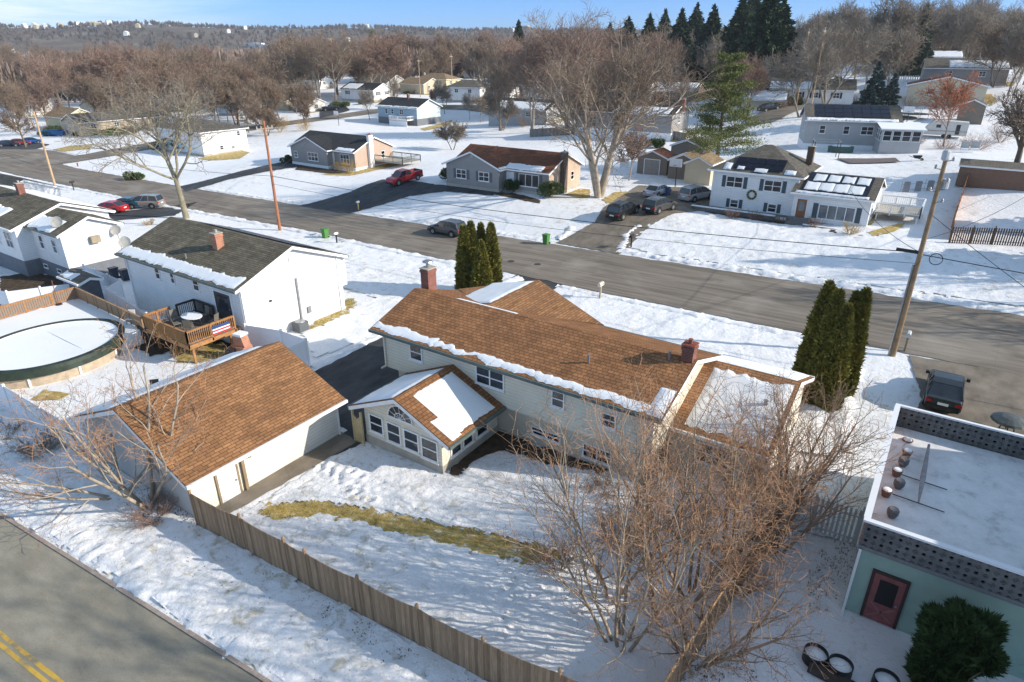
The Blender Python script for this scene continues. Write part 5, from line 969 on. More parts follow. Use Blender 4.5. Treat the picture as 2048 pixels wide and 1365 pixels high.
# grey ranch with brown roof
G1 = House('grey_ranch_house', 'grey ranch house with red brown roof, tan gable wall and white windows', 'house', -58, 71.0, 1.45, 15.2, 8.2, 3.2)
G1.walls(GREYS, 'x', 1.75, 0, CONC, .5); G1.roof(RED_SH, .5, .35); MB().face([(15.23, 0, .5), (15.23, 8.2, .5), (15.23, 8.2, 3.2), (15.23, 4.1, 4.95), (15.23, 0, 3.2)]).build('gable_siding', TANS, G1.r)
G1.snow('S', (9.0, 14.6), (.72, .98), .12, .2, 61); G1.win('E', 6, 1.4, .8, 1.1); G1.win('S', 12.2, 1.05, 3.1, 1.6, 3, False, shut=plain('grey_shutter', (.12, .12, .12))); G1.door('S', 9.3, .5, .95, 2.1, plain('white_door', (.74, .76, .80)))
G1.chim(15.55, 3.2, -.2, 5.3, .6, .9, plain('dark_chimney', (.13, .10, .08), .9, .3), CONC, G1.r)
G2 = House('x', None, None, -58.3, 69.5, 1.45, 8.8, 3.4, 3.2); G2.walls(GREYS, 'y', 1.75, 0, CONC, .5); G2.roof(RED_SH, .5, .3); G2.win('S', 2.6, 1.35, 1.7, 1.2, 2, shut=plain('grey_shutter', (.12, .12, .12))); G2.win('S', 6.4, 1.35, 1.7, 1.2, 2, shut=plain('grey_shutter', (.12, .12, .12)))
G2.snow('E', (.1, 3.2), (.9, .99), .08, .05, 62); rplane(cg2 := MB(), [(4.4, -.3, 5.09), (4.4, 6., 5.09), (9.3, 1.2, 3.14)], (0, 1, 0)); cg2.build('valley_roof', RED_SH, G2.r, uv=True); m = MB().box((4.2, -.03, 4.2), (4.6, 0, 4.6)).build('gable_vent', METAL, G2.r); merge(G2, G1)
steps(G1, 'S', 9.3, 1.6, 4, .15, .35, plain('step_stone', (.2, .19, .18)))
# grey charcoal roofed ranch to its left
H1 = House('charcoal_roof_ranch', 'grey ranch house with charcoal roof and white chimney, left of the red pickup', 'house', -100.5, 77.2, -.25, 15.8, 9.0, 3.3)
H1.walls(GREYS, 'x', 1.9, 0, WHITE, .6); H1.roof(CHAR_SH, .5, .35); MB().face([(15.83, 0, .6), (15.83, 9, .6), (15.83, 9, 3.3), (15.83, 4.5, 5.2), (15.83, 0, 3.3)]).build('gable_siding', siding('pink_tan_siding', (.50, .37, .29), .2, True), H1.r)
H1.chim(16.1, 3.5, -.2, 5.7, .55, .9, WHITE, BRICK, H1.r); H1.win('E', 6.6, 1.5, .9, 1.2); H1.win('S', 13.4, 1.1, 2.2, 1.6, 3); H1.door('S', 10.2, .6, 1, 2.1, WHITE); H1.snow('S', (11.8, 15.9), (.8, .98), .12, .15, 63); steps(H1, 'S', 10.2, 1.6, 4, .16, .35)
H2 = House('x', None, None, -99.5, 75.9, -.25, 9.4, 3.5, 3.3); H2.walls(GREYS, 'y', 1.8, 0, WHITE, .6); H2.roof(CHAR_SH, .45, .3); H2.win('S', 5.8, 1.2, 2.6, 1.4, 3); H2.win('S', 1.3, 1.4, .9, 1.1); merge(H2, H1); H1.snow('S', (-.3, 2.2), (.8, .98), .12, .2, 64)
dk3 = empty('grey_deck', (-84.4, 81.5, 0), 0, 'grey wooden deck attached behind the charcoal roofed ranch house', 'deck'); MB().box((0, 0, 1.0), (6.5, 4.5, 1.15)).build('floor', CONC, dk3); GW2 = plain('grey_deck_paint', (.17, .19, .18), .8); railing(dk3, (0, 0), (6.5, 0), 1.15, 2.1, GW2, .3, 4); railing(dk3, (6.5, 0), (6.5, 4.5), 1.15, 2.1, GW2, .3, 3); railing(dk3, (0, 4.5), (6.5, 4.5), 1.15, 2.1, GW2, .3, 4)
# blue house
Bh = House('blue_house', 'pale blue raised house with charcoal roof and rear deck', 'house', -139.6, 137.6, -.8, 14.6, 9.8, 4.8)
Bh.walls(BLUES, 'x', 2.0, 0, GREYF, 2.0); MB().face([(14.63, 0, 2), (14.63, 9.8, 2), (14.63, 9.8, 4.8), (14.63, 4.9, 6.8), (14.63, 0, 4.8)]).build('gable_siding', siding('pale_blue_siding', (.55, .66, .68), .13), Bh.r)
Bh.roof(CHAR_SH, .5, .5); Bh.snow('S', (.1, 15.4), (.86, .98), .14, .3, 65); Bh.chim(7.6, 4.6, 6.2, 7.8, .6, .6)
for x in (3.3, 5.6): Bh.win('S', x, 2.9, .9, 1.3)
Bh.win('S', 9, 2.9, 1.4, 1.3, 2); d4 = MB().box((7, -3, 1.7), (13.5, 0, 1.85)).box((7, -3, -.2), (13.5, -2.9, 1.6)).build('deck', WHITE, Bh.r)
for a_, b_ in (((7, -3), (13.5, -3)), ((7, -3), (7, 0)), ((13.5, -3), (13.5, 0))): o = railing(Bh.r, a_, b_, 1.85, 2.8, WHITE, .35, 3)
# two storey white house beyond the corner
W2 = House('white_corner_house', 'white two storey house with low grey hip roof beyond the mossy bare tree', 'house', -146, 77.0, -1.6, 17, 10.5, 4.9); W2.walls(WHITE2, 'h', 0, 0, CONC, .5); W2.roof(GREY_SH, .5, axis='h', rise=1.8); W2.win('E', 8.6, 3.4, .8, 1.0); W2.win('E', 4.2, 1.0, .8, .9); W2.win('E', 6.8, .9, .9, .6); W2.win('S', 13, 3.3, 1, 1.1); W2.win('S', 9, 3.3, 1, 1.1); W2.door('E', 2.4, .3, 1, 2.1, WHITE)
# grey solar house on the rise, with its porch
Sl = House('solar_roof_house', 'grey house with large dark solar roof and glazed rear porch on the rise', 'house', -22.1, 116.4, 3.9, 13.2, 9.0, 4.6, math.radians(17)); Sl.walls(GREYB, 'x', 1.9, 0, WHITE, .9); Sl.roof(GREY_SH, .45, .4); Sl.solar('S', (1.6, 12.4), (.04, .8), 8, 3); Sl.snow('S', (.2, 13.4), (.84, .98), .1, .25, 66)
for x, n in ((2.4, 1), (5.9, 1), (8.9, 2)): Sl.win('S', x, 2.5, .9*n, 1.25, n)
Sl.win('W', 3, 2.5, .9, 1.2); Pp = House('x', None, None, 0, 0, 0, 5.4, 4.6, 3.9); 
Pp.r.parent = Sl.r; Pp.r.location = (10.2, -4.4, 0); Pp.walls(GREYB, None, 0, 0, None)
for k in range(4): Pp.win('S', .75+k*1.3, 2.2, 1.15, 1.5, 1, frame=plain('pale_frame', (.62, .66, .66)))
for k in range(3): Pp.win('W', .8+k*1.4, 2.2, 1.1, 1.5, 1, frame=plain('pale_frame', (.62, .66, .66)))
MB().face([(-.3, -.4, 3.95), (5.8, -.4, 3.95), (5.8, 4.5, 4.6), (-.3, 4.5, 4.6)]).box((-.3, -.45, 3.85), (5.8, -.35, 4.0)).build('porch_roof', SNOWR, Pp.r)
for ch in list(Pp.r.children): ch.parent = Sl.r; ch.location = ch.location+Vector((10.2, -4.4, 0))
bpy.data.objects.remove(Pp.r)
# generic neighbours ---------------------------------------------------
FOOT = []
def nb(name, label, p, L, D, hw, wall, roof, ax='x', rise=1.6, rot=0, snow=None, wS=(), wE=(), gar=False, found=None, fh=.5, chim=None, anchor='SE', sh=None, group=None):
    c = gat(*p) if len(p) == 2 else Vector(p); rt = math.radians(rot); z = c.z-.1
    if anchor == 'SE': u = c.x-L*math.cos(rt); v = c.y-L*math.sin(rt)
    else: u, v = c.x, c.y
    z = min(z, h(u, v)+.3); FOOT.append((u+L/2, v+D/2, max(L, D)*.62)); Hh = House(name, label, 'house', u, v, z, L, D, hw, rt, group)
    Hh.walls(wall, ax if ax != 'h' else 'h', rise if ax != 'h' else 0, 0, found or CONC, fh); Hh.roof(roof, .45, .35, axis=ax, rise=rise)
    for x in wS: Hh.win('S', x*L, hw-1.75, 1.3, 1.15, 2, shut=sh)
    for x in wE: Hh.win('E', x*D, hw-1.75, 1.3, 1.15, 2, shut=sh)
    gx, gy = u+L*math.cos(rt), v+L*math.sin(rt); sheet('grass', [(gx+.1, gy), (gx+1.5, gy-.4), (gx+1.9, gy+D*.5), (gx+1.2, gy+D), (gx+.1, gy+D)], GRASS, .09, .6, .5, 2, len(label), kind='stuff')
    if snow:
        for sd, S, T in snow: Hh.snow(sd, (S[0]*((L if ax != 'y' else D)+.6), S[1]*((L if ax != 'y' else D)+.6)), T, .12, .35, len(label), fade=None)
    if chim: Hh.chim(chim[0]*L, chim[1]*D, hw+.4, hw+rise+.9, .7, .7, BRICK)
    return Hh
nb('tan_hip_house', 'cream and tan house with hip roof and two storeys near the street lamp', (893, 188), 15, 9, 5.2, YEL2, TAN_SH, 'h', 2.0, wS=(.2, .5, .8), wE=(.3, .7), fh=.4)
nb('tan_garage_wing', 'low tan roofed gable house left of the cream hip roofed house', (848, 190), 12, 10, 3.8, BEIGE, TAN_SH, 'x', 1.9, wE=(.3, .7))
nb('shuttered_white_house', 'small white house with black shutters and snowy striped solar roof', (748, 206), 16, 9.5, 4.2, WHITE2, CHAR_SH, 'x', 2.0, snow=[('S', (.05, .5), (.2, .9))], wE=(.25, .7), wS=(.2, .8), sh=plain('black_shutter', (.04, .04, .045)), fh=.9)
nb('grey_gambrel_house', 'grey house with plain brown grey roof behind the white shuttered house', (775, 185), 18, 11, 3.6, GREYB, GREY_SH, 'x', 2.6, wE=(.3, .7))
nb('dark_roof_house', 'white gabled house with dark red brown roof and snowy lawn far back', (845, 152), 19, 10, 3.6, WHITE2, RED_SH, 'x', 2.3, wE=(.3, .6))
nb('two_storey_white_house', 'tall white two storey house with chimney far behind the cream hip roof', (905, 140), 10, 8, 5.4, WHITE2, GREY_SH, 'x', 2.2, wE=(.3, .7), wS=(.3, .7))
nb('white_bungalow', 'white bungalow with grey roof right of the tall utility pole', (948, 158), 15, 9, 3.2, WHITE2, GREY_SH, 'x', 2.0, wE=(.3, .7), wS=(.2, .5, .8), snow=[('S', (.1, .9), (.3, .95))])
nb('far_white_house', 'pale blue white gabled house just left of the white bungalow', (905, 155), 13, 9, 3.2, GREYB, GREY_SH, 'x', 2.0, wS=(.3, .7), snow=[('S', (.1, .9), (.2, .9))])
nb('yellow_gable_house', 'yellow gabled house behind the light utility pole at the left', (135, 262), 12, 9, 3.6, YEL2, TAN_SH, 'x', 2.1, wE=(.3, .7), fh=1)
t1 = nb('tan_corner_ranch', 'long tan ranch house with grey roof behind the clipped hedge', (163, 274), 9, 24, 3.6, siding('grey_tan_siding', (.48, .40, .29), .14), GREY_SH, 'y', 1.8, wS=(.3,), wE=(.15, .4, .6, .85), fh=.6)
nb('small_blue_white_house', 'small white blue house with brown roof near the orange brown shrubs', (478, 232), 11, 9, 4.4, siding('icy_siding', (.62, .68, .74), .14), TAN_SH, 'x', 1.8, wE=(.5,), wS=(.3, .7))
nb('cream_ranch', 'cream ranch house with tan roof beyond the small blue white house', (575, 222), 12, 9, 3.2, BEIGE, TAN_SH, 'x', 1.6, wE=(.3, .7)); nb('white_shed_house', 'plain white small house right of the cream ranch', (617, 226), 7, 7, 3.0, WHITE2, GREY_SH, 'x', 1.4, wE=(.5,))
nb('grey_garage_house', 'grey house with white chimney half hidden by the large bare tree', (1092, 250), 17, 9.5, 4.4, GREYB, CHAR_SH, 'x', 1.9, snow=[('S', (.05, .95), (.3, .96))], wE=(.4,), wS=(.3, .7), chim=(1.02, .4))
nb('grey_two_storey_house', 'grey two storey house with white lower wall seen through bare branches', (1340, 283), 21, 9, 5.0, GREYS, CHAR_SH, 'x', 1.7, snow=[('S', (.4, .95), (.4, .96))], wS=(.2, .5, .8), wE=(.4,), chim=(1.02, .45), fh=1.6, found=WHITE)
nb('brown_gable_house', 'brown house with snowy roof behind the white pine, left side', (1385, 205), 20, 11, 3.4, siding('brown_siding', (.16, .11, .08), .15), GREY_SH, 'x', 2.2, snow=[('S', (.02, .98), (.05, .97))], wS=(.3, .7))
nb('white_hill_house', 'long white house with picture windows on the slope behind the solar roof', (1703, 212), 17, 10, 3.4, WHITE2, GREY_SH, 'x', 1.9, rot=12, snow=[('S', (.0, .5), (.3, .96))], wS=(.15, .35, .55, .8), wE=(.4,), sh=plain('black_shutter', (.04, .04, .045)))
nb('low_snow_garage', 'low snow roofed garage attached left of the long white hill house', (1570, 214), 9, 8, 2.6, BEIGE, GREY_SH, 'x', 1.6, rot=12, snow=[('S', (.02, .98), (.05, .97))])
nb('snow_roof_hill_house', 'white raised house with snowy roof behind the long white hill house', (1700, 152), 18, 11, 5.4, WHITE2, GREY_SH, 'h', 1.8, rot=10, wS=(.2, .5, .8), found=BRICK, fh=1.4); nb('upper_hill_house', 'pale house with snow covered hip roof highest among the middle trees', (1640, 128), 16, 10, 4.2, GREYB, GREY_SH, 'h', 1.8, rot=10, wS=(.2, .5, .8))
nb('grey_hill_house', 'grey raised hilltop house with snow covered roof between bare trees', (1917, 150), 17, 10, 5.4, GREYB, GREY_SH, 'x', 1.7, rot=8, snow=[('S', (.02, .98), (.05, .97))], wS=(.15, .4, .65, .9)); nb('corner_hill_house', 'dark low house with snowy roof at the right frame edge on the hill', (2046, 112), 22, 11, 4.2, GREYS, CHAR_SH, 'x', 1.7, rot=8, snow=[('S', (.02, .98), (.05, .97))], wS=(.2, .5, .8))
nb('shingled_hill_house', 'weathered grey house behind bare trees at the right edge of the slope', (2010, 172), 16, 9, 3.6, GREYS, GREY_SH, 'x', 1.8, rot=8, snow=[('S', (.3, .98), (.2, .9))], wS=(.3, .7))
nb('left_far_house', 'white house with snowy roof at the left edge behind bare trees', (28, 236), 14, 9, 4.4, WHITE2, GREY_SH, 'x', 1.8, snow=[('S', (.1, .9), (.3, .9))], wS=(.3, .7), wE=(.3, .7))
rnd = random.Random(77); gi = 0
for (x, y, t) in ((60, 205, 'far cream house low among bare trees near the left edge'), (215, 196, 'far brown roofed house between two rusty bare trees'), (250, 232, 'far grey house behind the long tan ranch'), (350, 188, 'far white house above the crown of the mossy tree'), (395, 200, 'far white house with pinkish roof right of the mossy tree'), (455, 176, 'far pale house left of the tallest bare trees'), (520, 190, 'far white gabled house between tall trunks'), (598, 168, 'far beige house behind the twin tall bare trees'), (640, 180, 'far tan house left of the striped solar roof'), (700, 140, 'far white house below the green pine'), (730, 118, 'far pale house beside the green pine trunk'), (1000, 140, 'far small white house behind thin trees'), (1180, 140, 'far white house among reddish trees'), (1230, 165, 'far pale house among reddish trees, nearer one'), (60, 150, 'far white house under the golden willow'), (95, 148, 'far cream gabled house right of the golden willow'), (150, 130, 'far small white gabled house in the left woods'), (300, 140, 'far white house deep in the left woods'), (310, 226, 'white bungalow behind the mossy tree crown, left side'), (372, 222, 'pale ranch directly behind the white corner house'), (85, 226, 'tan house between the yellow gabled house and the left woods'), (195, 238, 'pale house right behind the yellow gabled house'), (428, 188, 'pale gabled house above the white corner house roof'), (545, 204, 'white house behind the golden orange shrubs'), (1120, 205, 'white ranch seen through the limbs of the big bare tree'), (1195, 214, 'pale ranch behind the limbs of the big bare tree, right side'), (1290, 212, 'small pale house left of the brown gable house'), (1150, 178, 'beige house in the reddish grove'), (1020, 205, 'pale house left of the reddish bare tree pair'), (1965, 212, 'pale house on the right slope above the hedge'), (1780, 128, 'far pale house on the hilltop behind the bluish spruces'), (1500, 128, 'pale house at the foot of the tall spruce stand'), (960, 205, 'low pale house right of the blue house')):
    c = [WHITE2, BEIGE, GREYB, YEL2][gi % 4]; rf_ = [GREY_SH, TAN_SH, CHAR_SH, RED_SH][(gi*3) % 4]; nb('distant_house', t, (x, y), rnd.uniform(11, 15), rnd.uniform(8, 10), rnd.uniform(2.9, 4.8), c, rf_, rnd.choice(['x', 'x', 'h', 'y']), rnd.uniform(1.6, 2.3), rot=rnd.uniform(-12, 12), wE=(.3, .7), wS=(.3, .7), snow=[('S', (.1, .9), (.3, .95))] if gi % 3 == 0 else None, group='distant neighbourhood houses'); gi += 1
for (u, v, r_) in ((-16, 80, 13), (-50, 75, 11), (-92, 81, 11), (-132, 142, 11), (-137, 82, 12), (-16, 121, 11), (-46, 28, 12), (-18, 28, 13)): FOOT.append((u, v, r_))
# sheds
def shed(label, p, L, D, hw, wall, roof, ax='y', rise=.9, door=None, snow=None):
    c = gat(*p); s_ = House('shed', label, 'shed', c.x-L, c.y, c.z-.1, L, D, hw); s_.walls(wall, ax, rise); s_.roof(roof, .15, .15)
    if door: s_.door('S', L/2, .05, L*.5, hw*.85, door)
    if snow: s_.snow(snow, (.1, D if ax == 'y' else L), (.3, .95), .08, .15, 3)
    return s_
SHW = siding('brown_shed_boards', (.22, .18, .14), .2, True)
shed('brown shed with double doors behind the basketball hoop, left one', (1332, 352), 4.6, 3.6, 2.5, SHW, RED_SH, door=plain('grey_brown_door', (.28, .25, .22))); shed('brown barn shed with snowy skylight roof beside the basketball hoop', (1392, 362), 4.2, 3.8, 2.6, SHW, TAN_SH, snow='W'); shed('pale beige shed directly left of the shuttered house', (1418, 372), 3.6, 5, 2.8, BEIGE, TAN_SH); shed('grey brown shed with snowy roof behind the other sheds', (1402, 330), 5, 4, 2.6, SHW, GREY_SH, snow='W')
shed('flat roofed brown shed with patchy snow behind the orange fence', (2075, 385), 8, 6, 2.3, plain('brown_boards', (.2, .12, .08)), GREY_SH, 'x', .3); shed('tall brown grey shed on the right slope', (1962, 250), 4, 4, 3.4, SHW, GREY_SH); 
# fences over there
fence('orange_board_fence', 'bright orange board fence with picket top beside the tall utility pole', [tuple(gat(1899, 480)[:2]), (.6, 80), (.9, 95.3), (2.4, 96.2)], 1.7, FENCEO, spacing=2.4, cap=.1)
fence('brown_picket_fence', 'dark brown picket fence along the front of the orange fenced yard', [tuple(gat(1897, 487)[:2]), (4, 74.5), (9.5, 76.5), (20, 79)], 1.6, FENCEB, pickets=.2, spacing=2.4)
fence('tall_brown_fence', 'red brown board fence at the back of the orange fenced yard', [(2.4, 96.2), (8, 96), (20, 97)], 2.0, plain('red_brown_boards', (.28, .12, .06), .8, .3), spacing=2.4)
fence('grey_board_fence', 'grey board fence behind the red brown roofed ranch house', [tuple(gat(1060, 275)[:2]), tuple(gat(1270, 268)[:2]), tuple(gat(1370, 285)[:2])], 1.7, FENCEG, spacing=3)
fence('wire_fence', 'thin wire fence across the snowy slope behind the shuttered house', [tuple(gat(1800, 385)[:2]), tuple(gat(1895, 380)[:2])], 1.3, METAL, pickets=1.2, spacing=3, pw=.06); fence('white_rail_fence', 'thin white rail fence left of the sheds behind the big tree', [tuple(gat(1170, 340)[:2]), tuple(gat(1265, 335)[:2])], 1.5, WHITE, pickets=2.4, spacing=5, pw=.06)
fence('hilltop_picket_fence', 'pale picket fence running below the grey hilltop house', [tuple(gat(1770, 168)[:2]), tuple(gat(1960, 166)[:2])], 1.5, WHITE, pickets=.5, spacing=4)
# in-ground pool, pergola, hoop, trampoline, camper, barrow
pg_ = [gat(1690, 318), gat(1800, 318), gat(1775, 331), gat(1662, 325)]; sheet('pool_water', [tuple(p[:2]) for p in px((1672, 319), (1790, 318), (1800, 326), (1700, 329))], plain('winter_pool_cover', (.16, .13, .12), .7), .16, 1, .05); o = bpy.data.objects['pool_water']; o['kind'] = 'structure'
def hoop(p, label, hgt=3.1):
    c = gat(*p); r = empty('basketball_hoop', c, 0, label, 'basketball hoop'); MB().tube((0, 0, 0), (0, 0, hgt), .07).tube((0, 0, hgt), (0, -.6, hgt+.1), .05).build('pole', BLACK, r); MB().box((-.85, -.66, hgt-.3), (.85, -.62, hgt+.75)).build('backboard', WHITE, r); m = MB()
    for k in range(10): a = k*.628; m.tube((.23*math.cos(a), -.9+.23*math.sin(a), hgt-.1), (.23*math.cos(a+.63), -.9+.23*math.sin(a+.63), hgt-.1), .02, .02, 4)
    m.build('rim', plain('red_paint', (.4, .03, .02)), r); return r
hoop((1350, 375), 'basketball hoop with white backboard at the end of the car filled driveway'); hoop((678, 252), 'small basketball hoop on snow between the ranch and the blue house'); hoop((1810, 258), 'basketball hoop near the camper on the snowy slope')
tr = empty('trampoline', gat(1822, 236), 0, 'round trampoline on the snowy slope above the camper', 'trampoline'); MB().lathe((0, 0, .8), ((3.2, 0), (3.2, .1), (2.9, .12), (2.8, .08)), 20).build('mat', BLACK, tr)
for k in range(6): a = k*1.047; MB().tube((3.1*math.cos(a), 3.1*math.sin(a), 0), (3.1*math.cos(a), 3.1*math.sin(a), 2.6), .05).build('net_pole', METAL, tr)
tr.scale = (.9,)*3
cm = empty('travel_trailer', gat(1845, 275), math.radians(4), 'white travel trailer parked behind the low brown hedge', 'trailer'); m = MB(); m.prism([(0, .5), (6.2, .5), (6.2, 2.7), (1.2, 2.9), (.1, 1.6)], 2.3); m.build('body', plain('trailer_white', (.6, .59, .55), .5), cm); MB().box((1.6, -.03, 1.7), (2.3, 0, 2.2)).box((4.5, -.03, .7), (5.1, 0, 2.3)).build('window', GLASS, cm); MB().box((.4, -.03, 1.15), (6.2, 0, 1.25)).build('stripe', plain('trailer_stripe', (.2, .18, .17)), cm)
for x in (3, 3.8): MB().tube((x, -.02, .35), (x, .3, .35), .35, .35, 12).build('wheel', RUBBER, cm)
pe = empty('gazebo_frame', gat(1625, 318), math.radians(17), 'dark metal gazebo frame beside the grey solar roofed house', 'gazebo')
for x in (0, 3.4):
    for y in (0, 2.6): MB().tube((x, y, 0), (x, y, 2.4), .05).build('post', BLACK, pe)
MB().box((-.1, -.1, 2.4), (3.5, 0, 2.5)).box((-.1, 2.6, 2.4), (3.5, 2.7, 2.5)).box((-.1, 0, 2.4), (0, 2.6, 2.5)).box((3.4, 0, 2.4), (3.5, 2.6, 2.5)).build('top_frame', METAL, pe)
ht = empty('covered_hot_tub', gat(1680, 305), .3, 'green covered hot tub with snow on top beside the gazebo frame', 'hot tub'); MB().lathe((0, 0, 0), ((1.5, 0), (1.55, .9), (1.4, .95)), 8, 1.2, .8).build('tub', plain('green_cover', (.05, .10, .08)), ht); MB().lathe((0, 0, .95), ((1.2, 0), (.8, .12)), 12, 1.2, .8).build('snow_top', SNOWR, ht)
wb = empty('wheelbarrow', gat(1832, 322), .3, 'dark wheelbarrow standing in snow by the covered pool', 'wheelbarrow'); m = MB(); m.prism([(-.5, .7), (-.3, .35), (.4, .35), (.6, .75)], .7, Matrix.Translation((0, -.35, 0))); m.build('tray', BLACK, wb); MB().tube((.7, -.05, .2), (.7, .05, .2), .2, .2, 12).build('wheel', RUBBER, wb); MB().tube((.7, -.2, .2), (-1., -.3, .6), .03).tube((.7, .2, .2), (-1, .3, .6), .03).build('handle', METAL, wb)
for x in (1927, 1947): r = empty('garden_chair', gat(x, 305), 0, ('pale outdoor wing chair covered in snow near the brown hedge, left one', 'pale outdoor wing chair covered in snow near the brown hedge, right one')[x > 1930], 'chair', 'snowy outdoor chairs'); MB().box((-.5, -.4, .3), (.5, .4, .6)).build('seat', SNOWR, r); MB().box((-.55, .3, .3), (.55, .45, 1.5)).build('backrest', plain('chair_canvas', (.4, .4, .38)), r)
# ------------------------------------------------------------------ street furniture
def bin_(p, c, label, name='wheeled_bin', H_=1.12, grp=None, rz=0):
    l = gat(*p); r = empty(name, l, rz, label, 'bin', grp); m = MB(); w0, w1 = .24, .31
    for a, b in ((0, 1),):
        c0 = [(-w0, -w0, .08), (w0, -w0, .08), (w0, w0, .08), (-w0, w0, .08)]; c1 = [(-w1, -w1, H_-.08), (w1, -w1, H_-.08), (w1, w1+.03, H_-.08), (-w1, w1+.03, H_-.08)]
        m.face(c1); [m.face([c0[k], c0[(k+1) % 4], c1[(k+1) % 4], c1[k]]) for k in range(4)]
    m.build('body', c, r); MB().box((-.34, -.36, H_-.08), (.34, .38, H_-.03)).box((-.3, -.3, H_-.03), (.3, .3, H_)).build('lid', c, r); [MB().tube((x_, .3, .12), (x_+.08, .3, .12), .12, .12, 12).build('wheel', RUBBER, r) for x_ in (-.3, .22)]; return r
GB_ = plain('green_plastic', (.07, .22, .05), .5, .1); DB_ = plain('dark_blue_plastic', (.03, .04, .06), .5)
bin_((651, 477), GB_, 'green wheeled bin at the near kerb beside the ranch mailbox', grp='green kerbside bins'); bin_((1092, 489), GB_, 'green wheeled bin at the far kerb left of the brown driveway', grp='green kerbside bins'); bin_((231, 558), DB_, 'dark bin behind the white vinyl fence, larger left one'); bin_((1333, 392), plain('blue_plastic', (.05, .10, .24)), 'blue bin between the silver cars on the driveway')
bin_((252, 562), DB_, 'dark bin behind the vinyl fence nearest the ranch wall')
def mailbox(p, label, post, box, hgt=1.15, big=False):
    l = gat(*p); r = empty('mailbox', l, 0, label, 'mailbox'); MB().box((-.06, -.06, -.1), (.06, .06, hgt)).build('post', post, r); m = MB(); s = 1.4 if big else 1.; m.prism([(-.1*s, 0), (.1*s, 0), (.1*s, .14*s), (.05*s, .22*s), (-.05*s, .22*s), (-.1*s, .14*s)], .48*s, Matrix.Translation((0, -.24*s, hgt))); m.build('box', box, r); MB().box((.1*s, .1, hgt+.08), (.12*s, .13, hgt+.22)).build('flag', plain('red_paint', (.4, .03, .02)), r); return r
mailbox((1200, 598), 'pale stone coloured mailbox on a thick post before the cream house', plain('stone_post', (.42, .35, .26)), plain('pale_box', (.55, .50, .42)), 1.15, True); mailbox((674, 487), 'white mailbox on a post next to the green bin', BLACK, WHITE, 1.0); mailbox((1262, 496), 'dark mailbox in the snow bank right of the brown driveway', BLACK, BLACK, 1.1, True); mailbox((148, 381), 'black mailbox by the street left of the cut off roof', BLACK, BLACK, 1.15, True); mailbox((717, 421), 'white mailbox on a yellow wooden post across the street', plain('yellow_post', (.5, .33, .1)), WHITE, 1.0); mailbox((1808, 704), 'grey white mailbox right beside the tall utility pole', plain('brown_trim', (.25, .19, .12)), plain('pale_grey_box', (.5, .52, .52)), 1.15, True)
hy = empty('fire_hydrant', gat(156, 333), 0, 'small red fire hydrant on the snowy street corner', 'fire hydrant'); MB().lathe((0, 0, 0), ((.16, 0), (.16, .06), (.11, .08), (.11, .5), (.14, .52), (.13, .6), (.04, .7)), 10).build('barrel', plain('hydrant_red', (.35, .06, .03)), hy); MB().tube((-.2, 0, .42), (.2, 0, .42), .06).build('nozzle', plain('hydrant_red', (.35, .06, .03)), hy)
def upole(p, hgt, label, mat, r0=.19, arm=0, tr=False, hardware=True, lean=(0, 0)):
    l = gat(*p); r = empty('utility_pole', l, 0, label, 'utility pole'); T = (lean[0], lean[1], hgt); MB().tube((0, 0, -.3), T, r0, r0*.62, 12).build('pole', mat, r)
    if arm: m = MB().box((-.06, -arm, hgt-.9), (.06, arm, hgt-.76)); m.tube((0, -arm*.5, hgt-.85), (0, 0, hgt-1.5), .03); m.tube((0, arm*.5, hgt-.85), (0, 0, hgt-1.5), .03); m.build('crossarm', plain('crossarm_wood', (.3, .24, .18)), r)
    if arm:
        for y in (-arm*.9, -arm*.4, arm*.4, arm*.9): MB().lathe((0, y, hgt-.76), ((.05, 0), (.07, .06), (.04, .12), (.06, .18), (.02, .24)), 8).build('insulator', plain('insulator', (.5, .5, .48), .2), r)
    if tr: MB().lathe((.35, 0, hgt-2.6), ((.2, 0), (.26, .05), (.26, .85), (.2, .95)), 12).build('transformer', METAL, r)
    return r, l
pR, lR = upole((1785, 712), 13.0, 'tall leaning grey brown utility pole beside the columnar evergreens at the right', plain('pole_wood', (.27, .18, .105), .9, .35, 1.2), .185)
m = MB()
for z, s in ((12.6, 1), (12.1, -1), (11.4, 1), (10.8, -1), (10.2, 1)): m.tube((0, 0, z), (.35*s, -.3, z+.15), .035).lathe((.38*s, -.33, z+.1), ((.05, 0), (.09, .05), (.05, .1), (.09, .15), (.03, .25)), 8)
m.build('insulator_bracket', METAL, pR); MB().lathe((-.05, -.35, 12.7), ((.12, 0), (.2, .08), (.2, .5), (.12, .58)), 10).build('equipment_can', plain('can_grey', (.42, .43, .44), .4), pR); MB().lathe((.3, .2, 11.0), ((.15, 0), (.2, .05), (.2, .6)), 10).build('equipment_can', plain('can_grey', (.42, .43, .44), .4), pR)
MB().tube((-.24, -.1, 0), (-.2, -.08, 6.3), .06, .06, 6).build('cable_riser', METAL, pR)
pM, lM = upole((560, 461), 12.4, 'reddish brown utility pole between the mossy tree and the green bin', plain('pole_red_wood', (.36, .15, .075), .9, .3, 1.2), .19, 1.1); pL, lL = upole((110, 371), 11.6, 'pale tan utility pole with crossarm at the left street corner', plain('pole_tan_wood', (.5, .34, .2), .9, .25, 1.2), .19, 1.1)
p4, l4 = upole((787, 174), 11, 'grey street lamp pole near the cream hip roofed house', METAL, .12); MB().tube((0, 0, 10.8), (-2.4, 0, 11.3), .06).box((-3.0, -.12, 11.2), (-2.3, .12, 11.35)).build('lamp_arm', METAL, p4)
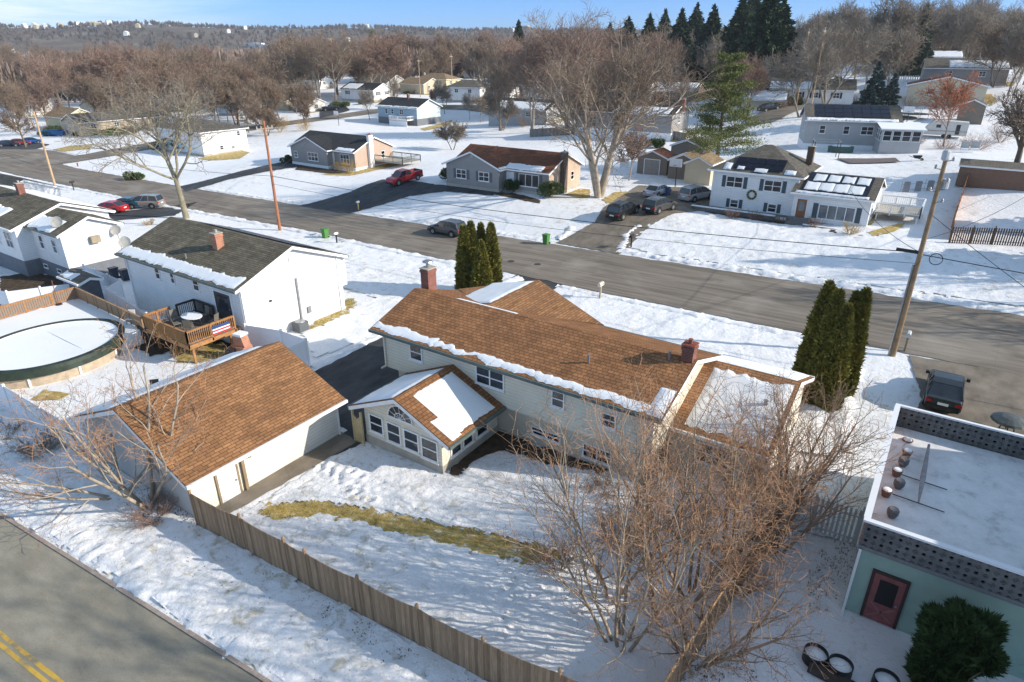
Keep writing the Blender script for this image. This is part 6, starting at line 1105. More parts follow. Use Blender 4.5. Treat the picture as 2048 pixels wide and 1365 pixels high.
for x, y, hh, t in ((905, 190, 14, 'pale far utility pole right of the cream hip roofed house'), (841, 195, 13, 'pale far utility pole in front of the tan garage wing'), (1592, 214, 15, 'thin pale utility pole in front of the long white hill house'), (1618, 238, 16, 'tall brown utility pole right of the thin pale one on the hill'), (472, 200, 13, 'far brown utility pole beyond the small blue white house'), (1486, 200, 16, 'grey utility pole against the dark spruces')): upole((x, y), hh, t, plain('pole_tan_wood', (.5, .34, .2)), .14, .9)
def wire(name, label, a, b, sag, r=.018, grp=None):
    a = Vector(a); b = Vector(b); pts = [a.lerp(b, k/28)-Vector((0, 0, sag*4*(k/28)*(1-k/28))) for k in range(29)]; m = MB(); m.path([p-a for p in pts], r, 4); o = m.build(name, BLACK); o.location = a; tag(o, label, 'wire', grp)
Z = lambda l, z: (l.x, l.y, l.z+z); hc = pv(1835, 505, lR.y)[1]-lR.z; hm = pv(541, 352, lM.y)[1]-lM.z
wire('cable', 'thick black cable running from the right pole to the red brown pole', Z(lR, hc), Z(lM, hm), .75, .032); wire('cable', 'thick black cable leaving the right utility pole toward the right frame edge', Z(lR, hc-.1), (50, 48, lR.z+hc), .8, .032); wire('cable', 'thick cable between the red brown pole and the pale tan pole', Z(lM, hm), Z(lL, 6.0), .7, .025)
wire('cable', 'thin cable hanging just below the thick one toward the red brown pole', Z(lR, hc-.7), Z(lM, hm-.9), .9, .018); wire('service_wire', 'thin service wire from the right pole down to the shuttered house', Z(lR, hc), (-9, 76, 5.4), .6, .02); wire('service_wire', 'thin service wire from the right pole across the fenced yard', Z(lR, hc+.8), (9, 95, 6), .8, .02)
wire('service_wire', 'service wire from the red brown pole to the charcoal roofed ranch', Z(lM, hm+.4), (-94, 76, 4.6), .5, .02); wire('service_wire', 'guy wire from the right pole head down toward the near right lawn', Z(lR, 9.5), (12, 38, 4), .3, .02)
for k, y in enumerate((-.9, .9)): wire('power_line', ('front power line between the red brown and pale tan crossarms', 'rear power line between the red brown and pale tan crossarms')[k], (lM.x, lM.y+y, lM.z+11.8), (lL.x, lL.y+y, lL.z+11.0), .5, .012)
gc = MB(); 
for k in range(16): a = k*.3927; gc.tube((.35*math.cos(a), 0, .35*math.sin(a)), (.35*math.cos(a+.4), 0, .35*math.sin(a+.4)), .03, .03, 4)
o = gc.build('cable_loop', BLACK); q = pv(1872, 519, lR.y+.05); o.location = (q[0], lR.y+.05, q[1]); tag(o, 'round loop of spare cable hanging on the thick cable right of the pole', 'cable loop')
o = MB().tube((0, 0, 0), (1.3, 0, -.02), .11, .11, 8).build('splice_case', BLACK); q = pv(1792, 500, lR.y); o.location = (q[0], lR.y, q[1]+.05); tag(o, 'black splice case on the thick cable left of the right pole', 'splice case')
# ------------------------------------------------------------------ vehicles
def cpos(x, y): p = gat(x, y); return p
def carp(name, kind, ctr, rz, pt, label, grp=None):
    c = Vector((ctr[0], ctr[1], h(ctr[0], ctr[1])+.06)); r = car(name, kind, c, 0, pt, label, grp)
    dx = .5; sx = (h(c.x+dx*math.cos(rz), c.y+dx*math.sin(rz))-h(c.x-dx*math.cos(rz), c.y-dx*math.sin(rz)))/(2*dx); r.rotation_euler = (0, -math.atan(sx), rz); return r
PI = math.pi
carp('parked_suv', 'suv', (-46.7, 55.4), PI-.03, paint('graphite_paint', (.10, .10, .105)), 'dark grey crossover parked along the far kerb of the street')
carp('parked_suv', 'suv', (-30.9, 68.0), PI/2-.12, paint('black_paint', (.012, .012, .014)), 'black sport utility vehicle with roof rails on the brown driveway', 'cars on the shared driveway'); carp('parked_suv', 'suv', (-28.0, 71.6), PI/2-.2, paint('warm_grey_paint', (.085, .08, .075)), 'dark grey crossover behind the black vehicle on the driveway', 'cars on the shared driveway')
carp('parked_sedan', 'sedan', (-31.6, 79.6), PI/2-.1, paint('silver_paint', (.38, .39, .41)), 'silver sedan at the left back of the driveway', 'cars on the shared driveway'); carp('parked_wagon', 'van', (-26.6, 80.0), PI/2-.35, paint('silver2_paint', (.36, .37, .38)), 'silver wagon at the right back of the driveway beside the house', 'cars on the shared driveway')
carp('pickup', 'pickup', (-66.3, 69.6), -PI/2-.18, paint('red_paint_car', (.36, .025, .03)), 'red pickup truck on the dark driveway left of the grey ranch house')
carp('parked_sedan', 'sedan', (2.2, 41.2), PI/2, paint('black_metal_paint', (.02, .021, .024)), 'black sedan parked on the driveway by the green building')
q = gat(292, 416); carp('parked_wagon', 'van', (q.x, q.y), .55+PI, paint('tan_silver', (.30, .29, .27)), 'silver minivan on the driveway behind the mossy bare tree'); q = gat(253, 417); carp('parked_sedan', 'sedan', (q.x, q.y), .55+PI, paint('teal_paint', (.03, .12, .17)), 'teal car mostly hidden behind the silver minivan'); q = gat(213, 424); carp('parked_sedan', 'sedan', (q.x+1, q.y), .5+PI, paint('bright_red_paint', (.55, .02, .025)), 'bright red car half hidden by the white gabled house roof')
for x, y, c, t in ((18, 294, (.02, .03, .06), 'dark blue car at the far left edge near the corner'), (40, 291, (.30, .03, .04), 'dark red car between two others at the left edge'), (64, 288, (.02, .09, .30), 'bright blue car at the left corner driveway')): q = gat(x, y); carp('parked_sedan', 'sedan', (q.x, q.y), 1.2, paint(t[:9]+'_paint', c), t)
for x, y, k, c, t in ((662, 222, 'pickup', (.02, .02, .025), 'black pickup truck on the driveway of the striped solar roof house'), (1114, 232, 'suv', (.3, .31, .33), 'silver car on the far drive behind the big bare tree'), (798, 172, 'sedan', (.02, .03, .05), 'dark car parked near the street lamp'), (788, 180, 'sedan', (.03, .05, .09), 'small dark blue car just below the street lamp'), (1538, 222, 'sedan', (.02, .02, .02), 'dark car parked by the low snow roofed garage')): q = gat(x, y); carp('parked_car', k, (q.x, q.y), .9, paint('c%d_paint' % x, c), t)
tr2 = empty('boat_trailer', gat(110, 272), .6, 'long blue covered boat on a trailer beside the yellow gabled house', 'boat'); m = MB(); m.prism([(-3.2, .9), (-2.6, .3), (2.8, .3), (3.2, 1.3), (-3.2, 1.3)], 2.0, Matrix.Translation((0, -1, 0))); m.build('hull', plain('blue_boat_cover', (.03, .12, .28), .6), tr2); MB().box((-2, -.9, 1.3), (1.6, .9, 1.6)).build('cover', plain('blue_boat_cover', (.03, .12, .28), .6), tr2); MB().tube((-.2, -1.1, .3), (-.2, 1.1, .3), .3, .3, 12).build('wheel', RUBBER, tr2)

# ------------------------------------------------------------------ trees
# left arborvitae group
ga = 'columnar evergreens behind the cream house'
for i, (x, y, H_, R_, t) in enumerate(((931, 592, 6.0, .9, 'columnar evergreen, leftmost spire of the group by the brick chimney'), (945, 588, 6.2, .95, 'columnar evergreen, tallest spire left of centre in the group by the brick chimney'), (964, 583, 5.9, .75, 'columnar evergreen, rear middle spire of the group by the brick chimney'), (984, 588, 6.1, .9, 'columnar evergreen, rightmost spire of the group by the brick chimney'), (964, 600, 5.0, .95, 'shorter columnar evergreen at the front of the group by the brick chimney'))): arbor('columnar_evergreen', gat(x, y), H_, R_, 10+i, 9000, t, ga)
ga = 'columnar evergreens beside the utility pole'
for i, (x, y, H_, R_, t) in enumerate(((1612, 790, 7.0, 1.05, 'columnar evergreen, broad leftmost one left of the utility pole'), (1630, 804, 6.8, .95, 'columnar evergreen, second from left beside the utility pole'), (1650, 815, 6.2, .85, 'columnar evergreen, front middle one beside the utility pole'), (1668, 786, 6.3, .7, 'columnar evergreen, thin rear one beside the utility pole'), (1684, 786, 6.5, .75, 'columnar evergreen, rightmost one nearest the utility pole'))): arbor('columnar_evergreen', gat(x, y), H_, R_, 30+i, 11000, t, ga)
# twiggy thicket in the foreground
TH = dict(seg=(7, 4, 3, 3), jit=(.06, .13, .17, .22), up=(.04, .06, .04, .02), tap=.75, rmin=.0065, start=(.25, .25, .2), ch=(2, 2, 1), ang=((16, 44), (20, 55), (25, 65)), rat=(.5, .5, .5), rr=.55)
gt_ = 'twiggy bare shrub trees along the right of the back yard'
for i, (u, v, H_, st, sp, t) in enumerate(((-5.9, 15.3, 7.6, 8, .42, 'tall multi stemmed bare shrub tree with orange brown twigs in the snowy back yard corner'), (-7.3, 17.3, 6.4, 4, .45, 'bare multi stemmed shrub, leftmost of the brown thicket in the back yard'), (-4.6, 18.6, 6.6, 5, .42, 'bare twiggy shrub in the middle of the back yard thicket'), (-4.2, 21.6, 6.4, 5, .42, 'bare twiggy shrub before the right wing of the cream house'), (-2.7, 23.0, 5.6, 7, .45, 'bare twiggy shrub with reddish shoots near the picket fence'), (-2.9, 26.6, 5.0, 7, .42, 'bare twiggy shrub by the right gable corner of the cream house'), (-3.4, 16.0, 4.2, 7, .6, 'low reddish shrub leaning over the snow at the lower right fence'), (-5.2, 17.2, 6.8, 4, .4, 'bare shrub in the heart of the thicket with pale upright stems'))):
    bare('twiggy_shrub', (u, v, h(u, v)), H_, 100+i, TH, 3, st, .075, sp, BARK_L if i == 0 else plain('tan_bark', (.30, .22, .15), .9, .3, 3), (TW_O, TW_B, TW_O, TW_R, TW_O, TW_R, TW_R, TW_O, TW_B)[i], 1, t, 'shrub', gt_, L=H_*.92, tn=5, base=.32)
for i, (u, v, H_, t) in enumerate(((-9.6, 17.2, 1.6, 'small low bare bush by the grass strip, left of the thicket'), (-3.2, 19.8, 2.4, 'dense low brown brush below the thicket along the side fence, front clump'), (-3.1, 22.8, 2.4, 'dense low brown brush below the thicket along the side fence, middle clump'), (-3.2, 25.6, 2.4, 'dense low brown brush below the thicket along the side fence, rear clump'), (-8.2, 19.6, 1.8, 'low bare brush between the thicket and the cream house wall'), (-6, 21.6, 2.2, 'low bare brush under the cream house right corner'), (-10.4, 22.6, .9, 'small red brown brush under the lower window of the cream house'))): twiggy('low_brush', (u, v, h(u, v)), 1.3, H_, 200+i, TW_O if i % 2 else TW_R, 16, t, 'low brush below the thicket', mx=2)
# left foreground tree by the garage
L1 = dict(TH, ang=((18, 45), (20, 55), (25, 60)), rat=(.5, .5, .48))
bare('bare_tree', (-27.3, 10.35, -.2), 6.3, 301, dict(L1, jit=(.08, .14, .2, .25), ch=(1, 2, 2)), 3, 7, .10, .55, BARK_L, TW_O, 1, 'multi stemmed bare tree leaning over the garage roof beside the road', 'tree', None, L=6.6); bare('bare_tree', (-29.2, 9.9, -.2), 5., 302, dict(L1, up=(.0, .03, .03, .02), ch=(1, 2, 2)), 3, 6, .07, 1.3, BARK_L, TW_R, 1, 'low spreading bare shrub tree left of the garage gable', 'tree', None, L=5.2, lean=(-.35, .0))
twiggy('roadside_brush', (-26.2, 9.9, -.15), 1.6, 1.2, 303, TW_R, 20, 'tangled reddish brush at the base of the garage corner tree'); twiggy('roadside_brush', (-36.5, 9.4, -.3), 2.4, 1.4, 304, TW_B, 20, 'sparse brown brush along the outside of the vinyl fence'); twiggy('roadside_brush', (-40, 9.2, -.35), 2.2, 1.0, 305, TW_B, 16, 'thin dark weeds at the left edge outside the vinyl fence')
# evergreen by the green building
bush('evergreen_bush', (3.35, 19.5, .35), 1.0, 2.7, 7, YEW, 34000, 'dark green evergreen bush in front of the green building', size=.2, lumps=34)
# bare broad trees
MT = dict(BP, seg=(4, 6, 5, 4, 3), start=(.25, .2, .15, .1), ch=(3, 2, 2, 2), ang=((22, 48), (25, 50), (25, 55), (25, 60)), rat=(.95, .55, .5, .5), rmin=.012, up=(.02, .05, .05, .04, .02))
bare('mossy_tree', gat(373, 437), 17, 401, dict(MT, rmin=.016, jit=(.06, .11, .17, .22, .28), rat=(1.1, .6, .55, .5), ch=(3, 2, 2, 1), start=(.3, .25, .2, .2), ang=((30, 62), (28, 60), (30, 60), (30, 60)), up=(.03, .03, .03, .02, .01)), 4, 1, .42, .0, plain('mossy_bark', (.25, .22, .15), .9, .3, 2), TW_G, 2, 'mossy grey green bare tree between the ranch house roof and the street', L=9.6)
bare('large_bare_tree', gat(1197, 395), 20, 402, dict(MT, ch=(2, 2, 2, 1), rmin=.017, rat=(.9, .6, .52, .5), start=(.3, .2, .15, .1), ang=((20, 45), (25, 55), (25, 58), (25, 60))), 4, 4, .46, .42, BARK_L, TW_B, 2, 'huge multi trunked bare tree on the lawn right of the grey ranch house', L=11.6)
def tall(x, y, H_, seed, t, tw=TW_B, bk=BARK_G, stems=1, sp=.12, rad=.3): return bare('tall_bare_tree', gat(x, y), H_, seed, dict(MT, seg=(4, 6, 5, 4), ch=(3, 3, 2, 2), rmin=.03, rat=(.85, .6, .55, .5)), 3, stems, rad, sp, bk, tw, 2, t, L=H_*.55)
tall(1133, 268, 24, 403, 'tall bare tree behind the red brown roof, left of the big lawn tree', TW_R, BARK_L, 2); tall(1065, 265, 22, 404, 'tall reddish bare tree behind the grey ranch house left gable', TW_R, BARK_L, 2); tall(1000, 262, 15, 405, 'medium bare tree leaning left of the red brown roof', TW_B, BARK_G)
tall(1650, 213, 19, 406, 'spreading bare tree before the long white hill house', TW_G, BARK_G, 3, .4); tall(1928, 141, 24, 407, 'huge fan shaped bare tree on the hilltop right side', TW_G, BARK_B, 3, .35); tall(2027, 352, 11, 408, 'thick trunked bare tree at the right frame edge behind the orange fence', TW_B, BARK_B, 1, .1, .42); tall(1886, 293, 12, 409, 'slender bare tree with rusty orange top beside the travel trailer', plain('rusty_twigs', (.42, .15, .07), .9), BARK_G, 1, .1, .16)
tall(1258, 362, 7, 410, 'small bare tree left of the brown sheds', TW_R, BARK_L, 1, .1, .14); tall(52, 296, 10, 411, 'bare tree in front of the cars at the left edge', TW_B, BARK_B, 1, .1, .28); tall(100, 272, 15, 412, 'bare rusty tree beside the yellow gabled house', TW_R, BARK_B, 1); tall(1005, 262, 9, 413, 'low spreading bare tree on the lawn behind the grey ranch', TW_G, BARK_G, 2, .5, .12); tall(905, 300, 6, 414, 'small dark bare tree left of the grey ranch house', TW_G, BARK_B, 2, .5, .12); tall(870, 218, 7, 415, 'small bare ornamental tree right of the blue house', TW_B, BARK_B, 1, .1, .15); tall(893, 212, 6, 416, 'smaller bare ornamental tree farther right of the blue house', TW_B, BARK_B, 1, .1, .13)
tall(535, 272, 9, 417, 'orange brown bare tree beyond the charcoal roofed ranch', TW_B, BARK_B, 3, .4, .14); tall(610, 256, 8, 418, 'thin bare tree beside the far street', TW_B, BARK_B, 1, .1, .14)
tall(640, 203, 25, 430, 'very tall bare tree with fan crown left of the striped solar roof', TW_B, BARK_G, 2, .16, .34); tall(672, 205, 24, 431, 'very tall bare tree, right one of the twin fan crowns', TW_B, BARK_G, 1, .1, .3); tall(338, 208, 22, 432, 'tall bare tree with reddish top behind the mossy tree', TW_R, BARK_L, 2, .2, .3); tall(402, 200, 20, 433, 'tall straight bare tree left of the yard with the low wall', TW_B, BARK_G, 1, .1, .3); tall(522, 196, 20, 434, 'tall vase shaped bare tree with mossy limbs above the far street', TW_B, BARK_L, 2, .12, .3); tall(150, 205, 18, 435, 'round bare tree behind the tan ranch', TW_R, BARK_B, 2, .3, .3); tall(255, 212, 17, 436, 'rusty bare tree pair behind the tan ranch chimney', TW_R, BARK_B, 2, .3, .28); tall(990, 232, 19, 437, 'tall leaning bare tree left of the reddish pair', TW_B, BARK_L, 2, .2, .26); tall(905, 128, 26, 438, 'lone wispy bare tree rising above the skyline', TW_G, BARK_G, 1, .1, .3)
tall(1600, 235, 15, 439, 'leaning bare tree left of the spreading one on the slope', TW_G, BARK_G, 2, .3, .24); tall(1985, 175, 15, 440, 'bare tree in front of the shingled hill house', TW_B, BARK_B, 2, .25, .24); tall(1770, 160, 20, 441, 'tall bare tree left of the grey hilltop house', TW_G, BARK_B, 2, .2, .28); tall(1440, 150, 22, 442, 'bare tree tips between the dark spruces', TW_G, BARK_G, 2, .2, .28)
# conifers
pine('white_pine', gat(1432, 330), 15.0, 6.6, 5, 42000, 'large bright green pine behind the sheds and shuttered house'); pine('white_pine', gat(752, 165), 24, 6, 6, 12000, 'green pine standing among bare trees left of centre'); 
for i, (x, y, H_, R_, t) in enumerate(((1290, 168, 24, 5.5, 'dark spruce, leftmost of the big evergreen stand'), (1350, 176, 25, 6, 'dark spruce, second from left in the evergreen stand'), (1410, 182, 25, 6, 'dark blue green spruce in the middle of the evergreen stand'), (1462, 188, 27, 6.5, 'dark spruce behind the bright pine'), (1512, 200, 27, 6.5, 'broad dark spruce, rightmost of the evergreen stand'), (1215, 150, 22, 5.5, 'rounded dark evergreen left of the evergreen stand'), (1037, 160, 25, 4.6, 'narrow spruce towering alone above the bare trees'), (1822, 152, 20, 3.6, 'dark spruce left of the grey hilltop house'), (2035, 130, 15, 5, 'dark evergreen at the right frame edge on the hill'), (1160, 150, 20, 5, 'dark evergreen half hidden by reddish branches'), (1320, 150, 27, 6, 'dark evergreen between the first two spruces of the stand'), (1380, 158, 27, 6.5, 'dark evergreen behind the middle of the stand'), (1487, 165, 30, 7, 'tallest dark evergreen at the back of the stand'), (1250, 160, 23, 7, 'broad dark evergreen at the left end of the stand'), (1540, 190, 22, 5.5, 'olive dark evergreen beside the spreading bare tree'))): spruce('spruce_tree', gat(x, y), H_, R_*1.4, 500+i, SPRU, 12000, t, 'tall dark spruces', size=.95)
spruce('blue_spruce', gat(1732, 252), 10.5, 3.4, 520, SPRB, 8000, 'bluish spruce behind the solar roof, larger left one', size=.42); spruce('blue_spruce', gat(1768, 252), 8.6, 2.5, 521, SPRB, 7000, 'bluish spruce behind the solar roof, smaller right one', size=.36); spruce('spruce_tree', gat(478, 150), 14, 4, 523, SPRU, 5000, 'small dark spruce deep in the left woods', size=.5)
# shrubs by the houses
for i, (x, y, R_, H_, mt, t) in enumerate(((1103, 393, 1.9, 2.0, SHRB, 'large green shrub at the tan gable corner of the grey ranch'), (900, 362, 1.4, 1.9, SHRB, 'green broadleaf shrub at the left corner of the grey ranch'), (948, 372, 1.3, 1.6, SHRB, 'yellow green shrub under the grey ranch windows'), (965, 365, 1.1, 1.9, YEW, 'dark green shrub under the grey ranch windows'), (1022, 385, .8, 1.7, YEW, 'dark pointed shrub beside the grey ranch steps'), (633, 330, 1.0, 1.9, YEW, 'dark rounded shrub left of the charcoal roof ranch steps'), (659, 336, 1.0, 1.8, SHRB, 'yellow green rounded shrub right of the charcoal roof ranch steps'), (580, 325, 1.1, 1.3, YEW, 'low dark shrub at the left of the charcoal roof ranch'), (230, 270, 5, 1.8, SHRB, 'long clipped green hedge before the tan ranch'), (1040, 172, 4, 7, YEW, 'large dark round evergreen beside the far bare trees'), (350, 305, 4.5, 3, YEW, 'dense dark evergreen shrubs before the white corner house'), (275, 360, 1.5, 1.4, SHRB, 'round yellowish shrub on the corner snow'), (739, 208, 1.2, 1.3, YEW, 'small dark shrub beside the white shuttered house'), (683, 215, 3, 1.6, SHRB, 'green shrubs before the striped solar roof house'))): bush('garden_shrub', gat(x, y), R_, H_, 600+i, mt, 2600, t, 'garden shrubs by the houses', size=.16 if R_ < 3 else .3)
for i, (x, y, R_, H_, n, mt, t) in enumerate(((700, 348, 1.2, 2.2, 14, TW_Y, 'pale golden bare shrub at the charcoal roof ranch corner'), (680, 342, .9, 1.8, 12, TW_Y, 'smaller golden bare shrub below the ranch front windows'), (1465, 438, 1.0, 1.3, 12, TW_R, 'brown bare shrub behind the stone garden wall'), (1510, 440, 1.2, 1.2, 12, TW_R, 'low brown bare shrub under the wreath'), (1560, 445, 1.0, 1.0, 12, TW_R, 'low brown bare shrub left of the brown door'), (1628, 455, 1.0, 1.3, 12, TW_R, 'rust brown shrub right of the brown door'), (1700, 470, .9, 1.4, 12, TW_Y, 'pale grassy shrub at the right corner of the shuttered house'), (1830, 290, 3, 2, 18, TW_R, 'low brown hedge in front of the trailer, left half'), (1890, 298, 3, 2, 18, TW_R, 'low brown hedge in front of the trailer, right half'), (560, 265, 3.5, 4.5, 20, TW_Y, 'golden orange bare shrubs beside the far street'), (610, 262, 3, 3, 16, TW_Y, 'golden shrub right of the orange brown tree'), (300, 450, 1, 1.0, 10, TW_Y, 'small pale dry shrub behind the ranch roof'), (1955, 300, 4, 3, 20, TW_R, 'brown bare hedge on the right slope behind the snowy chairs'), (2000, 285, 4, 3.5, 20, TW_R, 'dense bare hedge near the right edge behind the snowy chairs'), (1780, 300, 1.2, 1.4, 10, TW_R, 'brown shrub at the corner of the glazed porch'))): twiggy('bare_shrub', gat(x, y), R_, H_, 700+i, mt, n, t, 'bare garden shrubs')
bs = [bush('garden_shrub', (0, 0, -500), 1.0, 1.2, 650, YEW, 900, 'x', size=.28), bush('garden_shrub', (0, 0, -500), 1.2, 1.0, 651, SHRB, 900, 'x', size=.28), twiggy('garden_shrub', (0, 0, -500), 1.0, 1.4, 652, TW_R, 10, 'x', mx=2), twiggy('garden_shrub', (0, 0, -500), 1.4, 2.0, 653, TW_B, 12, 'x', mx=2)]
rs = random.Random(31)
for (a, b, q) in FOOT[:-8]:
    for k in range(2):
        x = a+rs.uniform(-1, 1)*q*.9; y = b-q*rs.uniform(.75, 1.1); dup(bs[rs.randrange(4)], (x, y, h(x, y)), rs.uniform(0, 6), 'small dark or twiggy shrub in front of a distant neighbourhood house', 'shrubs before distant houses', scale=rs.uniform(.8, 1.5))
    x = a+q*rs.uniform(.8, 1.1); y = b+rs.uniform(-.5, .5)*q; dup(bs[2+rs.randrange(2)], (x, y, h(x, y)), rs.uniform(0, 6), 'bare twiggy shrub beside a distant neighbourhood house', 'bare shrubs beside distant houses', scale=rs.uniform(1, 2))
for o in bs:
    for ch in list(o.children): bpy.data.objects.remove(ch)
    bpy.data.objects.remove(o)
# off frame trees whose shadows fall into the picture
for i, (u, v, H_) in enumerate(((8, 16.3, 17), (14, 9.5, 17), (15.5, 64, 13), (22, 61, 14), (9.5, 12, 13), (3.5, 8.0, 11), (-3.5, 4.5, 10), (15, 5, 14), (-10.5, .5, 10), (19, 69, 14))): bare('bare_tree', (u, v, h(u, v)), H_, 800+i, dict(BP, rmin=.025, ch=(2, 2, 1, 1)), 3, 1, .28, 0, BARK_G, TW_B, 1, ('bare tree out of frame right beside the green building', 'bare tree out of frame right, nearest the road', 'bare tree beyond the right frame edge across the street', 'bare tree beyond the right frame edge over the street', 'bare tree out of frame right of the bottom yard', 'bare tree out of frame below the twiggy thicket', 'bare tree out of frame below the board fence', 'bare tree out of frame far right of the road', 'bare tree out of frame beside the road', 'second bare tree beyond the right edge across the street')[i], 'tree', 'trees just outside the frame')
spruce('spruce_tree', (13.5, 72, 2), 12, 4.2, 540, SPRU, 7000, 'spruce out of frame right of the snowy lawn', size=.5); spruce('spruce_tree', (15, 86, 3), 11, 4, 541, SPRU, 7000, 'spruce out of frame right of the orange fenced yard', size=.5)
# wooded neighbourhood: prototypes, then copies
PR = []
for k in range(9):
    tw, bk = ((TW_R, BARK_B), (TW_B, BARK_G), (TW_G, BARK_G), (TW_B, BARK_L), (TW_B, BARK_B), (TW_R, BARK_G), (TW_B, BARK_B), (TW_R, BARK_L), (TW_G, BARK_L))[k]
    PR.append(bare('bare_tree', (0, 0, -500), 17, 900+k, dict(MT, seg=(4, 6, 5, 4), ch=(3, 3, 2, 2), rmin=.038, rat=(.95, .6, .58, .5), up=(.03, .05+.03*(k % 3), .05, .04, .02), jit=(.05, .11, .17, .22, .28)), 3, 1+(k % 3 == 0), .26, .2, bk, tw, 2, 'x', 'tree', L=9.2, tn=5))
rnd = random.Random(9); used = []
ZONES = [((0, 560), (150, 238), 60, (.9, 1.45), 'bare brown tree in the woods and yards on the left, behind the tan ranch', 'bare trees in the left woods', (0, 1, 4, 5, 7, 6)), ((560, 1010), (122, 205), 48, (.9, 1.5), 'bare brown tree in the belt behind the far houses left of centre', 'bare trees behind the far houses', (0, 1, 3, 5, 6)), ((1010, 1290), (125, 232), 34, (.9, 1.3), 'bare reddish tree in the grove right of centre', 'bare reddish grove trees', (0, 5, 7, 7, 4)), ((1290, 1560), (120, 190), 14, (.9, 1.2), 'bare tree among the dark spruces', 'bare trees among the spruces', (0, 1, 2)), ((1545, 2048), (96, 140), 40, (.9, 1.3), 'bare grey tree on the hilltop at the right', 'bare trees on the right hilltop', (2, 2, 8, 1, 3)), ((1560, 2048), (140, 215), 14, (.7, 1.0), 'bare grey tree on the right slope among the hill houses', 'bare trees on the right slope', (2, 8, 1)), ((0, 620), (225, 272), 24, (.6, .95), 'smaller bare tree near the far street on the left', 'smaller bare trees by the far street', (1, 4, 6))]
HZ = dict(); 
for (xa, xb), (ya, yb), n, (s0, s1), lab, grp, ks in ZONES+[((1290, 1570), (190, 245), 6, (.5, .8), 'small bare tree near the brown gabled house and white pine', 'bare trees by the white pine', (0, 2, 8)), ((560, 1000), (215, 262), 6, (.4, .6), 'small bare garden tree near the blue house', 'small bare trees by the blue house', (2, 8, 1))]:
    c = 0; tries = 0
    while c < n and tries < n*40:
        tries += 1; x = rnd.uniform(xa, xb); y = rnd.uniform(ya, yb); p = gat(x, y)
        if math.hypot(p.x, p.y) > 900: continue
        if any((p.x-a)**2+(p.y-b)**2 < r*r for a, b, r in FOOT): continue
        if any((p.x-a)**2+(p.y-b)**2 < 16 for a, b in used): continue
        used.append((p.x, p.y)); k = rnd.choice(ks); s = rnd.uniform(s0, s1); o = dup(PR[k], p, rnd.uniform(0, 6.28), lab, grp, scale=(s*rnd.uniform(.85, 1.1), s*rnd.uniform(.85, 1.1), s)); c += 1
for o in PR:
    for ch in list(o.children): bpy.data.objects.remove(ch)
    bpy.data.objects.remove(o)
ylw = bare('golden_willow', gat(58, 175), 15, 950, dict(MT, rmin=.05, up=(.02, .03, -.02, -.08, -.1)), 4, 2, .3, .3, BARK_B, TW_Y, 2, 'golden yellow willow in the far left woods', L=7)
# ------------------------------------------------------------------ the far hills and their woods
HV = []; HF = []; na, nr = 90, 16; hr_ = lambda a, r: None
def hill(az, r):
    t = max(0, min(1, (r-1050)/(1900-1050))); t = t*t*(3-2*t); top = 62-8*min(1, max(0, (az+18)/30))-6*max(0, (-az-30)/12); return -12+(top+12+7*mn.noise((az*.13, 3, 0))+4*mn.noise((az*.5, 1, 0)))*t+3*mn.noise((az*.5, r*.01, 5))*t
for i in range(na+1):
    az = -55+105*i/na; g = HEAD-math.radians(az)
    for j in range(nr+1): r = 1050+1500*j/nr; HV.append((-math.sin(g)*r, math.cos(g)*r, hill(az, r)))
HF = [(i*(nr+1)+j, (i+1)*(nr+1)+j, (i+1)*(nr+1)+j+1, i*(nr+1)+j+1) for i in range(na) for j in range(nr)]
HM = NT('wooded_hill', .95, .1); HM.col(HM.ramp(HM.noise(.012, 8, .7), (.35, (.10, .085, .065)), (.55, (.17, .135, .10)), (.7, (.26, .23, .2)))); tag(raw('hills', HV, HF, HM.m, smooth=True), kind='structure')
WV = []; r_ = random.Random(12)
def clump(x, y, z, H_, R_, n, wf=.013):
    for k in range(n):
        a = r_.uniform(0, 6.283); el = r_.uniform(.15, 1.5); q = r_.uniform(.5, 1); tx = x+R_*q*math.cos(a)*math.cos(el); ty = y+R_*q*math.sin(a)*math.cos(el); tz = z+H_*(.35+.65*math.sin(el)*q); b = r_.uniform(0, 6.28); w_ = H_*wf; f_ = r_.uniform(0, .7)
        WV.extend(((x+(tx-x)*f_*.6, y+(ty-y)*f_*.6, z+(tz-z)*f_*.8), (tx+w_*math.cos(b), ty+w_*math.sin(b), tz-.1*H_), (tx-w_*math.cos(b), ty-w_*math.sin(b), tz)))
def woods(name, cnt, rmin_, rmax_, H0, seed, mat, azr=(-44, 44), pw=1.5, n=26, wf=.013):
    WV.clear(); r_.seed(seed); c = 0
    while c < cnt:
        az = r_.uniform(*azr); r = rmin_+(rmax_-rmin_)*r_.random()**pw; g = HEAD-math.radians(az); x, y = -math.sin(g)*r, math.cos(g)*r; z = max(h(x, y), hill(az, r)) if r > 1050 else h(x, y); c += 1
        if mn.noise((x*.006, y*.006, 4)) > .28: continue
        if any((x-a)**2+(y-b)**2 < q*q*1.6 for a, b, q in FOOT): continue
        clump(x, y, z, H0*r_.uniform(.7, 1.2), H0*.42, n, wf)
    V = np.array(WV, float); m = len(V)//3; me = bpy.data.meshes.new(name); me.vertices.add(m*3); me.vertices.foreach_set('co', V.reshape(-1)); me.loops.add(m*3); me.loops.foreach_set('vertex_index', np.arange(m*3)); me.polygons.add(m); me.polygons.foreach_set('loop_start', np.arange(m)*3); me.polygons.foreach_set('loop_total', np.full(m, 3)); me.materials.append(mat); me.update(calc_edges=True); tag(link(bpy.data.objects.new(name, me)), kind='stuff')
FW = plain('far_woods_twigs', (.27, .20, .155), .95, .35, .02); FW2 = plain('far_hill_woods', (.15, .12, .095), .95, .4, .008)
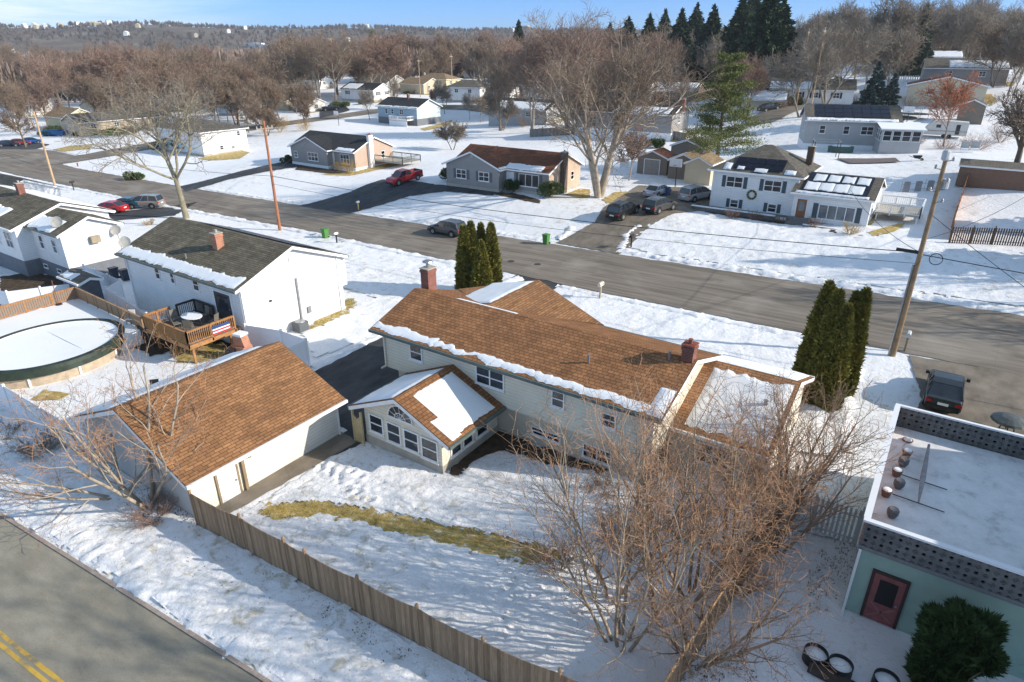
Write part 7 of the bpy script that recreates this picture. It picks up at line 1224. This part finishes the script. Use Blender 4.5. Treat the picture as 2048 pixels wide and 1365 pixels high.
woods('far_woods', 1700, 330, 1050, 17, 1, FW, (-44, 30), 1.1, 130); woods('hill_woods', 7500, 1050, 2300, 11, 2, FW2, (-44, 38), .9, 30, .045); woods('hilltop_woods', 420, 330, 700, 15, 3, FW, (26, 44), 1.2, 90)
for i in range(64):
    if i < 14: az, r = random.Random(i).uniform(-35, -29), 1750+i*14
    elif i < 22: az, r = random.Random(i).uniform(-38.5, -35), 1180+i*8
    elif i < 32: az, r = random.Random(i).uniform(-20, -13.5), 1150+i*9
    else: az, r = random.Random(i).uniform(-38, 5), random.Random(i+99).uniform(900, 1850)
    g = HEAD-math.radians(az); x, y = -math.sin(g)*r, math.cos(g)*r; z = (hill(az, r) if r > 1050 else h(x, y)); m = MB(); L_ = 7 if not 22 <= i < 32 else 45; zt_ = 4.0; m.box((-L_/2, -5, -2), (L_/2, 5, zt_)); m.prism([(-L_/2-.5, zt_), (L_/2+.5, zt_), (0, zt_+(2.5 if L_ < 20 else .8))], 10.6, Matrix.Translation((0, -5.3, 0))); o = m.build('hillside_house' if L_ < 20 else 'warehouse', (WHITE if i % 3 else BEIGE)); o.location = (x, y, z+4); o.rotation_euler = (0, 0, random.Random(i).uniform(0, 3))
    tag(o, 'tiny pale house on the far wooded hillside' if L_ < 20 else 'long pale warehouse on the far plain below the hill', 'house' if L_ < 20 else 'warehouse', 'far hillside houses' if L_ < 20 else 'far pale warehouses')
# ------------------------------------------------------------------ air
HAZE = True
if HAZE:
    hz = MB().box((-2900, -400, -60), (1900, 3200, 130)).build('haze', None or bpy.data.materials.new('haze_air')); mt = hz.data.materials[0]; mt.use_nodes = True; t_ = mt.node_tree; t_.nodes.remove(t_.nodes['Principled BSDF']); vo = t_.nodes.new('ShaderNodeVolumePrincipled'); vo.inputs['Color'].default_value = (.80, .88, 1, 1); vo.inputs['Density'].default_value = .00013; vo.inputs['Anisotropy'].default_value = .2; t_.links.new(vo.outputs[0], t_.nodes['Material Output'].inputs['Volume']); tag(hz, kind='stuff')
